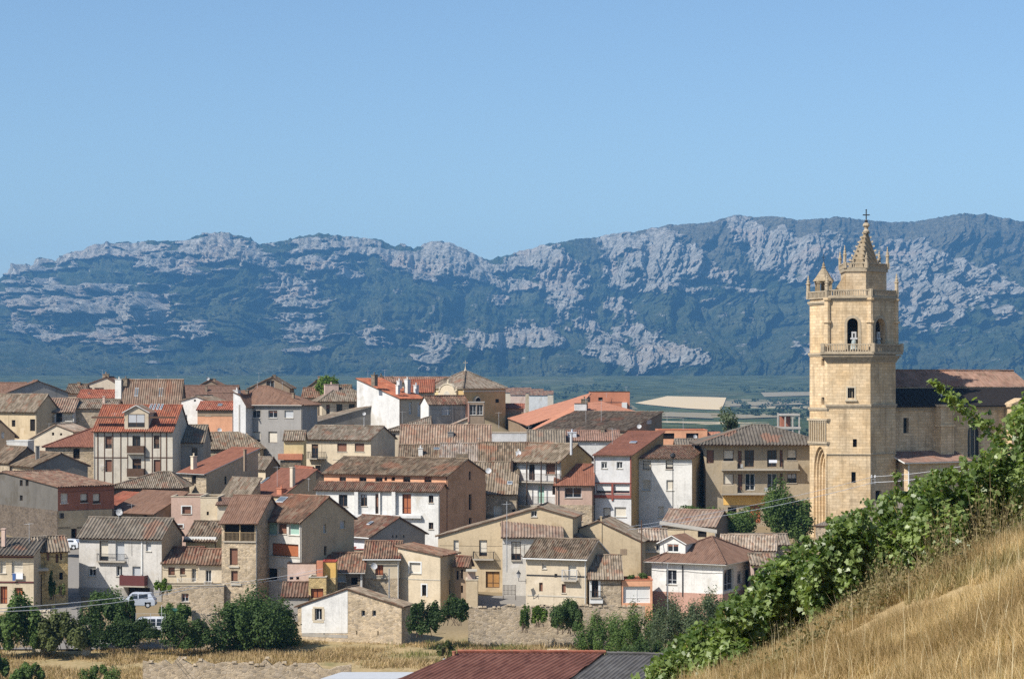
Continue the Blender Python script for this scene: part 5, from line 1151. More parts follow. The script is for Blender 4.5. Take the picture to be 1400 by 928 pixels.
    rb = MB(); tile_plane(rb, [Pd(l0-1.2,D_,zl),Pd(l1,D_,zl),Pd(l1,-.05,zl+1.5),Pd(l0-1.2,-.05,zl+1.5)], (*ne,0), .3, .04, .05, .2, 8); rb.build('side_chapel_roof', [roofm('pink'), M('whitepaint')], root)
    dp = MB(); dp.tube(Pd(l0+.1, D_-.62, zl-.1), Pd(l0+.1, D_-.62, -2), .09, 6); dp.build('downpipe', M('whitepaint'), root)
    # bells hang in the openings
    for (a, e_, c, h), lab in zip(cen, ('pale bronze bell hanging in the sunlit arch of the church tower', 'bronze bell hanging in the shaded arch of the church tower')):
        zc = h[3]-2.5; px_, py_ = a[0]+e_[0]*(c+.18)-e_[1]*.45, a[1]+e_[1]*(c+.18)+e_[0]*.45
        r = empty('bell', (O.x+px_, O.y+py_, zb+zc-2.0), math.atan2(e_[1], e_[0]), lab, 'bell', 'church bells')
        q = MB(); q.lathe((0,0,0), [(.62,0),(.60,.1),(.46,.4),(.38,.9),(.34,1.25),(.2,1.42),(0,1.46)], 16); q.build('bell_cup', M('bronze'), r, True)
        q = MB(); q.box((-.5,-.14,1.48),(.5,.14,1.75)); q.box((-.34,-.12,1.752),(-.12,.12,2.35)); q.box((.12,-.12,1.752),(.34,.12,2.35)); q.box((-.34,-.13,2.352),(.34,.13,2.6)); q.box((-.12,-.05,1.2),(.12,.05,1.479)); q.build('headstock', M('dish'), r)
        q = MB(); q.tube((-1.0,0,1.6),(1.0,0,1.6), .06, 6); q.build('axle', M('iron'), r)
    return root
church()
block('low striped tile porch building at the foot of the church tower', [(1115,719,297),(1262,722,293),(1268,672,307),(1240,676,307)], 765, 'stone', 'stripe')
# ------------------------------------------------------------------ ground
def ground_z(x, Y):
    x = np.asarray(x, float); Y = np.asarray(Y, float)
    px = CX+F*x/np.maximum(Y, 1)
    Yc = 455-75*sstep(620, 800, px)-25*sstep(900, 1050, px)
    hill = -30.0+0.117*(np.minimum(Y, Yc)-255)
    front = -30.0-0.015*(255-Y)
    z = np.where(Y < 255, front, hill)
    z = z-(z+46)*sstep(0, 1, (Y-Yc-8)/260)*1.0
    far = -46+6*fbm(x/900, Y/900, 41, 4)*sstep(800, 1800, Y)+np.clip((Y-3200)/2600, 0, 1)**1.5*55
    z = np.where(Y > Yc+268, far, z)
    # the photographer's hillside falls away into the valley
    z = np.where(Y < 175, -32+0*z, z)
    return z
def grid_faces(nu, nv):
    i, j = np.meshgrid(np.arange(nu-1), np.arange(nv-1), indexing='ij'); a = (i*nv+j).ravel()
    return np.stack([a, a+nv, a+nv+1, a+1], 1)
def ground():
    az = np.linspace(-.42, .42, 260); d = np.concatenate([np.linspace(60, 170, 16), np.linspace(175, 480, 150), np.geomspace(486, 6200, 130)])
    A, D = np.meshgrid(az, d, indexing='ij'); X = A*D
    Z = ground_z(X, D)+.35*(fbm(X/9, D/9, 3, 4)-.5)*sstep(150, 200, D)-.15
    w = NT('ground_soil', 1, 0); o = w.coord('Object')
    n1 = w.noise(o, .02, 6, .65); n2 = w.noise(o, .35, 6, .7); n3 = w.noise(o, 2.4, 5, .7)
    sx = w.n.new('ShaderNodeSeparateXYZ'); w.link(o, sx.inputs[0])
    near = w.mix(w.ramp(n2, [(.35,0),(.65,1)]), (.36,.265,.14), (.24,.19,.095))
    near = w.mix(w.ramp(n3, [(.45,0),(.7,.7)]), near, (.45,.36,.22))
    near = w.mix(w.ramp(w.noise(o, .16, 4, .6), [(.56,0),(.66,.55)]), near, (.12,.13,.05))
    near = w.mix(w.ramp(w.math('DIVIDE', sx.outputs[1], 1000.0), [(.252,0),(.262,.75)]), near, (.17,.135,.09))
    # cultivated plain: strips of vines, stubble, scrub
    v = w.n.new('ShaderNodeTexVoronoi'); v.inputs['Scale'].default_value = 1; w.link(w.mapping(o, (.0048,.0021,0)), v.inputs['Vector'])
    sp = w.n.new('ShaderNodeSeparateColor'); w.link(v.outputs['Color'], sp.inputs[0])
    field = w.ramp(sp.outputs[0], [(0,(.06,.08,.04)),(.3,(.085,.10,.05)),(.5,(.13,.13,.075)),(.68,(.26,.21,.13)),(.84,(.07,.09,.045)),(.92,(.40,.33,.22)),(1,(.30,.25,.16))])
    field.node.color_ramp.interpolation = 'CONSTANT'
    trees = w.ramp(w.noise(o, .011, 8, .75), [(.5,0),(.57,1)])
    plain_ = w.mix(trees, field, (.026,.04,.018))
    plain_ = w.mix(w.ramp(w.math('DIVIDE', sx.outputs[0], sx.outputs[1]), [(0,1),(.001,0)]), plain_, (.045,.06,.028))
    plain_ = w.mix(1.0, plain_, w.ramp(w.noise(o, .05, 5, .7), [(.3,.7),(.7,1.3)]), 'MULTIPLY')
    foot = w.mix(w.ramp(n1, [(.35,0),(.65,1)]), (.028,.042,.018), (.075,.085,.042))
    foot = w.mix(1.0, foot, w.ramp(w.noise(o, .02, 7, .75), [(.35,.5),(.65,1.5)]), 'MULTIPLY')
    plain_ = w.mix(w.ramp(w.math('DIVIDE', sx.outputs[1], 10000.0), [(.30,0),(.44,.92)]), plain_, foot)
    w.col(w.mix(w.ramp(w.math('DIVIDE', sx.outputs[1], 1000.0), [(.46,0),(.62,1)]), near, plain_))
    w.bump(n3, .5, .08)
    g = npmesh('ground', np.stack([X, D, Z], -1).reshape(-1, 3), grid_faces(*X.shape), w.m, None, True)
    tag(g, kind='structure')
ground()
def sheet(name, pts, mat, dz=.3, nu=24, nv=10, fn=None):
    """a field or road laid on the ground: pts = 4 corners (x, Y)"""
    P = [np.array(p, float) for p in pts]
    s, t = np.meshgrid(np.linspace(0,1,nu), np.linspace(0,1,nv), indexing='ij')
    xy = (P[0][None,None]*(1-s)[...,None]+P[1][None,None]*s[...,None])*(1-t)[...,None]+(P[3][None,None]*(1-s)[...,None]+P[2][None,None]*s[...,None])*t[...,None]
    X, Y = xy[...,0], xy[...,1]
    Z = (ground_z(X, Y) if fn is None else fn(X, Y))+dz
    o = npmesh(name, np.stack([X,Y,Z],-1).reshape(-1,3), grid_faces(nu,nv), mat, None, True); return tag(o, kind='structure')
def ground_at(px, row):   # where the sight line through a pixel meets the ground beyond the village
    k = (px-CX)/F
    Ys = np.linspace(560, 6000, 3000); zz = ground_z(k*Ys, Ys); r = HY-zz*F/Ys
    i = np.where(r < row)[0]
    Y = Ys[i[0]] if len(i) else 6000
    return (k*Y, Y)
straw = plain('stubble_straw', (.56,.44,.27), .95, .05, .18); straw2 = plain('dry_fallow', (.24,.205,.135), .95, .05, .25)
for nm, q, m in (('wheat_field', ((868,551.5),(984,561),(993,544),(912,542)), straw), ('stubble_field', ((996,556),(1110,553),(1108,549.5),(1003,551)), straw2), ('stubble_field', ((1045,543),(1112,541),(1112,536),(1040,537)), straw2),
                 ('stubble_field', ((985,574),(1066,571),(1062,566),(1002,568)), straw2), ('stubble_field', ((690,548),(742,549),(742,545),(694,542)), straw2), ('stubble_field', ((1012,586),(1050,584),(1052,580),(1012,581)), straw2), ('stubble_field', ((905,570),(975,573),(970,566),(915,564)), straw2)):
    sheet(nm, [ground_at(*p) for p in q], m, 1.0, 40, 16)

# ------------------------------------------------------------------ mountains
SKY = [(-200,420),(-100,395),(0,378),(12,373),(20,362),(32,360),(42,366),(52,352),(62,351),(75,357),(88,350),(105,345),(125,338),(140,333),(160,331),(185,330),(205,328),(225,328),(245,329),(262,322),(285,318),(300,317),(320,321),(345,326),(358,335),(375,331),(395,327),(415,323),(440,319),(470,322),(495,326),(520,328),(540,337),(553,333),(565,340),(585,332),(600,330),(615,331),(630,338),(650,349),(668,355),(690,350),(715,343),(740,336),(765,332),(800,326),(830,322),(850,318),(868,317),(890,311),(920,307),(950,306),(975,304),(990,298),(1010,294),(1030,296),(1060,296),(1090,301),(1120,300),(1140,297),(1165,299),(1200,302),(1230,304),(1260,302),(1290,296),(1320,292),(1350,293),(1375,298),(1400,303),(1480,312),(1600,330)]
# rock outcrops: column, row, half width, half height, tilt, strength
ROCK = [(35,368,26,9,-.2,1),(110,352,60,7,-.08,1),(200,338,60,7,0,.9),(165,352,95,6,.06,1),(240,368,60,7,.18,.9),(110,394,90,7,.04,1),(40,412,40,10,.05,.9),(110,420,60,12,.05,.9),(205,412,50,18,0,1.1),(60,452,36,12,.1,.8),(150,458,40,12,.15,.7),(185,430,30,16,0,1.1),(195,470,22,12,0,.8),(265,452,18,9,.2,.8),
  (300,338,48,18,.05,1.1),(345,352,40,16,.35,1.1),(270,336,30,12,0,.9),(330,345,26,24,0,.7),(435,332,48,10,-.05,.9),(490,338,46,12,.2,1),(430,362,40,9,.15,.9),(400,392,36,14,.1,.9),(425,412,30,8,.1,.8),(470,372,30,7,.3,.7),(420,455,40,12,.1,.9),(400,435,36,8,.0,.7),(510,455,22,10,.4,.9),(430,480,30,6,-.1,.9),(460,345,30,8,.3,.7),
  (545,352,32,14,.3,.9),(600,348,44,20,.1,1.15),(640,368,40,16,.3,1),(580,372,30,10,.1,.8),(700,364,42,10,-.15,.9),(745,356,40,18,.1,1.15),(770,378,36,18,.5,1.1),(715,390,50,6,.0,.9),(690,412,18,8,.2,.6),(600,475,22,20,.1,1),(660,468,26,18,.2,.9),(710,458,44,12,-.1,1.1),(745,466,22,10,0,.9),(770,405,28,18,.6,.9),
  (875,330,44,12,.02,1.2),(840,340,20,14,-.6,.9),(920,346,40,14,.25,1.0),(895,368,44,16,.15,1.0),(960,370,60,10,.12,.9),(900,392,42,8,-.2,1.0),(850,378,22,14,.7,.9),(1010,392,40,5,.1,.7),(930,402,34,6,.05,.7),(1000,312,16,10,.3,1.0),(1030,322,40,18,.35,1.25),(1070,345,40,22,.25,1.25),(1120,352,40,26,.1,1.25),(1150,372,34,22,.2,1.1),(1110,385,26,10,.1,.8),
  (830,480,30,20,.2,.9),(880,490,30,16,-.1,1.1),(910,480,40,14,.2,.9),(870,450,24,16,.8,.7),(940,486,18,10,.1,.9),(800,440,20,16,.6,.6),(850,420,20,10,.4,.6),(1090,478,12,6,0,.8),(1235,350,36,12,.3,1.1),(1285,353,54,7,.30,1.0),(1365,384,50,8,.42,1.0),(1250,392,40,40,.2,1.05),(1305,405,30,34,.3,.85),(1235,430,24,22,.2,.9),(1365,425,34,12,.3,.6),(1210,400,30,40,.1,.9),(1345,400,26,12,.4,.6)]
def mountains():
    px = np.linspace(-120, 1520, 1500); nt = 520
    sk = np.interp(px, *zip(*SKY)); sk = sk-2.6*(fbm(px/4.5, px*0, 5, 4)-.5)-3.6*(rfbm(px/13, px*0+3, 8, 3)-.6)*np.interp(px, [0,700,860,1000,1400],[1.3,1.2,.6,.25,.2])
    t = np.concatenate([np.linspace(0, .96, nt-40), np.linspace(.965, 1.0, 18), np.linspace(1.02, 1.35, 22)])
    PX, T = np.meshgrid(px, t, indexing='ij'); K = (PX-CX)/F
    Yb = 5400.0; Yr = 9200+700*(fbm(px/160, px*0, 11, 3)-.5)[:,None]
    Y = Yb+(Yr-Yb)*T
    SKg = np.repeat(sk[:,None], t.size, 1)
    # broad spurs running down towards the plain
    spur = rfbm(PX/150+.9*T, T*.9, 21, 4)-.62
    base_row = 541.0
    q = np.clip(T, 0, 1)
    g = q**1.32*.86+.14*q
    row = base_row-(base_row-SKg)*g
    row = row-46*spur*np.sin(np.pi*np.clip(q,0,1))**.9*(.35+.65*q)
    # lay out rock from the photographed outcrops, broken up with noise
    wx = 26*(fbm(PX/40, row/26, 31, 5, .6)-.5); wy = 20*(fbm(PX/36, row/22, 36, 5, .6)-.5)
    rock = np.zeros_like(PX)
    for c, r, rx, ry, th, s in ROCK:
        dx, dy = PX+wx*1.6-c, row+wy*1.6-r
        u = (dx*math.cos(th)+dy*math.sin(th))/(rx*1.10); v = (-dx*math.sin(th)+dy*math.cos(th))/(ry*1.12)
        rock = np.maximum(rock, min(s,1.15)*np.exp(-(u*u+v*v)*.8))
    dip = row+.10*PX*np.interp(PX,[0,500,900,1400],[.3,.8,-.4,.8])
    strata = fbm(PX/60+row/90, dip/3.4, 51, 3); br = fbm(PX/13, row/10, 55, 6, .62); fis = rfbm(PX/6+row/30, row/30, 58, 4, .6)
    gul = rfbm(PX/72+1.6*(fbm(PX/120, row/70, 64, 3)-.5), row/105, 61, 6, .58)          # spurs and gullies running down the face
    band = .5+.5*np.sin(dip*2*math.pi/15+6*fbm(PX/70, row/50, 93, 3))
    mask = rock*1.05+(br-.5)*.75+(strata-.5)*np.interp(PX,[0,600,900],[.75,.5,.3])-(fis-.62)*.30+(gul-.62)*.55+(band-.5)*np.interp(PX,[0,520,800],[.42,.30,.08])
    rk = sstep(.39, .56, mask)*sstep(.08,.28,rock)
    rk = np.maximum(rk, .6*sstep(.60,.72,br*.7+strata*.3)*sstep(.05,.4,q)*(1-sstep(.9,1,q)))
    Yd = Y-110*sstep(.35,.62,mask)+900*(gul-.62)*(.45+.55*np.sin(np.pi*np.clip(q,0,1)))+330*(rfbm(PX/26+row/80, row/50, 66, 4, .6)-.6)*(.3+.7*rock)+90*(rfbm(PX/8+row/60, row/30, 67, 4, .6)-.6)*(.2+1.0*rock)+45*(strata-.5)*rock+16*(fbm(PX/2.6, row/3.4, 69, 3)-.5)*(.6+rock)
    fade = sstep(1.0, .90, T)*sstep(.0, .07, T); Yd = Y+(Yd-Y)*np.maximum(fade, .45*(T<=1)*(T>.5))
    row = row-2.2*(fbm(PX/8, row/6, 71, 3)-.5)*sstep(1, .93, q)
    Z = -(row-HY)/F*Y
    over = T > 1
    Z = np.where(over, Z[:, [np.argmax(t >= 1.0)]]-(T-1)*900, Z)
    Yd = np.where(over, Y, Yd)
    Z = np.where(T < .0015, Z-60, Z)
    X = K*Y
    w = NT('mountain_side', 1, 0); o = w.coord('Object')
    at_ = w.n.new('ShaderNodeAttribute'); at_.attribute_name = 'rock'
    at2 = w.n.new('ShaderNodeAttribute'); at2.attribute_name = 'height'
    n1 = w.noise(o, .012, 8, .72); n2 = w.noise(o, .045, 6, .75); n0 = w.noise(o, .0028, 5, .6)
    veg = w.ramp(n1, [(.32,(.017,.030,.013)),(.5,(.033,.046,.020)),(.66,(.066,.072,.036))])
    heath = w.ramp(n1, [(.3,(.075,.072,.048)),(.6,(.135,.12,.085))])
    veg = w.mix(w.ramp(n0, [(.42,0),(.62,.6)]), veg, (.095,.10,.055)); veg = w.mix(w.ramp(at2.outputs['Fac'], [(.62,0),(.86,.85)]), veg, heath)
    veg = w.mix(1.0, veg, w.ramp(n2, [(.35,.35),(.65,1.6)]), 'MULTIPLY')
    mp = w.mapping(o, (.03,.03,.006)); n3 = w.noise(mp, 1.0, 7, .75)
    rockc = w.ramp(n3, [(.30,(.055,.06,.045)),(.42,(.15,.145,.12)),(.54,(.30,.285,.25)),(.72,(.54,.505,.44))])
    rockc = w.mix(w.ramp(n0, [(.5,0),(.66,.4)]), rockc, (.42,.32,.24))
    n5 = w.noise(o, .11, 5, .8)
    f = w.math('ADD', at_.outputs['Fac'], w.math('MULTIPLY', w.math('SUBTRACT', w.math('MULTIPLY', w.math('ADD', n2, n5), .5), .5), 3.0))
    w.col(w.mix(w.ramp(f, [(.34,0),(.66,1)]), veg, rockc))
    w.bump(w.math('ADD', w.noise(o, .03, 8, .7), n2), .9, 16)
    m = npmesh('mountain', np.stack([X, Yd, Z], -1).reshape(-1, 3), grid_faces(*X.shape), w.m, None, False, attr={'rock': rk.ravel()*.84, 'height': np.clip(1-(row-SKg)/(base_row-SKg),0,1).ravel()*np.repeat(sstep(640,900,px)[:,None]*.7+.3, t.size, 1).ravel()})
    tag(m, kind='structure')
mountains()

# ------------------------------------------------------------------ vegetation
def leafmat(name, c0, c1, trans=.35):
    if name in MATS: return MATS[name]
    w = NT(name, .42 if 'vine' in name else .65, .5 if 'vine' in name else .2)
    at_ = w.n.new('ShaderNodeAttribute'); at_.attribute_name = 'tint'
    col = w.mix(at_.outputs['Fac'], c0, c1); w.col(col)
    tr = w.n.new('ShaderNodeBsdfTranslucent'); w.link(w.mix(1.0, col, (1.25,1.35,.55), 'MULTIPLY'), tr.inputs['Color'])
    ms = w.n.new('ShaderNodeMixShader'); ms.inputs[0].default_value = trans
    out = w.n['Material Output']; w.link(w.b.outputs[0], ms.inputs[1]); w.link(tr.outputs[0], ms.inputs[2]); w.link(ms.outputs[0], out.inputs[0])
    MATS[name] = w.m; return w.m
LEAF5 = np.array([(0,0),(.32,.10),(.55,-.02),(.50,.28),(.62,.52),(.30,.60),(.0,.98),(-.30,.60),(-.62,.52),(-.50,.28),(-.55,-.02),(-.32,.10)])
def leaves(name, pts, size, mat, parent, rng, shape='quad', nrm=None, updir=.35, tint=None, loc=None):
    n = len(pts); pts = np.asarray(pts)
    d = rng.normal(size=(n,3)); d[:,2] = np.abs(d[:,2])*.6+updir
    if nrm is not None: d = d*.75+nrm*1.0
    d /= np.linalg.norm(d, axis=1, keepdims=True)
    r = rng.normal(size=(n,3)); a = np.cross(d, r); a /= np.linalg.norm(a, axis=1, keepdims=True); b = np.cross(d, a)
    s = size*rng.uniform(.6, 1.3, n)
    if shape == 'quad': P = np.array([(-.5,-.3),(.15,-.5),(.5,.25),(-.1,.5)])
    elif shape == 'leaf': P = np.array([(-.5,0),(-.1,-.3),(.5,0),(-.1,.3)])
    else: P = LEAF5-np.array([0,.45])
    k = len(P)
    V = pts[:,None,:]+s[:,None,None]*(P[None,:,0,None]*a[:,None,:]+P[None,:,1,None]*b[:,None,:])
    if shape == 'vine':   # blades droop and cup a little
        V = V+ (d[:,None,:]*s[:,None,None])*(-.35*(P[None,:,0,None]**2)+ .0)
    Fc = np.arange(n*k).reshape(n, k)
    t = rng.uniform(0, 1, n) if tint is None else tint
    return npmesh(name, V.reshape(-1,3), Fc, mat, parent, False, attr={'tint': np.repeat(t, k)}, loc=loc)
def crown_pts(rng, n, rx, ry, rz, lumps=9, fill=.5, flat=0.0):
    """points in an uneven crown built of overlapping clumps"""
    cs = rng.normal(size=(lumps,3)); cs /= np.linalg.norm(cs, axis=1, keepdims=True); cs *= rng.uniform(.25,.72,(lumps,1))
    rs = rng.uniform(.28,.52,lumps)
    i = rng.integers(0, lumps, n); d = rng.normal(size=(n,3)); d /= np.linalg.norm(d, axis=1, keepdims=True)
    rad = rng.uniform(fill, 1.0, n)**.6*(1+.16*rng.normal(size=n))
    p = cs[i]+d*(rs[i]*rad)[:,None]
    p[:,2] = np.where(p[:,2] < -flat if flat else p[:,2] < -2, -flat+rng.uniform(0,.1,n), p[:,2]) if flat else p[:,2]
    return p*np.array([rx,ry,rz]), d
GREEN = dict(dark=((.028,.052,.015),(.085,.135,.038)), mid=((.042,.078,.018),(.125,.185,.048)), bright=((.065,.115,.018),(.15,.22,.04)), ivy=((.026,.048,.014),(.06,.10,.03)), grey=((.06,.085,.042),(.12,.15,.08)), olive=((.07,.085,.028),(.13,.15,.055)), vine=((.06,.105,.02),(.28,.35,.115)), yellowg=((.10,.12,.03),(.2,.2,.06)))
def plant(name, label, cat, px0, px1, rt, rb, Y, kind='mid', n=3000, size=.3, trunk=True, lumps=10, depth=None, shape='quad', group=None, stem=.25, fill=.5, seed=None):
    rng = np.random.default_rng(seed if seed is not None else int(px0*7+rt))
    s = Y/F; w = (px1-px0)*s; h = (rb-rt)*s; c = at((px0+px1)/2, rb, Y); gz = c.z
    root = empty(name, c, 0, label, cat, group)
    ch = h*(1-stem) if trunk else h
    if trunk: p, d = crown_pts(rng, n, w/2*1.12, (depth or w)/2*1.1, ch/2*1.15, lumps, fill)
    else:
        L_ = lumps*2; hedge = 'hedge' in name or 'creeper' in name
        cs = rng.uniform(-1, 1, (L_,3)); rr_ = np.sqrt(np.minimum(1, cs[:,0]**2*(.25 if hedge else 1)+cs[:,1]**2*.3))
        topz = np.sqrt(np.maximum(.12, 1-(.15 if hedge else .55)*rr_**2)); rs = rng.uniform(.11,.36,L_)
        cs[:,2] = (cs[:,2]*.5+.5)**.55*np.maximum(topz-.22, .12)
        cs[:,:2] *= .80
        i_ = rng.integers(0, L_, n); d = rng.normal(size=(n,3)); d /= np.linalg.norm(d, axis=1, keepdims=True)
        p = (cs[i_]+d*(rs[i_]*(rng.uniform(fill,1,n)**.6)*(1+.14*rng.normal(size=n)))[:,None])*np.array([w/2, (depth or w)/2, h])
        p[:,2] = np.where(p[:,2] < 0, rng.uniform(0,.25,n)*h, p[:,2])
    if trunk: p[:,2] += h-ch/2
    p[:,2] = np.maximum(p[:,2], rng.uniform(0,.15,n)*h)
    m = leafmat('foliage_'+kind, *GREEN[kind])
    cl = fbm(p[:,0]/(w*.18+.3)+9, p[:,2]/(h*.18+.3)+p[:,1]*.3, 5, 3)
    leaves('crown', p, size, m, root, rng, shape, d, tint=np.clip(rng.uniform(0,1,n)*.5+(cl-.35)*1.4, 0, 1))
    tb = MB(); rr = max(.06, w*.025)
    if trunk:
        top = Vector((w*.02, 0, h-ch*.5)); tb.tube((0,0,-.6), top, rr*1.3, 7, r1=rr*.7)
        for i in range(7):
            q = Vector((rng.uniform(-.36,.36)*w, rng.uniform(-.36,.36)*w, h-ch*rng.uniform(.1,.6))); tb.tube(top.lerp(Vector((0,0,h*stem)), .3+.4*rng.random()), q, rr*.5, 5, r1=rr*.15)
        tb.build('trunk', plain('bark', (.12,.09,.065), .95, .1, .3), root)
    else:
        for i in range(9):
            tb.tube((rng.uniform(-.3,.3)*w, rng.uniform(-.2,.2)*(depth or w), -.4), (rng.uniform(-.42,.42)*w, rng.uniform(-.3,.3)*(depth or w), h*rng.uniform(.5,.95)), .04, 5, r1=.012)
        tb.build('stem', plain('bark', (.12,.09,.065), .95, .1, .3), root)
    return root
PL = plant
PL('leafy_tree','bright green tree rising between roofs on the village skyline','tree',431,467,508,545,440,'bright',3800,.34,True,8,stem=.15)
PL('conifer_tree','sparse dark tree sticking up above the apartment roof edge','tree',975,1014,558,618,345,'grey',900,.30,True,7,stem=.35)
for px0, px1, rt, rb, lab in ((930,1000,694,735,'low plane tree beside the tan end wall of the corner house'),(978,1042,697,742,'dark plane tree in front of the apartment archway'),(1040,1086,656,740,'tall leafy plane tree before the apartment balconies'),(1070,1114,682,742,'plane tree closest to the church portal')):
    PL('plane_tree',lab,'tree',px0,px1,rt,rb,Yof(742)-4,'mid',7500,.25,True,16,stem=.1,group='street trees before the apartments')
PL('fig_bush','huge round dark green bush beside the white and stone cottage','bush',288,409,803,892,246,'dark',28000,.23,False,26)
PL('fig_tree','dark bushy tree in front of the white three storey house','tree',104,180,803,868,246,'dark',10000,.24,False,13)
PL('leafy_bush','green bush beside the silver parked car','bush',170,186,815,850,245,'dark',1800,.28,False,6)
PL('leafy_bush','low bright bush along the stone base wall','bush',213,262,818,850,247,'mid',3200,.26,False,8)
PL('leafy_tree','tall bush at the left frame edge below the cream house','bush',-14,60,810,886,240,'mid',9000,.30,False,14)
PL('leafy_bush','grey green bush against the fenced garden','bush',50,122,824,886,240,'olive',8000,.28,False,12)
PL('ivy_hedge','ivy smothered wall below the white van','hedge',108,226,842,886,241,'ivy',19000,.18,False,14,depth=1.6)
PL('ivy_hedge','dark overgrown hedge right of the white van','hedge',222,292,838,886,241,'dark',11000,.21,False,14,depth=2.5)
PL('climbing_plant','light green climber on the corner of the pale annex','plant',212,236,786,808,243,'bright',900,.26,False,6)
PL('round_shrub','green scrub at the foot of the field, left of the ivy','bush',14,62,902,940,214,'mid',3600,.24,False,9)
PL('round_shrub','spiky green shrub in the dry grass below the hedge','bush',112,162,898,942,212,'mid',4200,.22,False,9,shape='leaf')
PL('round_shrub','dark scrub at the lower left corner','bush',-20,16,893,925,220,'dark',2600,.24,False,7)
PL('ivy_creeper','dark ivy spilling down beside the half stone cottage','ivy',555,602,815,866,247,'ivy',5500,.22,False,12,depth=1.5)
PL('ivy_creeper','dark ivy mound on the wall below the paved street','ivy',596,642,814,850,246,'ivy',4500,.22,False,10,depth=1.5)
PL('clipped_bush','round dark green bush against the stone terrace wall','bush',752,799,818,862,246,'dark',9000,.18,False,14)
PL('ivy_creeper','small ivy clump hanging on the terrace wall','ivy',710,726,827,860,247,'mid',1900,.22,False,7,depth=1.0)
PL('ivy_creeper','lighter ivy clump hanging beside the dark one on the terrace wall','ivy',726,748,826,852,247,'bright',1900,.22,False,7,depth=1.0)
PL('tall_shrub','broad green shrub mass below the garage','bush',786,862,830,902,222,'mid',12000,.20,False,16,shape='leaf',fill=.3)
PL('tall_shrub','dense shrub below the ruined low house','bush',836,905,818,905,216,'mid',13000,.20,False,16,shape='leaf',fill=.3)
PL('tall_shrub','greyish loose shrub below the white villa','bush',884,952,812,896,212,'grey',13000,.18,False,16,shape='leaf',fill=.2)
PL('tall_shrub','thin grey green shrub before the villa plinth','bush',930,1002,806,880,208,'grey',10000,.22,False,12,shape='leaf',fill=.2)
PL('tall_shrub','dark low shrub beside the grey tiled roof','bush',846,915,866,915,200,'dark',5500,.22,False,12,shape='leaf')
PL('wild_shrub','brown thorny scrub on the dry bank','bush',598,622,873,898,226,'olive',900,.2,False,6)
PL('garden_shrub','green shrub with bright tips left of the villa corner','bush',985,1012,808,848,238,'bright',1500,.24,False,6)
PL('roof_plants','row of potted green plants on the garage terrace','plant',858,888,781,792,Yof(842)+1.2,'mid',900,.18,False,6,depth=1.0)
PL('climbing_plant','ivy climbing the corner of the golden cottage','plant',66,76,778,815,Yof(829)-.3,'dark',900,.24,False,6,depth=.8)
PL('leafy_bush','small bush at the foot of the golden cottage','bush',78,90,797,812,Yof(829)-1.5,'olive',500,.24,False,5)
PL('leafy_bush','small leafy shrub by the corner of the white corner house','bush',920,958,688,705,Yof(728),'mid',900,.26,False,6)
# scrub and copses far out on the plain, too many to count
def copses():
    rng = np.random.default_rng(4); P = []; N = 0
    for i in range(4200):
        Y = 560*math.exp(rng.uniform(0, 2.2)); px = rng.uniform(640, 1180) if i % 3 else rng.uniform(0, 1400)
        x = (px-CX)/F*Y
        if 860 < px < 1000 and 2000 < Y or fbm(np.array([x/260.]), np.array([Y/420.]), 9, 3)[0] < .45: continue
        z = float(ground_z(np.array([x]), np.array([Y]))[0]); r = rng.uniform(1.5, 4)*(1+Y/6000)
        k = 18; d = rng.normal(size=(k,3)); d /= np.linalg.norm(d, axis=1, keepdims=True); d[:,2] = np.abs(d[:,2])
        P.append(np.array([x,Y,z])+d*np.array([r*1.6,r,r])*rng.uniform(.4,1,(k,1)))
    P = np.concatenate(P); o = leaves('woods', P, 3.4, leafmat('foliage_far', (.020,.034,.014),(.045,.065,.026), .1), None, rng)
    tag(o, kind='stuff')
copses()

# ------------------------------------------------------------------ dry grass of the terrace below the village
def blades(name, P, h, wdt, mat, rng, lean=.35, loc=None, patch=0.0):
    n = len(P); a = rng.uniform(0, 2*np.pi, n); hx = np.cos(a)*wdt/2; hy = np.sin(a)*wdt/2
    b = rng.uniform(0, 2*np.pi, n); tl = np.minimum(np.abs(rng.normal(0, lean, n)), 1.35); l = np.sin(tl)*h
    up = np.stack([np.cos(b)*l, np.sin(b)*l, h*np.cos(tl)], 1); mid = up*np.array([.38,.38,.56])
    A = P+np.stack([-hx,-hy,0*hx],1); B = P+np.stack([hx,hy,0*hx],1)
    C = P+mid+np.stack([hx,hy,0*hx],1)*.75; D = P+mid-np.stack([hx,hy,0*hx],1)*.75; T = P+up
    T2 = T+np.stack([hx,hy,0*hx],1)*.2
    V = np.stack([A,B,C,D,T,T2],1).reshape(-1,3); i = np.arange(n)*6
    Fc = np.concatenate([np.stack([i,i+1,i+2,i+3],1), np.stack([i+3,i+2,i+5,i+4],1)])
    return npmesh(name, V, Fc, mat, None, False, attr={'tint': np.repeat(np.clip(rng.normal(.5,.24,n)+patch*(fbm(P[:,0]*1.1, P[:,1]*1.1, 81, 5, .65)-.5), 0, 1), 6)}, loc=loc)
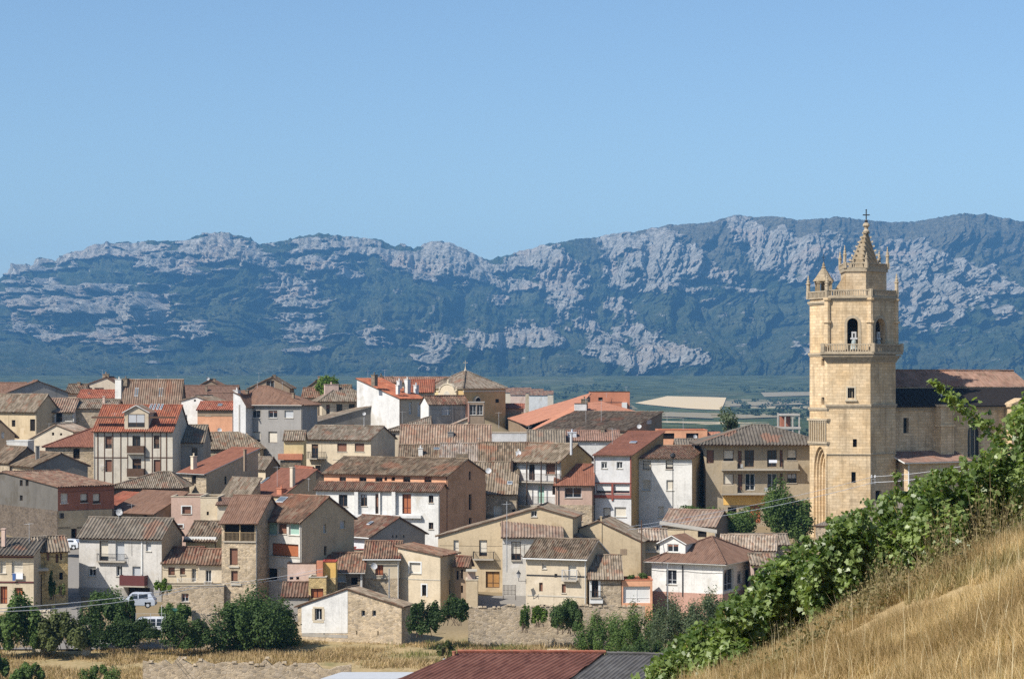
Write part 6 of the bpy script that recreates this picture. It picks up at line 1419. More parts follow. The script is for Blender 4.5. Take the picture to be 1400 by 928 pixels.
def terrace_grass():
    rng = np.random.default_rng(12); n = 190000
    Y = rng.uniform(203, 253, n); px = rng.uniform(-40, 800, n); x = (px-CX)/F*Y
    g = fbm(x/6, Y/5, 13, 4); k = g > .37+.10*rng.random(n)
    row = HY+30*F/Y
    k &= ~((px > 742) & (px < 792) & (rng.random(n) < .85))
    x, Y, g = x[k], Y[k], g[k]; m = len(x)
    h = rng.uniform(.2, .9, m)*(.35+3.0*np.clip(g-.40,0,.3))
    P = np.stack([x, Y, ground_z(x, Y)-.15], 1)
    o = blades('dry_grass', P, h, .07, leafmat('straw_grass', (.22,.145,.065),(.56,.42,.24), .3), rng, 1.0, None, 1.6); tag(o, kind='stuff')
    n = 9000; Y = rng.uniform(232, 252, n); px = rng.uniform(560, 800, n)+rng.normal(0,20,n); x = (px-CX)/F*Y; k = fbm(x/4, Y/3, 23, 3) > .52; x, Y = x[k], Y[k]
    P = np.stack([x, Y, ground_z(x, Y)-.15], 1)
    o = blades('green_grass', P, rng.uniform(.25,.7,len(x)), .07, leafmat('weed_grass', (.10,.115,.03),(.24,.23,.08), .3), rng, .4); tag(o, kind='stuff')
terrace_grass()

# ------------------------------------------------------------------ the near hillside with dry grass and vines
def hill_z(x, Y):
    x = np.asarray(x, float); Y = np.asarray(Y, float)
    crest = 29.5+.8*np.sin(x*.7)
    z = -5.52+.5*np.minimum(x, 8.6)+.12*np.maximum(x-8.6, 0)+np.where(Y < crest, (crest-Y)*.085, -(Y-crest)*.16-np.maximum(Y-crest-5,0)*.35)
    return z+.28*(fbm(x/1.6, Y/1.6, 17, 4)-.5)
def near_hill():
    x = np.linspace(-14, 34, 220); Y = np.concatenate([np.linspace(-12, 40, 220), np.linspace(41, 75, 30)])
    X, YY = np.meshgrid(x, Y, indexing='ij'); Z = hill_z(X, YY)
    w = NT('hillside_straw', 1, 0); o = w.coord('Object')
    c = w.mix(w.ramp(w.noise(o, 1.4, 6, .7), [(.35,0),(.65,1)]), (.31,.22,.11), (.42,.315,.17))
    c = w.mix(w.ramp(w.noise(o, 9, 4, .7), [(.52,0),(.72,.5)]), c, (.22,.16,.08)); w.col(c); w.bump(w.noise(o, 14, 5, .7), .7, .05)
    o = npmesh('hillside', np.stack([X,YY,Z],-1).reshape(-1,3), grid_faces(*X.shape), w.m, None, True); tag(o, kind='structure')
    rng = np.random.default_rng(31)
    def scatter(n, y0, y1):
        Y = rng.uniform(y0, y1, n); px = rng.uniform(880, 1680, n); xx = (px-CX)/F*Y
        return xx, Y
    xx, Y = scatter(640000, 11.5, 31.5); g = fbm(xx/.9, Y/.9, 19, 4)
    k = (hill_z(xx, Y) > -.150*Y) & (g > .36); xx, Y, g = xx[k], Y[k], g[k]
    P = np.stack([xx, Y, hill_z(xx, Y)-.02], 1); m = len(P)
    o = blades('dry_grass', P, rng.uniform(.05,.17,m)*(.2+2.0*g)*(.55+.03*Y), .005+.004*rng.random(m), leafmat('hay_grass', (.27,.18,.08),(.58,.43,.235), .35), rng, 1.5, None, 2.6); tag(o, kind='stuff')
    # tall pale stalks and seed heads standing out of the grass
    xx, Y = scatter(900, 14, 31); k = hill_z(xx, Y) > -.16*Y; xx, Y = xx[k], Y[k]; P = np.stack([xx, Y, hill_z(xx, Y)], 1)
    o = blades('oat_grass', P, rng.uniform(.25,.6,len(xx)), .006, leafmat('pale_stalk', (.50,.40,.24),(.72,.62,.42), .3), rng, .3); tag(o, kind='stuff')
    # broad weedy fringe under the vines
    xx, Y = scatter(26000, 25.5, 31.5); g = fbm(xx/1.1, Y/1.1, 29, 4); k = (g > .5+.22*(31.5-Y)/6*rng.random(len(Y))) & (hill_z(xx, Y) > -.16*Y); xx, Y = xx[k], Y[k]
    P = np.stack([xx, Y, hill_z(xx, Y)], 1); h = rng.uniform(.06,.30,len(xx))*(.4+1.2*fbm(xx*1.3, Y*1.3, 44, 3))
    o = blades('weeds', P, h, .012, leafmat('weed_olive', (.15,.12,.05),(.36,.29,.14), .3), rng, 1.0); tag(o, kind='stuff')
    # tangle of seeding weeds where the mown bank meets the vines
    Y = rng.uniform(27.5, 31.5, 5200); px = rng.uniform(1000, 1460, 5200); xx = (px-CX)/F*Y; g = fbm(xx*1.4, Y*1.4, 63, 4); k = g > .48+.14*(31.5-Y)/4; xx, Y, g = xx[k], Y[k], g[k]
    hh = (g-.46)*3.2*rng.uniform(.2,1,len(xx))*np.interp((xx/Y*F+CX), [1000,1250,1400], [.35,.9,1.3]); P = np.stack([xx, Y, hill_z(xx, Y)], 1)
    o = blades('weed_stems', P, hh+.1, .006, leafmat('weed_stem', (.16,.12,.055),(.40,.31,.17), .2), rng, .35); tag(o, kind='stuff')
    Q = np.repeat(P, 5, 0)+np.stack([rng.normal(0,.07,len(P)*5), rng.normal(0,.07,len(P)*5), np.repeat(hh,5)*rng.uniform(.2,1.1,len(P)*5)], 1)
    o = leaves('weed_leaves', Q, .05, leafmat('foliage_weed', (.10,.095,.035),(.27,.22,.11), .3), None, rng, 'leaf'); tag(o, kind='stuff')
near_hill()
VT = [(860,935),(880,918),(910,896),(940,872),(975,842),(1000,822),(1020,800),(1045,776),(1070,760),(1100,738),(1130,722),(1160,694),(1190,678),(1215,684),(1240,668),(1270,650),(1300,632),(1330,628),(1352,592),(1375,572),(1400,545),(1450,520)]
VB = [(860,972),(980,942),(1050,886),(1150,836),(1250,786),(1300,757),(1400,707),(1450,685)]
def vines():
    m = leafmat('vine_leaf', *GREEN['vine'], trans=.4); bark = plain('vine_wood', (.11,.075,.045), .95, .1, .3); cane = plain('green_cane', (.20,.16,.06), .8, .2, .2)
    cols = [892,930,968,1006,1046,1086,1126,1166,1206,1248,1290,1332,1374,1418]
    where = ['lowest vine plant of the row, at the foot of the bank','small vine plant just above the lowest one','vine plant rising before the dark shrubs','vine plant in front of the villa terrace','vine plant whose top meets the villa side windows','vine plant below the street trees','vine plant in front of the church portal','vine plant before the striped porch roof','vine plant with a lone shoot up against the tower base','vine plant before the side chapel downpipe','vine plant with a long arching cane across the nave','broad vine plant covering the arched church window','tall vine plant beside the nave pediment','uppermost vine plant, cut by the right frame edge']
    for i, (px, lab) in enumerate(zip(cols, where)):
        rng = np.random.default_rng(500+i); Y = 32.0+.9*math.sin(i*1.7); s = Y/F
        rt, rb = np.interp(px, *zip(*VT)), np.interp(px, *zip(*VB))+14
        c = at(px, rb, Y); h = (rb-rt)*s; gz = float(hill_z(np.array([c.x]), np.array([Y]))[0]); c.z = min(c.z, gz+.2) 
        h = (-(rt-HY)/F*Y)-c.z
        root = empty('vine_plant', (c.x, Y, c.z), 0, lab, 'grapevine', 'row of vines along the bank')
        slope = -.62
        n = int(1750+1350*h); p, d = crown_pts(rng, n, .46, .75, h*.56, 14, .25); p[:,2] += h*.50; p[:,2] += -slope*p[:,0]*.8
        p[:,2] = np.maximum(p[:,2], rng.uniform(.0,.3,n)-slope*p[:,0]*.5)
        pts = [p]; nr = [d]
        shoots = [(rng.uniform(-.35,.35), rng.uniform(-.5,.4), rng.uniform(.05,.24), rng.uniform(-.35,.25)) for _ in range(13)]
        if i == 8: shoots.append((.16, -.3, .70, .02))
        for sx_, sy_, L, dx in shoots:
            b = np.array([sx_, sy_, h*.86-slope*sx_]); k = int(12+L*46)
            tt = np.linspace(0, 1, k)[:,None]; q = b+np.concatenate([dx*tt*L*1.3, .1*tt, L*(tt-.25*tt**2)], 1)
            pts.append(q+rng.normal(0,.035,(k,3))); nr.append(rng.normal(size=(k,3)))
            cb = MB()
            for a0, a1 in zip(q[::4], q[4::4]): cb.tube(a0, a1, .006, 4)
            cb.build('cane', cane, root)
        if i == 10:   # the long cane that arches out to the left over the nave
            A0 = np.array([(1350-px)*s*1.0, -.4, (rb-588)*s]); A1 = np.array([(1300-px)*s, -.4, (rb-552)*s]); A2 = np.array([(1268-px)*s, -.4, (rb-520)*s])
            tt = np.linspace(0,1,90)[:,None]; q = (1-tt)**2*A0+2*tt*(1-tt)*A1+tt**2*A2
            sp = (.02+.085*(1-tt)); pts.append(np.repeat(q,3,0)+rng.normal(size=(270,3))*np.repeat(sp,3,0)); nr.append(rng.normal(size=(270,3)))
            cb = MB()
            for a0, a1 in zip(q[::6], q[6::6]): cb.tube(a0, a1, .007, 4)
            cb.build('cane', cane, root)
        P = np.concatenate(pts); Nn = np.concatenate(nr)
        cl = fbm(P[:,0]*3+5, P[:,2]*3+P[:,1], 6, 3)
        leaves('foliage', P, .072, m, root, rng, 'vine', Nn*.5, .5, np.clip(rng.uniform(0,1,len(P))*.65+(cl-.4)*1.1, 0, 1)*np.where(rng.random(len(P)) < .03, 1.9, 1))
        tk = MB(); tk.tube((0,0,-.5),(.04,.05,h*.25), .035, 6, r1=.028)
        for j in range(4): tk.tube((.04,.05,h*.25),(rng.uniform(-.4,.4), rng.uniform(-.3,.3), h*rng.uniform(.45,.75)), .018, 5, r1=.008)
        tk.build('trunk', bark, root)
vines()
# ------------------------------------------------------------------ walls, street, hut roof, cars, cables, lamps
def stone_wall(label, px0, px1, rt, rb, Y, th=.5, wc='stone', drop=0.0, Y1=None, gap=.3):
    a, b = at(px0, rb, Y), at(px1, rb, Y1 or Y); d = (b-a); L = math.hypot(d.x, d.y); e = (d.x/L, d.y/L)
    root = empty('stone_wall', a, 0, label, 'stone wall'); h = (rb-rt)*Y/F; mb = MB(); rng = np.random.default_rng(int(px0+rt))
    n = max(4, int(L/.7)); tops = [h+(.1+.25*drop)*rng.normal()-drop*i/n for i in range(n+1)]
    zz = [(b.z-a.z)*i/n for i in range(n+1)]
    P = lambda s, dd, z: (e[0]*s-e[1]*dd, e[1]*s+e[0]*dd, z)
    for i in range(n):
        s0, s1 = L*i/n, L*(i+1)/n
        mb.face([P(s0,0,-2),P(s1,0,-2),P(s1,.05,tops[i+1]+zz[i+1]),P(s0,.05,tops[i]+zz[i])]); mb.face([P(s0,.05,tops[i]+zz[i]),P(s1,.05,tops[i+1]+zz[i+1]),P(s1,th,tops[i+1]+zz[i+1]),P(s0,th,tops[i]+zz[i])]); mb.face([P(s1,th,-2),P(s0,th,-2),P(s0,th,tops[i]+zz[i]),P(s1,th,tops[i+1]+zz[i+1])])
    mb.face([P(0,0,-2),P(0,.05,tops[0]),P(0,th,tops[0]),P(0,th,-2)]); mb.face([P(L,0,-2),P(L,th,-2),P(L,th,tops[n]+zz[n]),P(L,.05,tops[n]+zz[n])])
    mb.build('masonry', wall(wc), root); 
    cp = MB()
    for i in range(int(L/.55)):
        if rng.random() < gap: continue
        s = i*.55; w = .5*rng.uniform(.7,1.05); z = np.interp(s, [L*k/n for k in range(n+1)], [t+q for t,q in zip(tops,zz)])
        cp.hexa([P(s,-.05,z-.02),P(s+w,-.05,z-.02),P(s+w,th+.05,z-.02),P(s,th+.05,z-.02),P(s+.04,-.02,z+.16*rng.uniform(.6,1.4)),P(s+w-.04,-.02,z+.15),P(s+w-.04,th,z+.15),P(s+.04,th,z+.15)])
    cp.build('coping_stones', wall(wc), root)
    return root
stone_wall('rough stone terrace wall below the paved street and cream houses', 640, 882, 829, 864, 250)
stone_wall('collapsed dry stone wall along the bottom of the field', 195, 480, 903, 942, 217, wc='stone', drop=.6, gap=.8)
stone_wall('stone garden wall stub beside the ivy hedge', 262, 312, 836, 868, 245, drop=.3)
stone_wall('pale low garden wall by the ramp left of the ivy', 44, 76, 836, 866, 243, wc='pale')
stone_wall('crumbling pale pillar end of the ivy wall', 112, 123, 855, 884, 241.5, wc='pale')
# paved lane rising between the houses
asph = plain('lane_paving', (.21,.195,.175), .9, .1, .12)
lane = lambda px, Y: ((px-CX)/F*Y, Y)
sheet('street', [lane(640,253),lane(726,253),lane(724,278),lane(648,278)], asph, .06, 16, 16)
sheet('street', [lane(70,262),lane(112,262),lane(108,310),lane(84,310)], asph, .06, 12, 16)
sheet('path', [lane(735,226),lane(792,226),lane(776,246),lane(748,246)], plain('dirt_track', (.50,.40,.27), .95, .05, .2), .09, 12, 12)
sheet('street', [lane(-40,246),lane(300,246),lane(300,254),lane(-40,254)], asph, .06, 40, 6)
# corrugated clay roof of the hut in the hollow
def hut():
    Y = 196.0; P = lambda px, row, yy=Y: at(px, row, yy)
    c = P(680, 990); c.z = -33.0
    root = empty('roadside_hut', c, 0, 'low hut with ribbed dark red roof and clay chimney in the hollow', 'hut')
    rz = P(700,892).z-c.z; X = lambda px: (px-CX)/F*Y-c.x
    x0, x1, xg = X(627), X(826), X(906)
    dv, dz = 9.0, 3.1
    mb = MB(); mb.prism([(x0-6.5,-dv+.8),(x1-2.5,-dv+.8),(x1-.3,.0),(x1-.3,5),(x0+.3,5)], -1, rz-dz+.2); mb.build('wall', wall('cream'), root)
    rb = MB(); tile_plane(rb, [(x0-9.6,-dv,rz-dz),(x1-6.0,-dv,rz-dz),(x1,0,rz),(x0,0,rz)], (1,0,0), .50, .10, .06, .2, 3, gd=(8.0,dv,dz))
    tile_plane(rb, [(x0-.3,6,rz-2),(x1+.2,6,rz-2),(x1,0,rz),(x0,0,rz)], (1,0,0), .55, .075, .06, .2, 4)
    r1 = rb.build('roof', [roofm('maroon'), M('brownwood')], root)
    rd = MB(); ridge(rd, (x0-.1,0,rz+.14), (x1+.1,0,rz+.10), .17); rd.build('ridge_tiles', roofm('newred'), r1)
    gb = MB(); tile_plane(gb, [(x1-5.9,-dv,rz-dz-.05),(xg+2,-dv,rz-dz-.05),(xg,-.2,rz-.22),(x1+.12,-.2,rz-.12)], (1,0,0), .42, .08, .05, .2, 5, gd=(6.0,dv,dz))
    r2 = gb.build('grey_roof', [roofm('slate'), M('greypaint')], root); rd = MB(); ridge(rd, (x1+.2,-.2,rz+.02), (xg,-.2,rz-.1), .17); rd.build('ridge_tiles', roofm('slate'), r2)
    mb = MB(); mb.box((x1-2,-dv+1,-1),(xg-.5,-.4,rz-dz-.3)); mb.build('side_wall', wall('cream'), root)
    q = MB(); cx = X(621); q.lathe((cx,-.4,rz-.9), [(.16,0),(.16,1.0),(.2,1.02),(.2,1.12),(0,1.12)], 10); q.build('chimney', M('claypot'), r1)
    q = MB(); q.box((X(606),-.6,rz-.95),(X(622),.4,rz-.55)); q.build('vent_box', M('whitepaint'), r1)
    q = MB(); gz = P(500,916).z-c.z; xa, xb = X(468), X(545)
    q.hexa([(xa-1.6,-4.6,gz-1.4),(xb+2,-4.6,gz-1.4),(xb+2,-1.0,gz-1.2),(xa,-1.0,gz-1.2),(xa-1.6,-4.6,gz-.12),(xb+2,-4.6,gz-.12),(xb+2,-1.0,gz),(xa,-1.0,gz)]); q.build('porch_roof', M('greyblind'), root)
hut()
# vehicles
def car(label, px, row, Y, rz, L=4.3, Wd=1.75, H_=1.75, paint=(.6,.61,.63), van=False, cat='car', group='vehicles parked in the village'):
    c = at(px, row, Y); root = empty('parked_van' if van else 'parked_car', c, rz, label, cat, group)
    pm = NT('car_paint', .3, .5); pm.col(paint); pm.b.inputs['Metallic'].default_value = .2
    if van: low = [(0,.35),(.02,.75),(.18,.95),(L*.16,1.05),(L*.30,H_*.96),(L*.36,H_),(L*.95,H_),(L,H_*.9),(L,.35)]
    else: low = [(0,.35),(.03,.7),(.25,.85),(L*.24,1.0),(L*.38,H_*.96),(L*.46,H_),(L*.88,H_*.97),(L*.97,1.05),(L,.9),(L,.35)]
    def half(z): return Wd/2*(1 if z < 1.0 else 1-.16*(z-1.0)/(H_-1.0))
    mb = MB()
    cuts = low
    for (a,z),(b,y) in zip(cuts, cuts[1:]):
        mb.face([(a,-half(z),z),(a,half(z),z),(b,half(y),y),(b,-half(y),y)][::-1])
    # sides as strips up from the sill, with wheel arches left open
    xs = sorted(set([p[0] for p in low]+[L*.18-.36,L*.18+.36,L*.82-.36,L*.82+.36]))
    zt = lambda x: np.interp(x, [p[0] for p in low[1:-1]], [p[1] for p in low[1:-1]])
    for a, b in zip(xs, xs[1:]):
        arch = any(abs((a+b)/2-L*f) < .36 for f in (.18,.82)); z0 = .68 if arch else .32
        for s in (-1, 1):
            zm = min(1.0, zt(a), zt(b))
            q = [(a,s*half(.5),z0),(b,s*half(.5),z0),(b,s*half(zm),zm),(a,s*half(zm),zm)]; mb.face(q if s < 0 else q[::-1])
            q = [(a,s*half(zm),zm),(b,s*half(zm),zm),(b,s*half(zt(b)),zt(b)),(a,s*half(zt(a)),zt(a))]; mb.face(q if s < 0 else q[::-1])
    mb.box((.1,-Wd/2+.12,.25),(L-.1,Wd/2-.12,.5)); mb.build('body', pm.m, root)
    for s in (-1, 1):
        g = MB(); z0, z1 = 1.06, H_-.12
        for a, b in (((L*.34,L*.55),(L*.57,L*.76),(L*.78,L*.93)) if van else ((L*.36,L*.56),(L*.58,L*.82))):
            a1 = a+(.22 if a < L*.4 else .03); e = .012
            q = [(a,s*(half(z0)+e),z0),(b,s*(half(z0)+e),z0),(b-.04,s*(half(z1)+e),z1),(a1,s*(half(z1)+e),z1)]; g.face(q if s < 0 else q[::-1])
        g.build('side_window', M('glass'), root)
    p0, p1 = (low[3], low[4]); g = MB(); k = lambda t: (p0[0]+(p1[0]-p0[0])*t, p0[1]+(p1[1]-p0[1])*t)
    (a,z),(b,y) = k(.08), k(.95); g.face([(a-.02,-half(z)+.1,z+.015),(b-.02,-half(y)+.1,y+.015),(b-.02,half(y)-.1,y+.015),(a-.02,half(z)-.1,z+.015)]); g.build('windscreen', M('glass'), root)
    for f in (.18,.82):
        for s in (-1,1):
            t = MB(); y = s*(Wd/2-.1); t.tube((L*f,y-.1,.32),(L*f,y+.1,.32), .32, 14); to = t.build('wheel', M('black'), root)
            r = MB(); r.tube((L*f,y+s*.098,.32),(L*f,y+s*.115,.32), .19, 10); r.build('rim', M('steel'), to)
    for s in (-1,1):
        h = MB(); h.box((.02,s*Wd*.34-.16,.62),(.12,s*Wd*.34+.16,.80)); h.build('headlight', M('dish'), root)
        h = MB(); h.box((L-.06,s*Wd*.42-.08,.75),(L+.01,s*Wd*.42+.08,1.0)); h.build('taillight', M('redpaint'), root)
    b = MB(); b.box((-.06,-Wd/2+.05,.34),(.08,Wd/2-.05,.56)); b.box((L-.08,-Wd/2+.05,.34),(L+.06,Wd/2-.05,.56)); b.build('bumper', M('greypaint'), root)
    return root
car('silver people carrier parked below the white three storey house', 160, 830, 250.5, R(2), 4.4, 1.8, 1.72, (.52,.55,.60))
car('white van half hidden behind the ivy smothered wall', 173, 867, 245.3, R(2), 4.4, 1.8, 1.95, (.72,.73,.75), True, 'van')
car('small pale car in the lane beside the stone warehouse', 78, 750, 303, R(-20), 3.8, 1.65, 1.45, (.55,.58,.62))
def thin(name, label, cat, segs, r, mat, group=None):
    P = [Vector(p) for p in segs]; o = P[0].copy(); mb = MB()
    for a, b in zip(P, P[1:]): mb.tube(a-o, b-o, r, 5, cap=False)
    ob = mb.build(name, mat, None); ob.location = o; return tag(ob, label, cat, group)
def cable(label, a, b, sag, r=.03, n=14):
    A, B = at(*a), at(*b); pts = [A.lerp(B, i/n)-Vector((0,0,sag*4*(i/n)*(1-i/n))) for i in range(n+1)]
    return thin('power_cable', label, 'cable', pts, r, M('tube'), 'overhead cables')
cable('upper pale cable crossing the lower left hedge', (-10,832,170), (262,801,250), .3, .030)
cable('lower pale cable crossing the lower left hedge', (-10,836,170), (262,804,250), .5, .030)
cable('upper of the two pale cables strung before the loggia house and mauve yard wall', (262,801,250), (441,777,262), .3, .022)
cable('lower of the two pale cables strung before the loggia house and mauve yard wall', (262,804,250), (441,781,262), .3, .022)
cable('topmost cable running from the corner house to the church tower', (858,720,268), (1195,651,309), .5, .024)
cable('bottom cable running from the corner house to the church tower', (858,724,268), (1195,659,309), .6, .030)
cable('top cable from the church tower to the vines on the right', (1195,651,309), (1330,634,300), .3, .024)
cable('lower cable from the church tower to the vines on the right', (1195,659,309), (1330,640,300), .4, .030)
ib = empty('insulator_bracket', at(1194,656,310.5), 0, 'small grey insulator bracket fixed at the tower corner below the slit window', 'bracket')
q = MB(); q.box((-.3,-.05,-.5),(.3,.05,-.42)); q.box((-.3,-.05,.1),(.3,.05,.18)); q.tube((-.25,0,-.6),(-.25,0,.7), .05); q.tube((.25,0,-.6),(.25,0,.7), .05); q.build('bracket_frame', M('greypaint'), ib)
q = MB()
for x in (-.25,.25): q.lathe((x,-.02,.3), [(.12,0),(.16,.1),(.1,.2),(.16,.3),(0,.45)], 8)
q.build('insulator', M('dish'), ib)
# lamps and posts
def lantern(label, px, row, Y, arm=1):
    c = at(px, row, Y); root = empty('wall_lamp', c, 0, label, 'lamp', 'wall lanterns')
    q = MB(); q.tube((0,0,-.35),(0,0,.05), .03, 6); q.tube((0,0,-.35),(arm*.9,.0,-.35), .03, 6); q.tube((arm*.9,0,-.7),(arm*.9,0,-.1), .035, 6); q.build('bracket', M('iron'), root)
    q = MB(); q.lathe((0,0,.05), [(.12,0),(.26,.5),(.26,.52)], 6); q.build('glass', M('dish'), root)
    q = MB(); q.lathe((0,0,.575), [(.3,0),(.12,.22),(.05,.3),(.07,.36),(0,.42)], 6); q.build('cap', M('iron'), root)
lantern('black wall lantern on the side of the square cream house', 709, 790, Yof(838), 1)
def post(label, px, rt, rb, Y, r=.06, top=None, cat='post', name='metal_post', mat='greypaint'):
    c = at(px, rb, Y); h = (rb-rt)*Y/F; root = empty(name, c, 0, label, cat)
    q = MB(); q.tube((0,0,-2),(0,0,h), r, 8, r1=r*.8); q.build('pole', M(mat), root)
    if top == 'lamp':
        q = MB(); q.tube((-.6,0,h-.1),(.6,0,h-.1), .04, 6); q.build('arm', M('iron'), root)
        q = MB(); q.lathe((0,0,h), [(.2,0),(.42,.25),(.36,.6),(.1,.75),(0,.8)], 10); q.build('lamp_head', M('iron'), root)
    else:
        q = MB(); q.lathe((0,0,h), [(r*1.2,0),(r*1.2,.06),(0,.1)], 8); q.build('cap', M(mat), root)
    return root
post('tall street lamp standing against the white corner house', 920, 626, 712, Yof(712)-9, .07, 'lamp', 'street lamp', 'street_lamp', 'iron')
post('bare metal post above the half stone cottage roof', 532, 778, 820, 254, .07)
post('thin pole before the broad tan gable', 693, 686, 760, Yof(806)-6, .06)
post('grey utility pole beside the white villa front', 913, 770, 850, 243, .06)
post('wooden cable post between tan gable and yard wall', 877, 712, 795, 268, .08, mat='brownwood')
post('thin fence post beside the ivy hedge', 221, 828, 862, 242, .04, mat='steel')
post('slim post in the garden left of the hedge', 75, 838, 868, 242, .05, mat='steel')
# wire fence, gate and shed odds and ends
def fence(label, px0, px1, rt, rb, Y, mat='steel', name='wire_fence', cat='fence', sp=1.1, bars=True):
    a, b = at(px0, rb, Y), at(px1, rb, Y); h = (rb-rt)*Y/F; L = b.x-a.x; root = empty(name, a, 0, label, cat); n = max(1, int(L/sp))
    for i in range(n+1):
        q = MB(); q.tube((L*i/n,0,-.5),(L*i/n,0,h), .035, 6); q.build('fence_post', M(mat), root)
    q = MB()
    for z in (.15, h*.5, h-.03): q.tube((0,0,z),(L,0,z), .018, 4)
    if bars:
        for i in range(int(L/.16)+1): q.box((i*.16-.03,-.02,.05),(i*.16+.03,.02,h-.05))
    q.build('panel', M(mat), root)
fence('dark wooden slat enclosure on the paved street', 688, 705, 799, 814, 256, 'darkwood', 'slat_fence', 'fence', .8)
fence('green wire garden fence left of the dark bushy tree', 76, 122, 813, 845, 243, 'iron', bars=False)
fence('wire fence above the ivy smothered wall', 186, 226, 838, 862, 243.5, 'steel', bars=False)
def bin_(label, px, row, Y, c):
    p = at(px, row, Y); root = empty('rubbish_bin', p, R(8), label, 'bin')
    q = MB(); q.hexa([(-.55,-.4,.15),(.55,-.4,.15),(.55,.4,.15),(-.55,.4,.15),(-.65,-.5,1.15),(.65,-.5,1.15),(.65,.5,1.15),(-.65,.5,1.15)]); q.build('bin_body', plain('bin_plastic', c, .5, .3, .08), root)
    q = MB(); q.hexa([(-.68,-.53,1.152),(.68,-.53,1.152),(.68,.53,1.152),(-.68,.53,1.152),(-.6,-.4,1.3),(.6,-.4,1.3),(.6,.45,1.36),(-.6,.45,1.36)]); q.build('lid', plain('bin_plastic', c, .5, .3, .08), root)
    for x in (-.5,.5):
        for y in (-.35,.35):
            q = MB(); q.tube((x-.04,y,.1),(x+.04,y,.1), .1, 8); q.build('wheel', M('black'), root)
bin_('green waste container behind the hedge beside the white van', 240, 848, 246.5, (.02,.075,.045))
# tin canopy beside the stone shed
tc = empty('tin_canopy', at(940,718,Yof(770)), R(-6), 'sloping grey tin canopy in front of the tile roofed stone shed', 'canopy')
q = MB(); s = Yof(770)/F; q.hexa([(-38*s,-.9,.15),(40*s,-.9,-1.0),(40*s,.9,-.7),(-38*s,.9,.45),(-38*s,-.9,.25),(40*s,-.9,-.9),(40*s,.9,-.6),(-38*s,.9,.55)]); q.build('sheet', M('zinc'), tc)
for x in (-36*s, 38*s):
    q = MB(); q.tube((x,-.8,-4),(x,-.8,.1 if x < 0 else -1.0), .06, 6); q.build('post', M('greypaint'), tc)
# half built concrete frame far off
cf = empty('concrete_frame', at(1077,600,640), 0, 'unfinished concrete frame building far behind the apartment roof', 'building')
s = 640/F
q = MB(); q.box((-16*s,-3,14*s),(16*s,5,17*s)); q.box((-10*s,-3,32*s),(15*s,5,34.5*s)); q.build('slab', M('concrete'), cf)
for x in (-15,-5,5,14):
    q = MB(); q.box((x*s-.2,-2.8,-3),(x*s+.2,-2.4,32*s if x > -12 else 36*s)); q.build('pillar', M('concrete'), cf)
q = MB(); q.box((-9*s,0,17.1*s),(4*s,4,31*s)); q.build('brick_infill', wall('brick'), cf)
# farm buildings far out on the plain
rng_ = random.Random(5)
spots = [(694,543,1500,'white'),(703,545,1450,'pale'),(713,542,1600,'white'),(722,545,1500,'tan'),(731,543,1700,'white'),(742,547,1500,'pale'),(708,549,1350,'rose'),(736,549,1400,'white')]
words = ['white farmhouse leftmost of the far cluster right of the chapel','second farmhouse of the far cluster, pale walled','far white farmhouse highest of the cluster beyond the chapel','far tan farmhouse in the middle of the cluster','far white farmhouse standing right of the tan one','far pale farmhouse at the right end of the cluster','far rose farmhouse low in the cluster near the orange hall','far white farmhouse just above the orange hall ridge']
for (px,row,Y,wc),lab in zip(spots, words):
    w_ = rng_.uniform(9,15)*F/Y; HOUSES_ = house(lab, px-w_/2, px+w_/2, row-7*F/Y*.6, row, row-7*F/Y*.6-2.2*F/Y, D=9, Y=Y, wall_=wc, roof='redmix', per=.9, amp=.1, name='farmhouse', cat='farmhouse', group='far farm cluster on the plain', zlow=12)

# ------------------------------------------------------------------ air, light, sky, camera
hz = bpy.data.meshes.new('haze'); x0,x1,y0,y1,z0,z1 = -4600,4600,-120,13200,-140,800
V = [(x0,y0,z0),(x1,y0,z0),(x1,y1,z0),(x0,y1,z0),(x0,y0,z1),(x1,y0,z1),(x1,y1,z1),(x0,y1,z1)]
hz.from_pydata(V, [], [(3,2,1,0),(4,5,6,7),(0,1,5,4),(1,2,6,5),(2,3,7,6),(3,0,4,7)])
hm = bpy.data.materials.new('haze_air'); hm.use_nodes = True; nt = hm.node_tree; nt.nodes.remove(nt.nodes['Principled BSDF'])
pv = nt.nodes.new('ShaderNodeVolumePrincipled'); pv.inputs['Density'].default_value = HAZE_D; pv.inputs['Color'].default_value = (*HAZE_C, 1); pv.inputs['Anisotropy'].default_value = .0
nt.links.new(pv.outputs[0], nt.nodes['Material Output'].inputs['Volume']); hz.materials.append(hm)
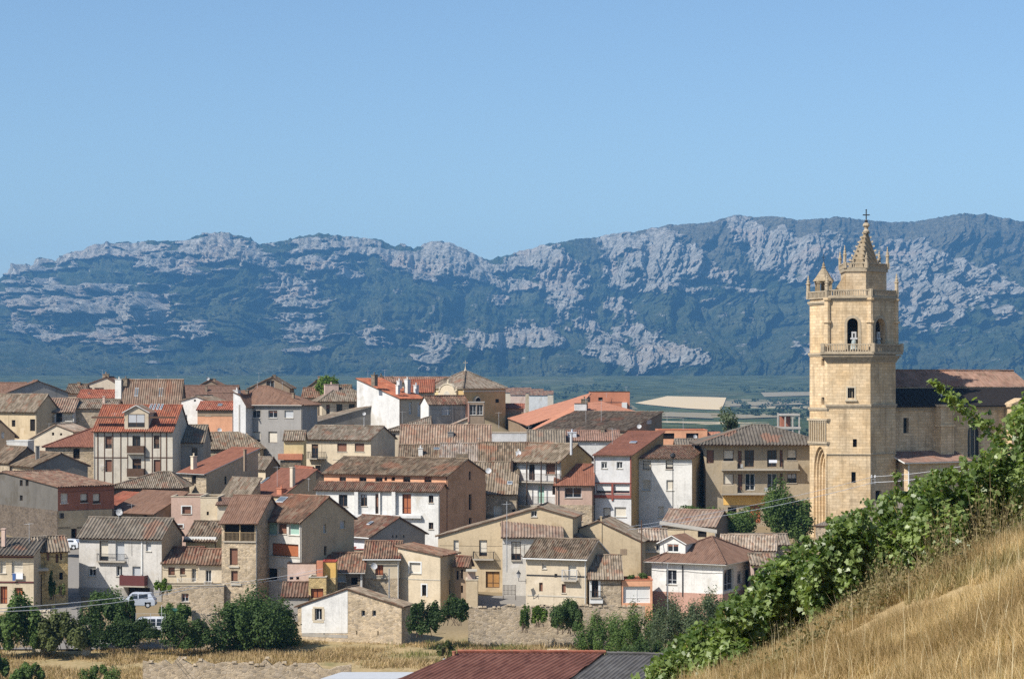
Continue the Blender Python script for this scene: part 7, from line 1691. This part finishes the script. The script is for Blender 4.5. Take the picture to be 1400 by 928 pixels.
ho = bpy.data.objects.new('haze', hz); COL.objects.link(ho); ho['kind'] = 'stuff'

el, az = R(SUN_EL), R(SUN_AZ)        # azimuth: degrees to the left of straight behind the camera
sv = Vector((-math.sin(az)*math.cos(el), -math.cos(az)*math.cos(el), math.sin(el)))
L = bpy.data.lights.new('sun', 'SUN'); L.energy = SUN_E; L.angle = R(.53); L.color = (1.0,.945,.86)
so = bpy.data.objects.new('sun', L); COL.objects.link(so); so.rotation_euler = (-sv).to_track_quat('-Z','Y').to_euler()
wd = bpy.data.worlds.new('World'); scene.world = wd; wd.use_nodes = True; nt = wd.node_tree
sk = nt.nodes.new('ShaderNodeTexSky'); sk.sky_type = 'NISHITA'; sk.sun_disc = False; sk.sun_elevation = el; sk.sun_rotation = math.atan2(sv.x, sv.y)
sk.altitude = 450; sk.air_density = SKY_AIR; sk.dust_density = SKY_DUST; sk.ozone_density = SKY_OZ
bg = nt.nodes['Background']; bg.inputs['Strength'].default_value = SKY_S; tint = nt.nodes.new('ShaderNodeMix'); tint.data_type = 'RGBA'; tint.blend_type = 'MULTIPLY'; tint.inputs[0].default_value = 1; tint.inputs[7].default_value = (*SKY_T, 1)
nt.links.new(sk.outputs[0], tint.inputs[6]); nt.links.new(tint.outputs[2], bg.inputs[0])
cam = bpy.data.cameras.new('camera'); cam.sensor_width = 36; cam.lens = 36*F/1400; cam.shift_y = (HY-464)/1400; cam.clip_end = 60000; cam.clip_start = .5
co = bpy.data.objects.new('camera', cam); COL.objects.link(co); co.rotation_euler = (math.pi/2,0,0); scene.camera = co
vs = scene.view_settings; vs.view_transform = 'Standard'; vs.look = 'None'; vs.exposure = EXPO; vs.gamma = 1; vs.use_curve_mapping = False
cy = scene.cycles; cy.use_denoising = False; cy.max_bounces = 6; cy.diffuse_bounces = 2; cy.glossy_bounces = 2; cy.transmission_bounces = 2; cy.volume_bounces = 0; cy.transparent_max_bounces = 8
cy.use_adaptive_sampling = False; cy.sample_clamp_indirect = 4.0
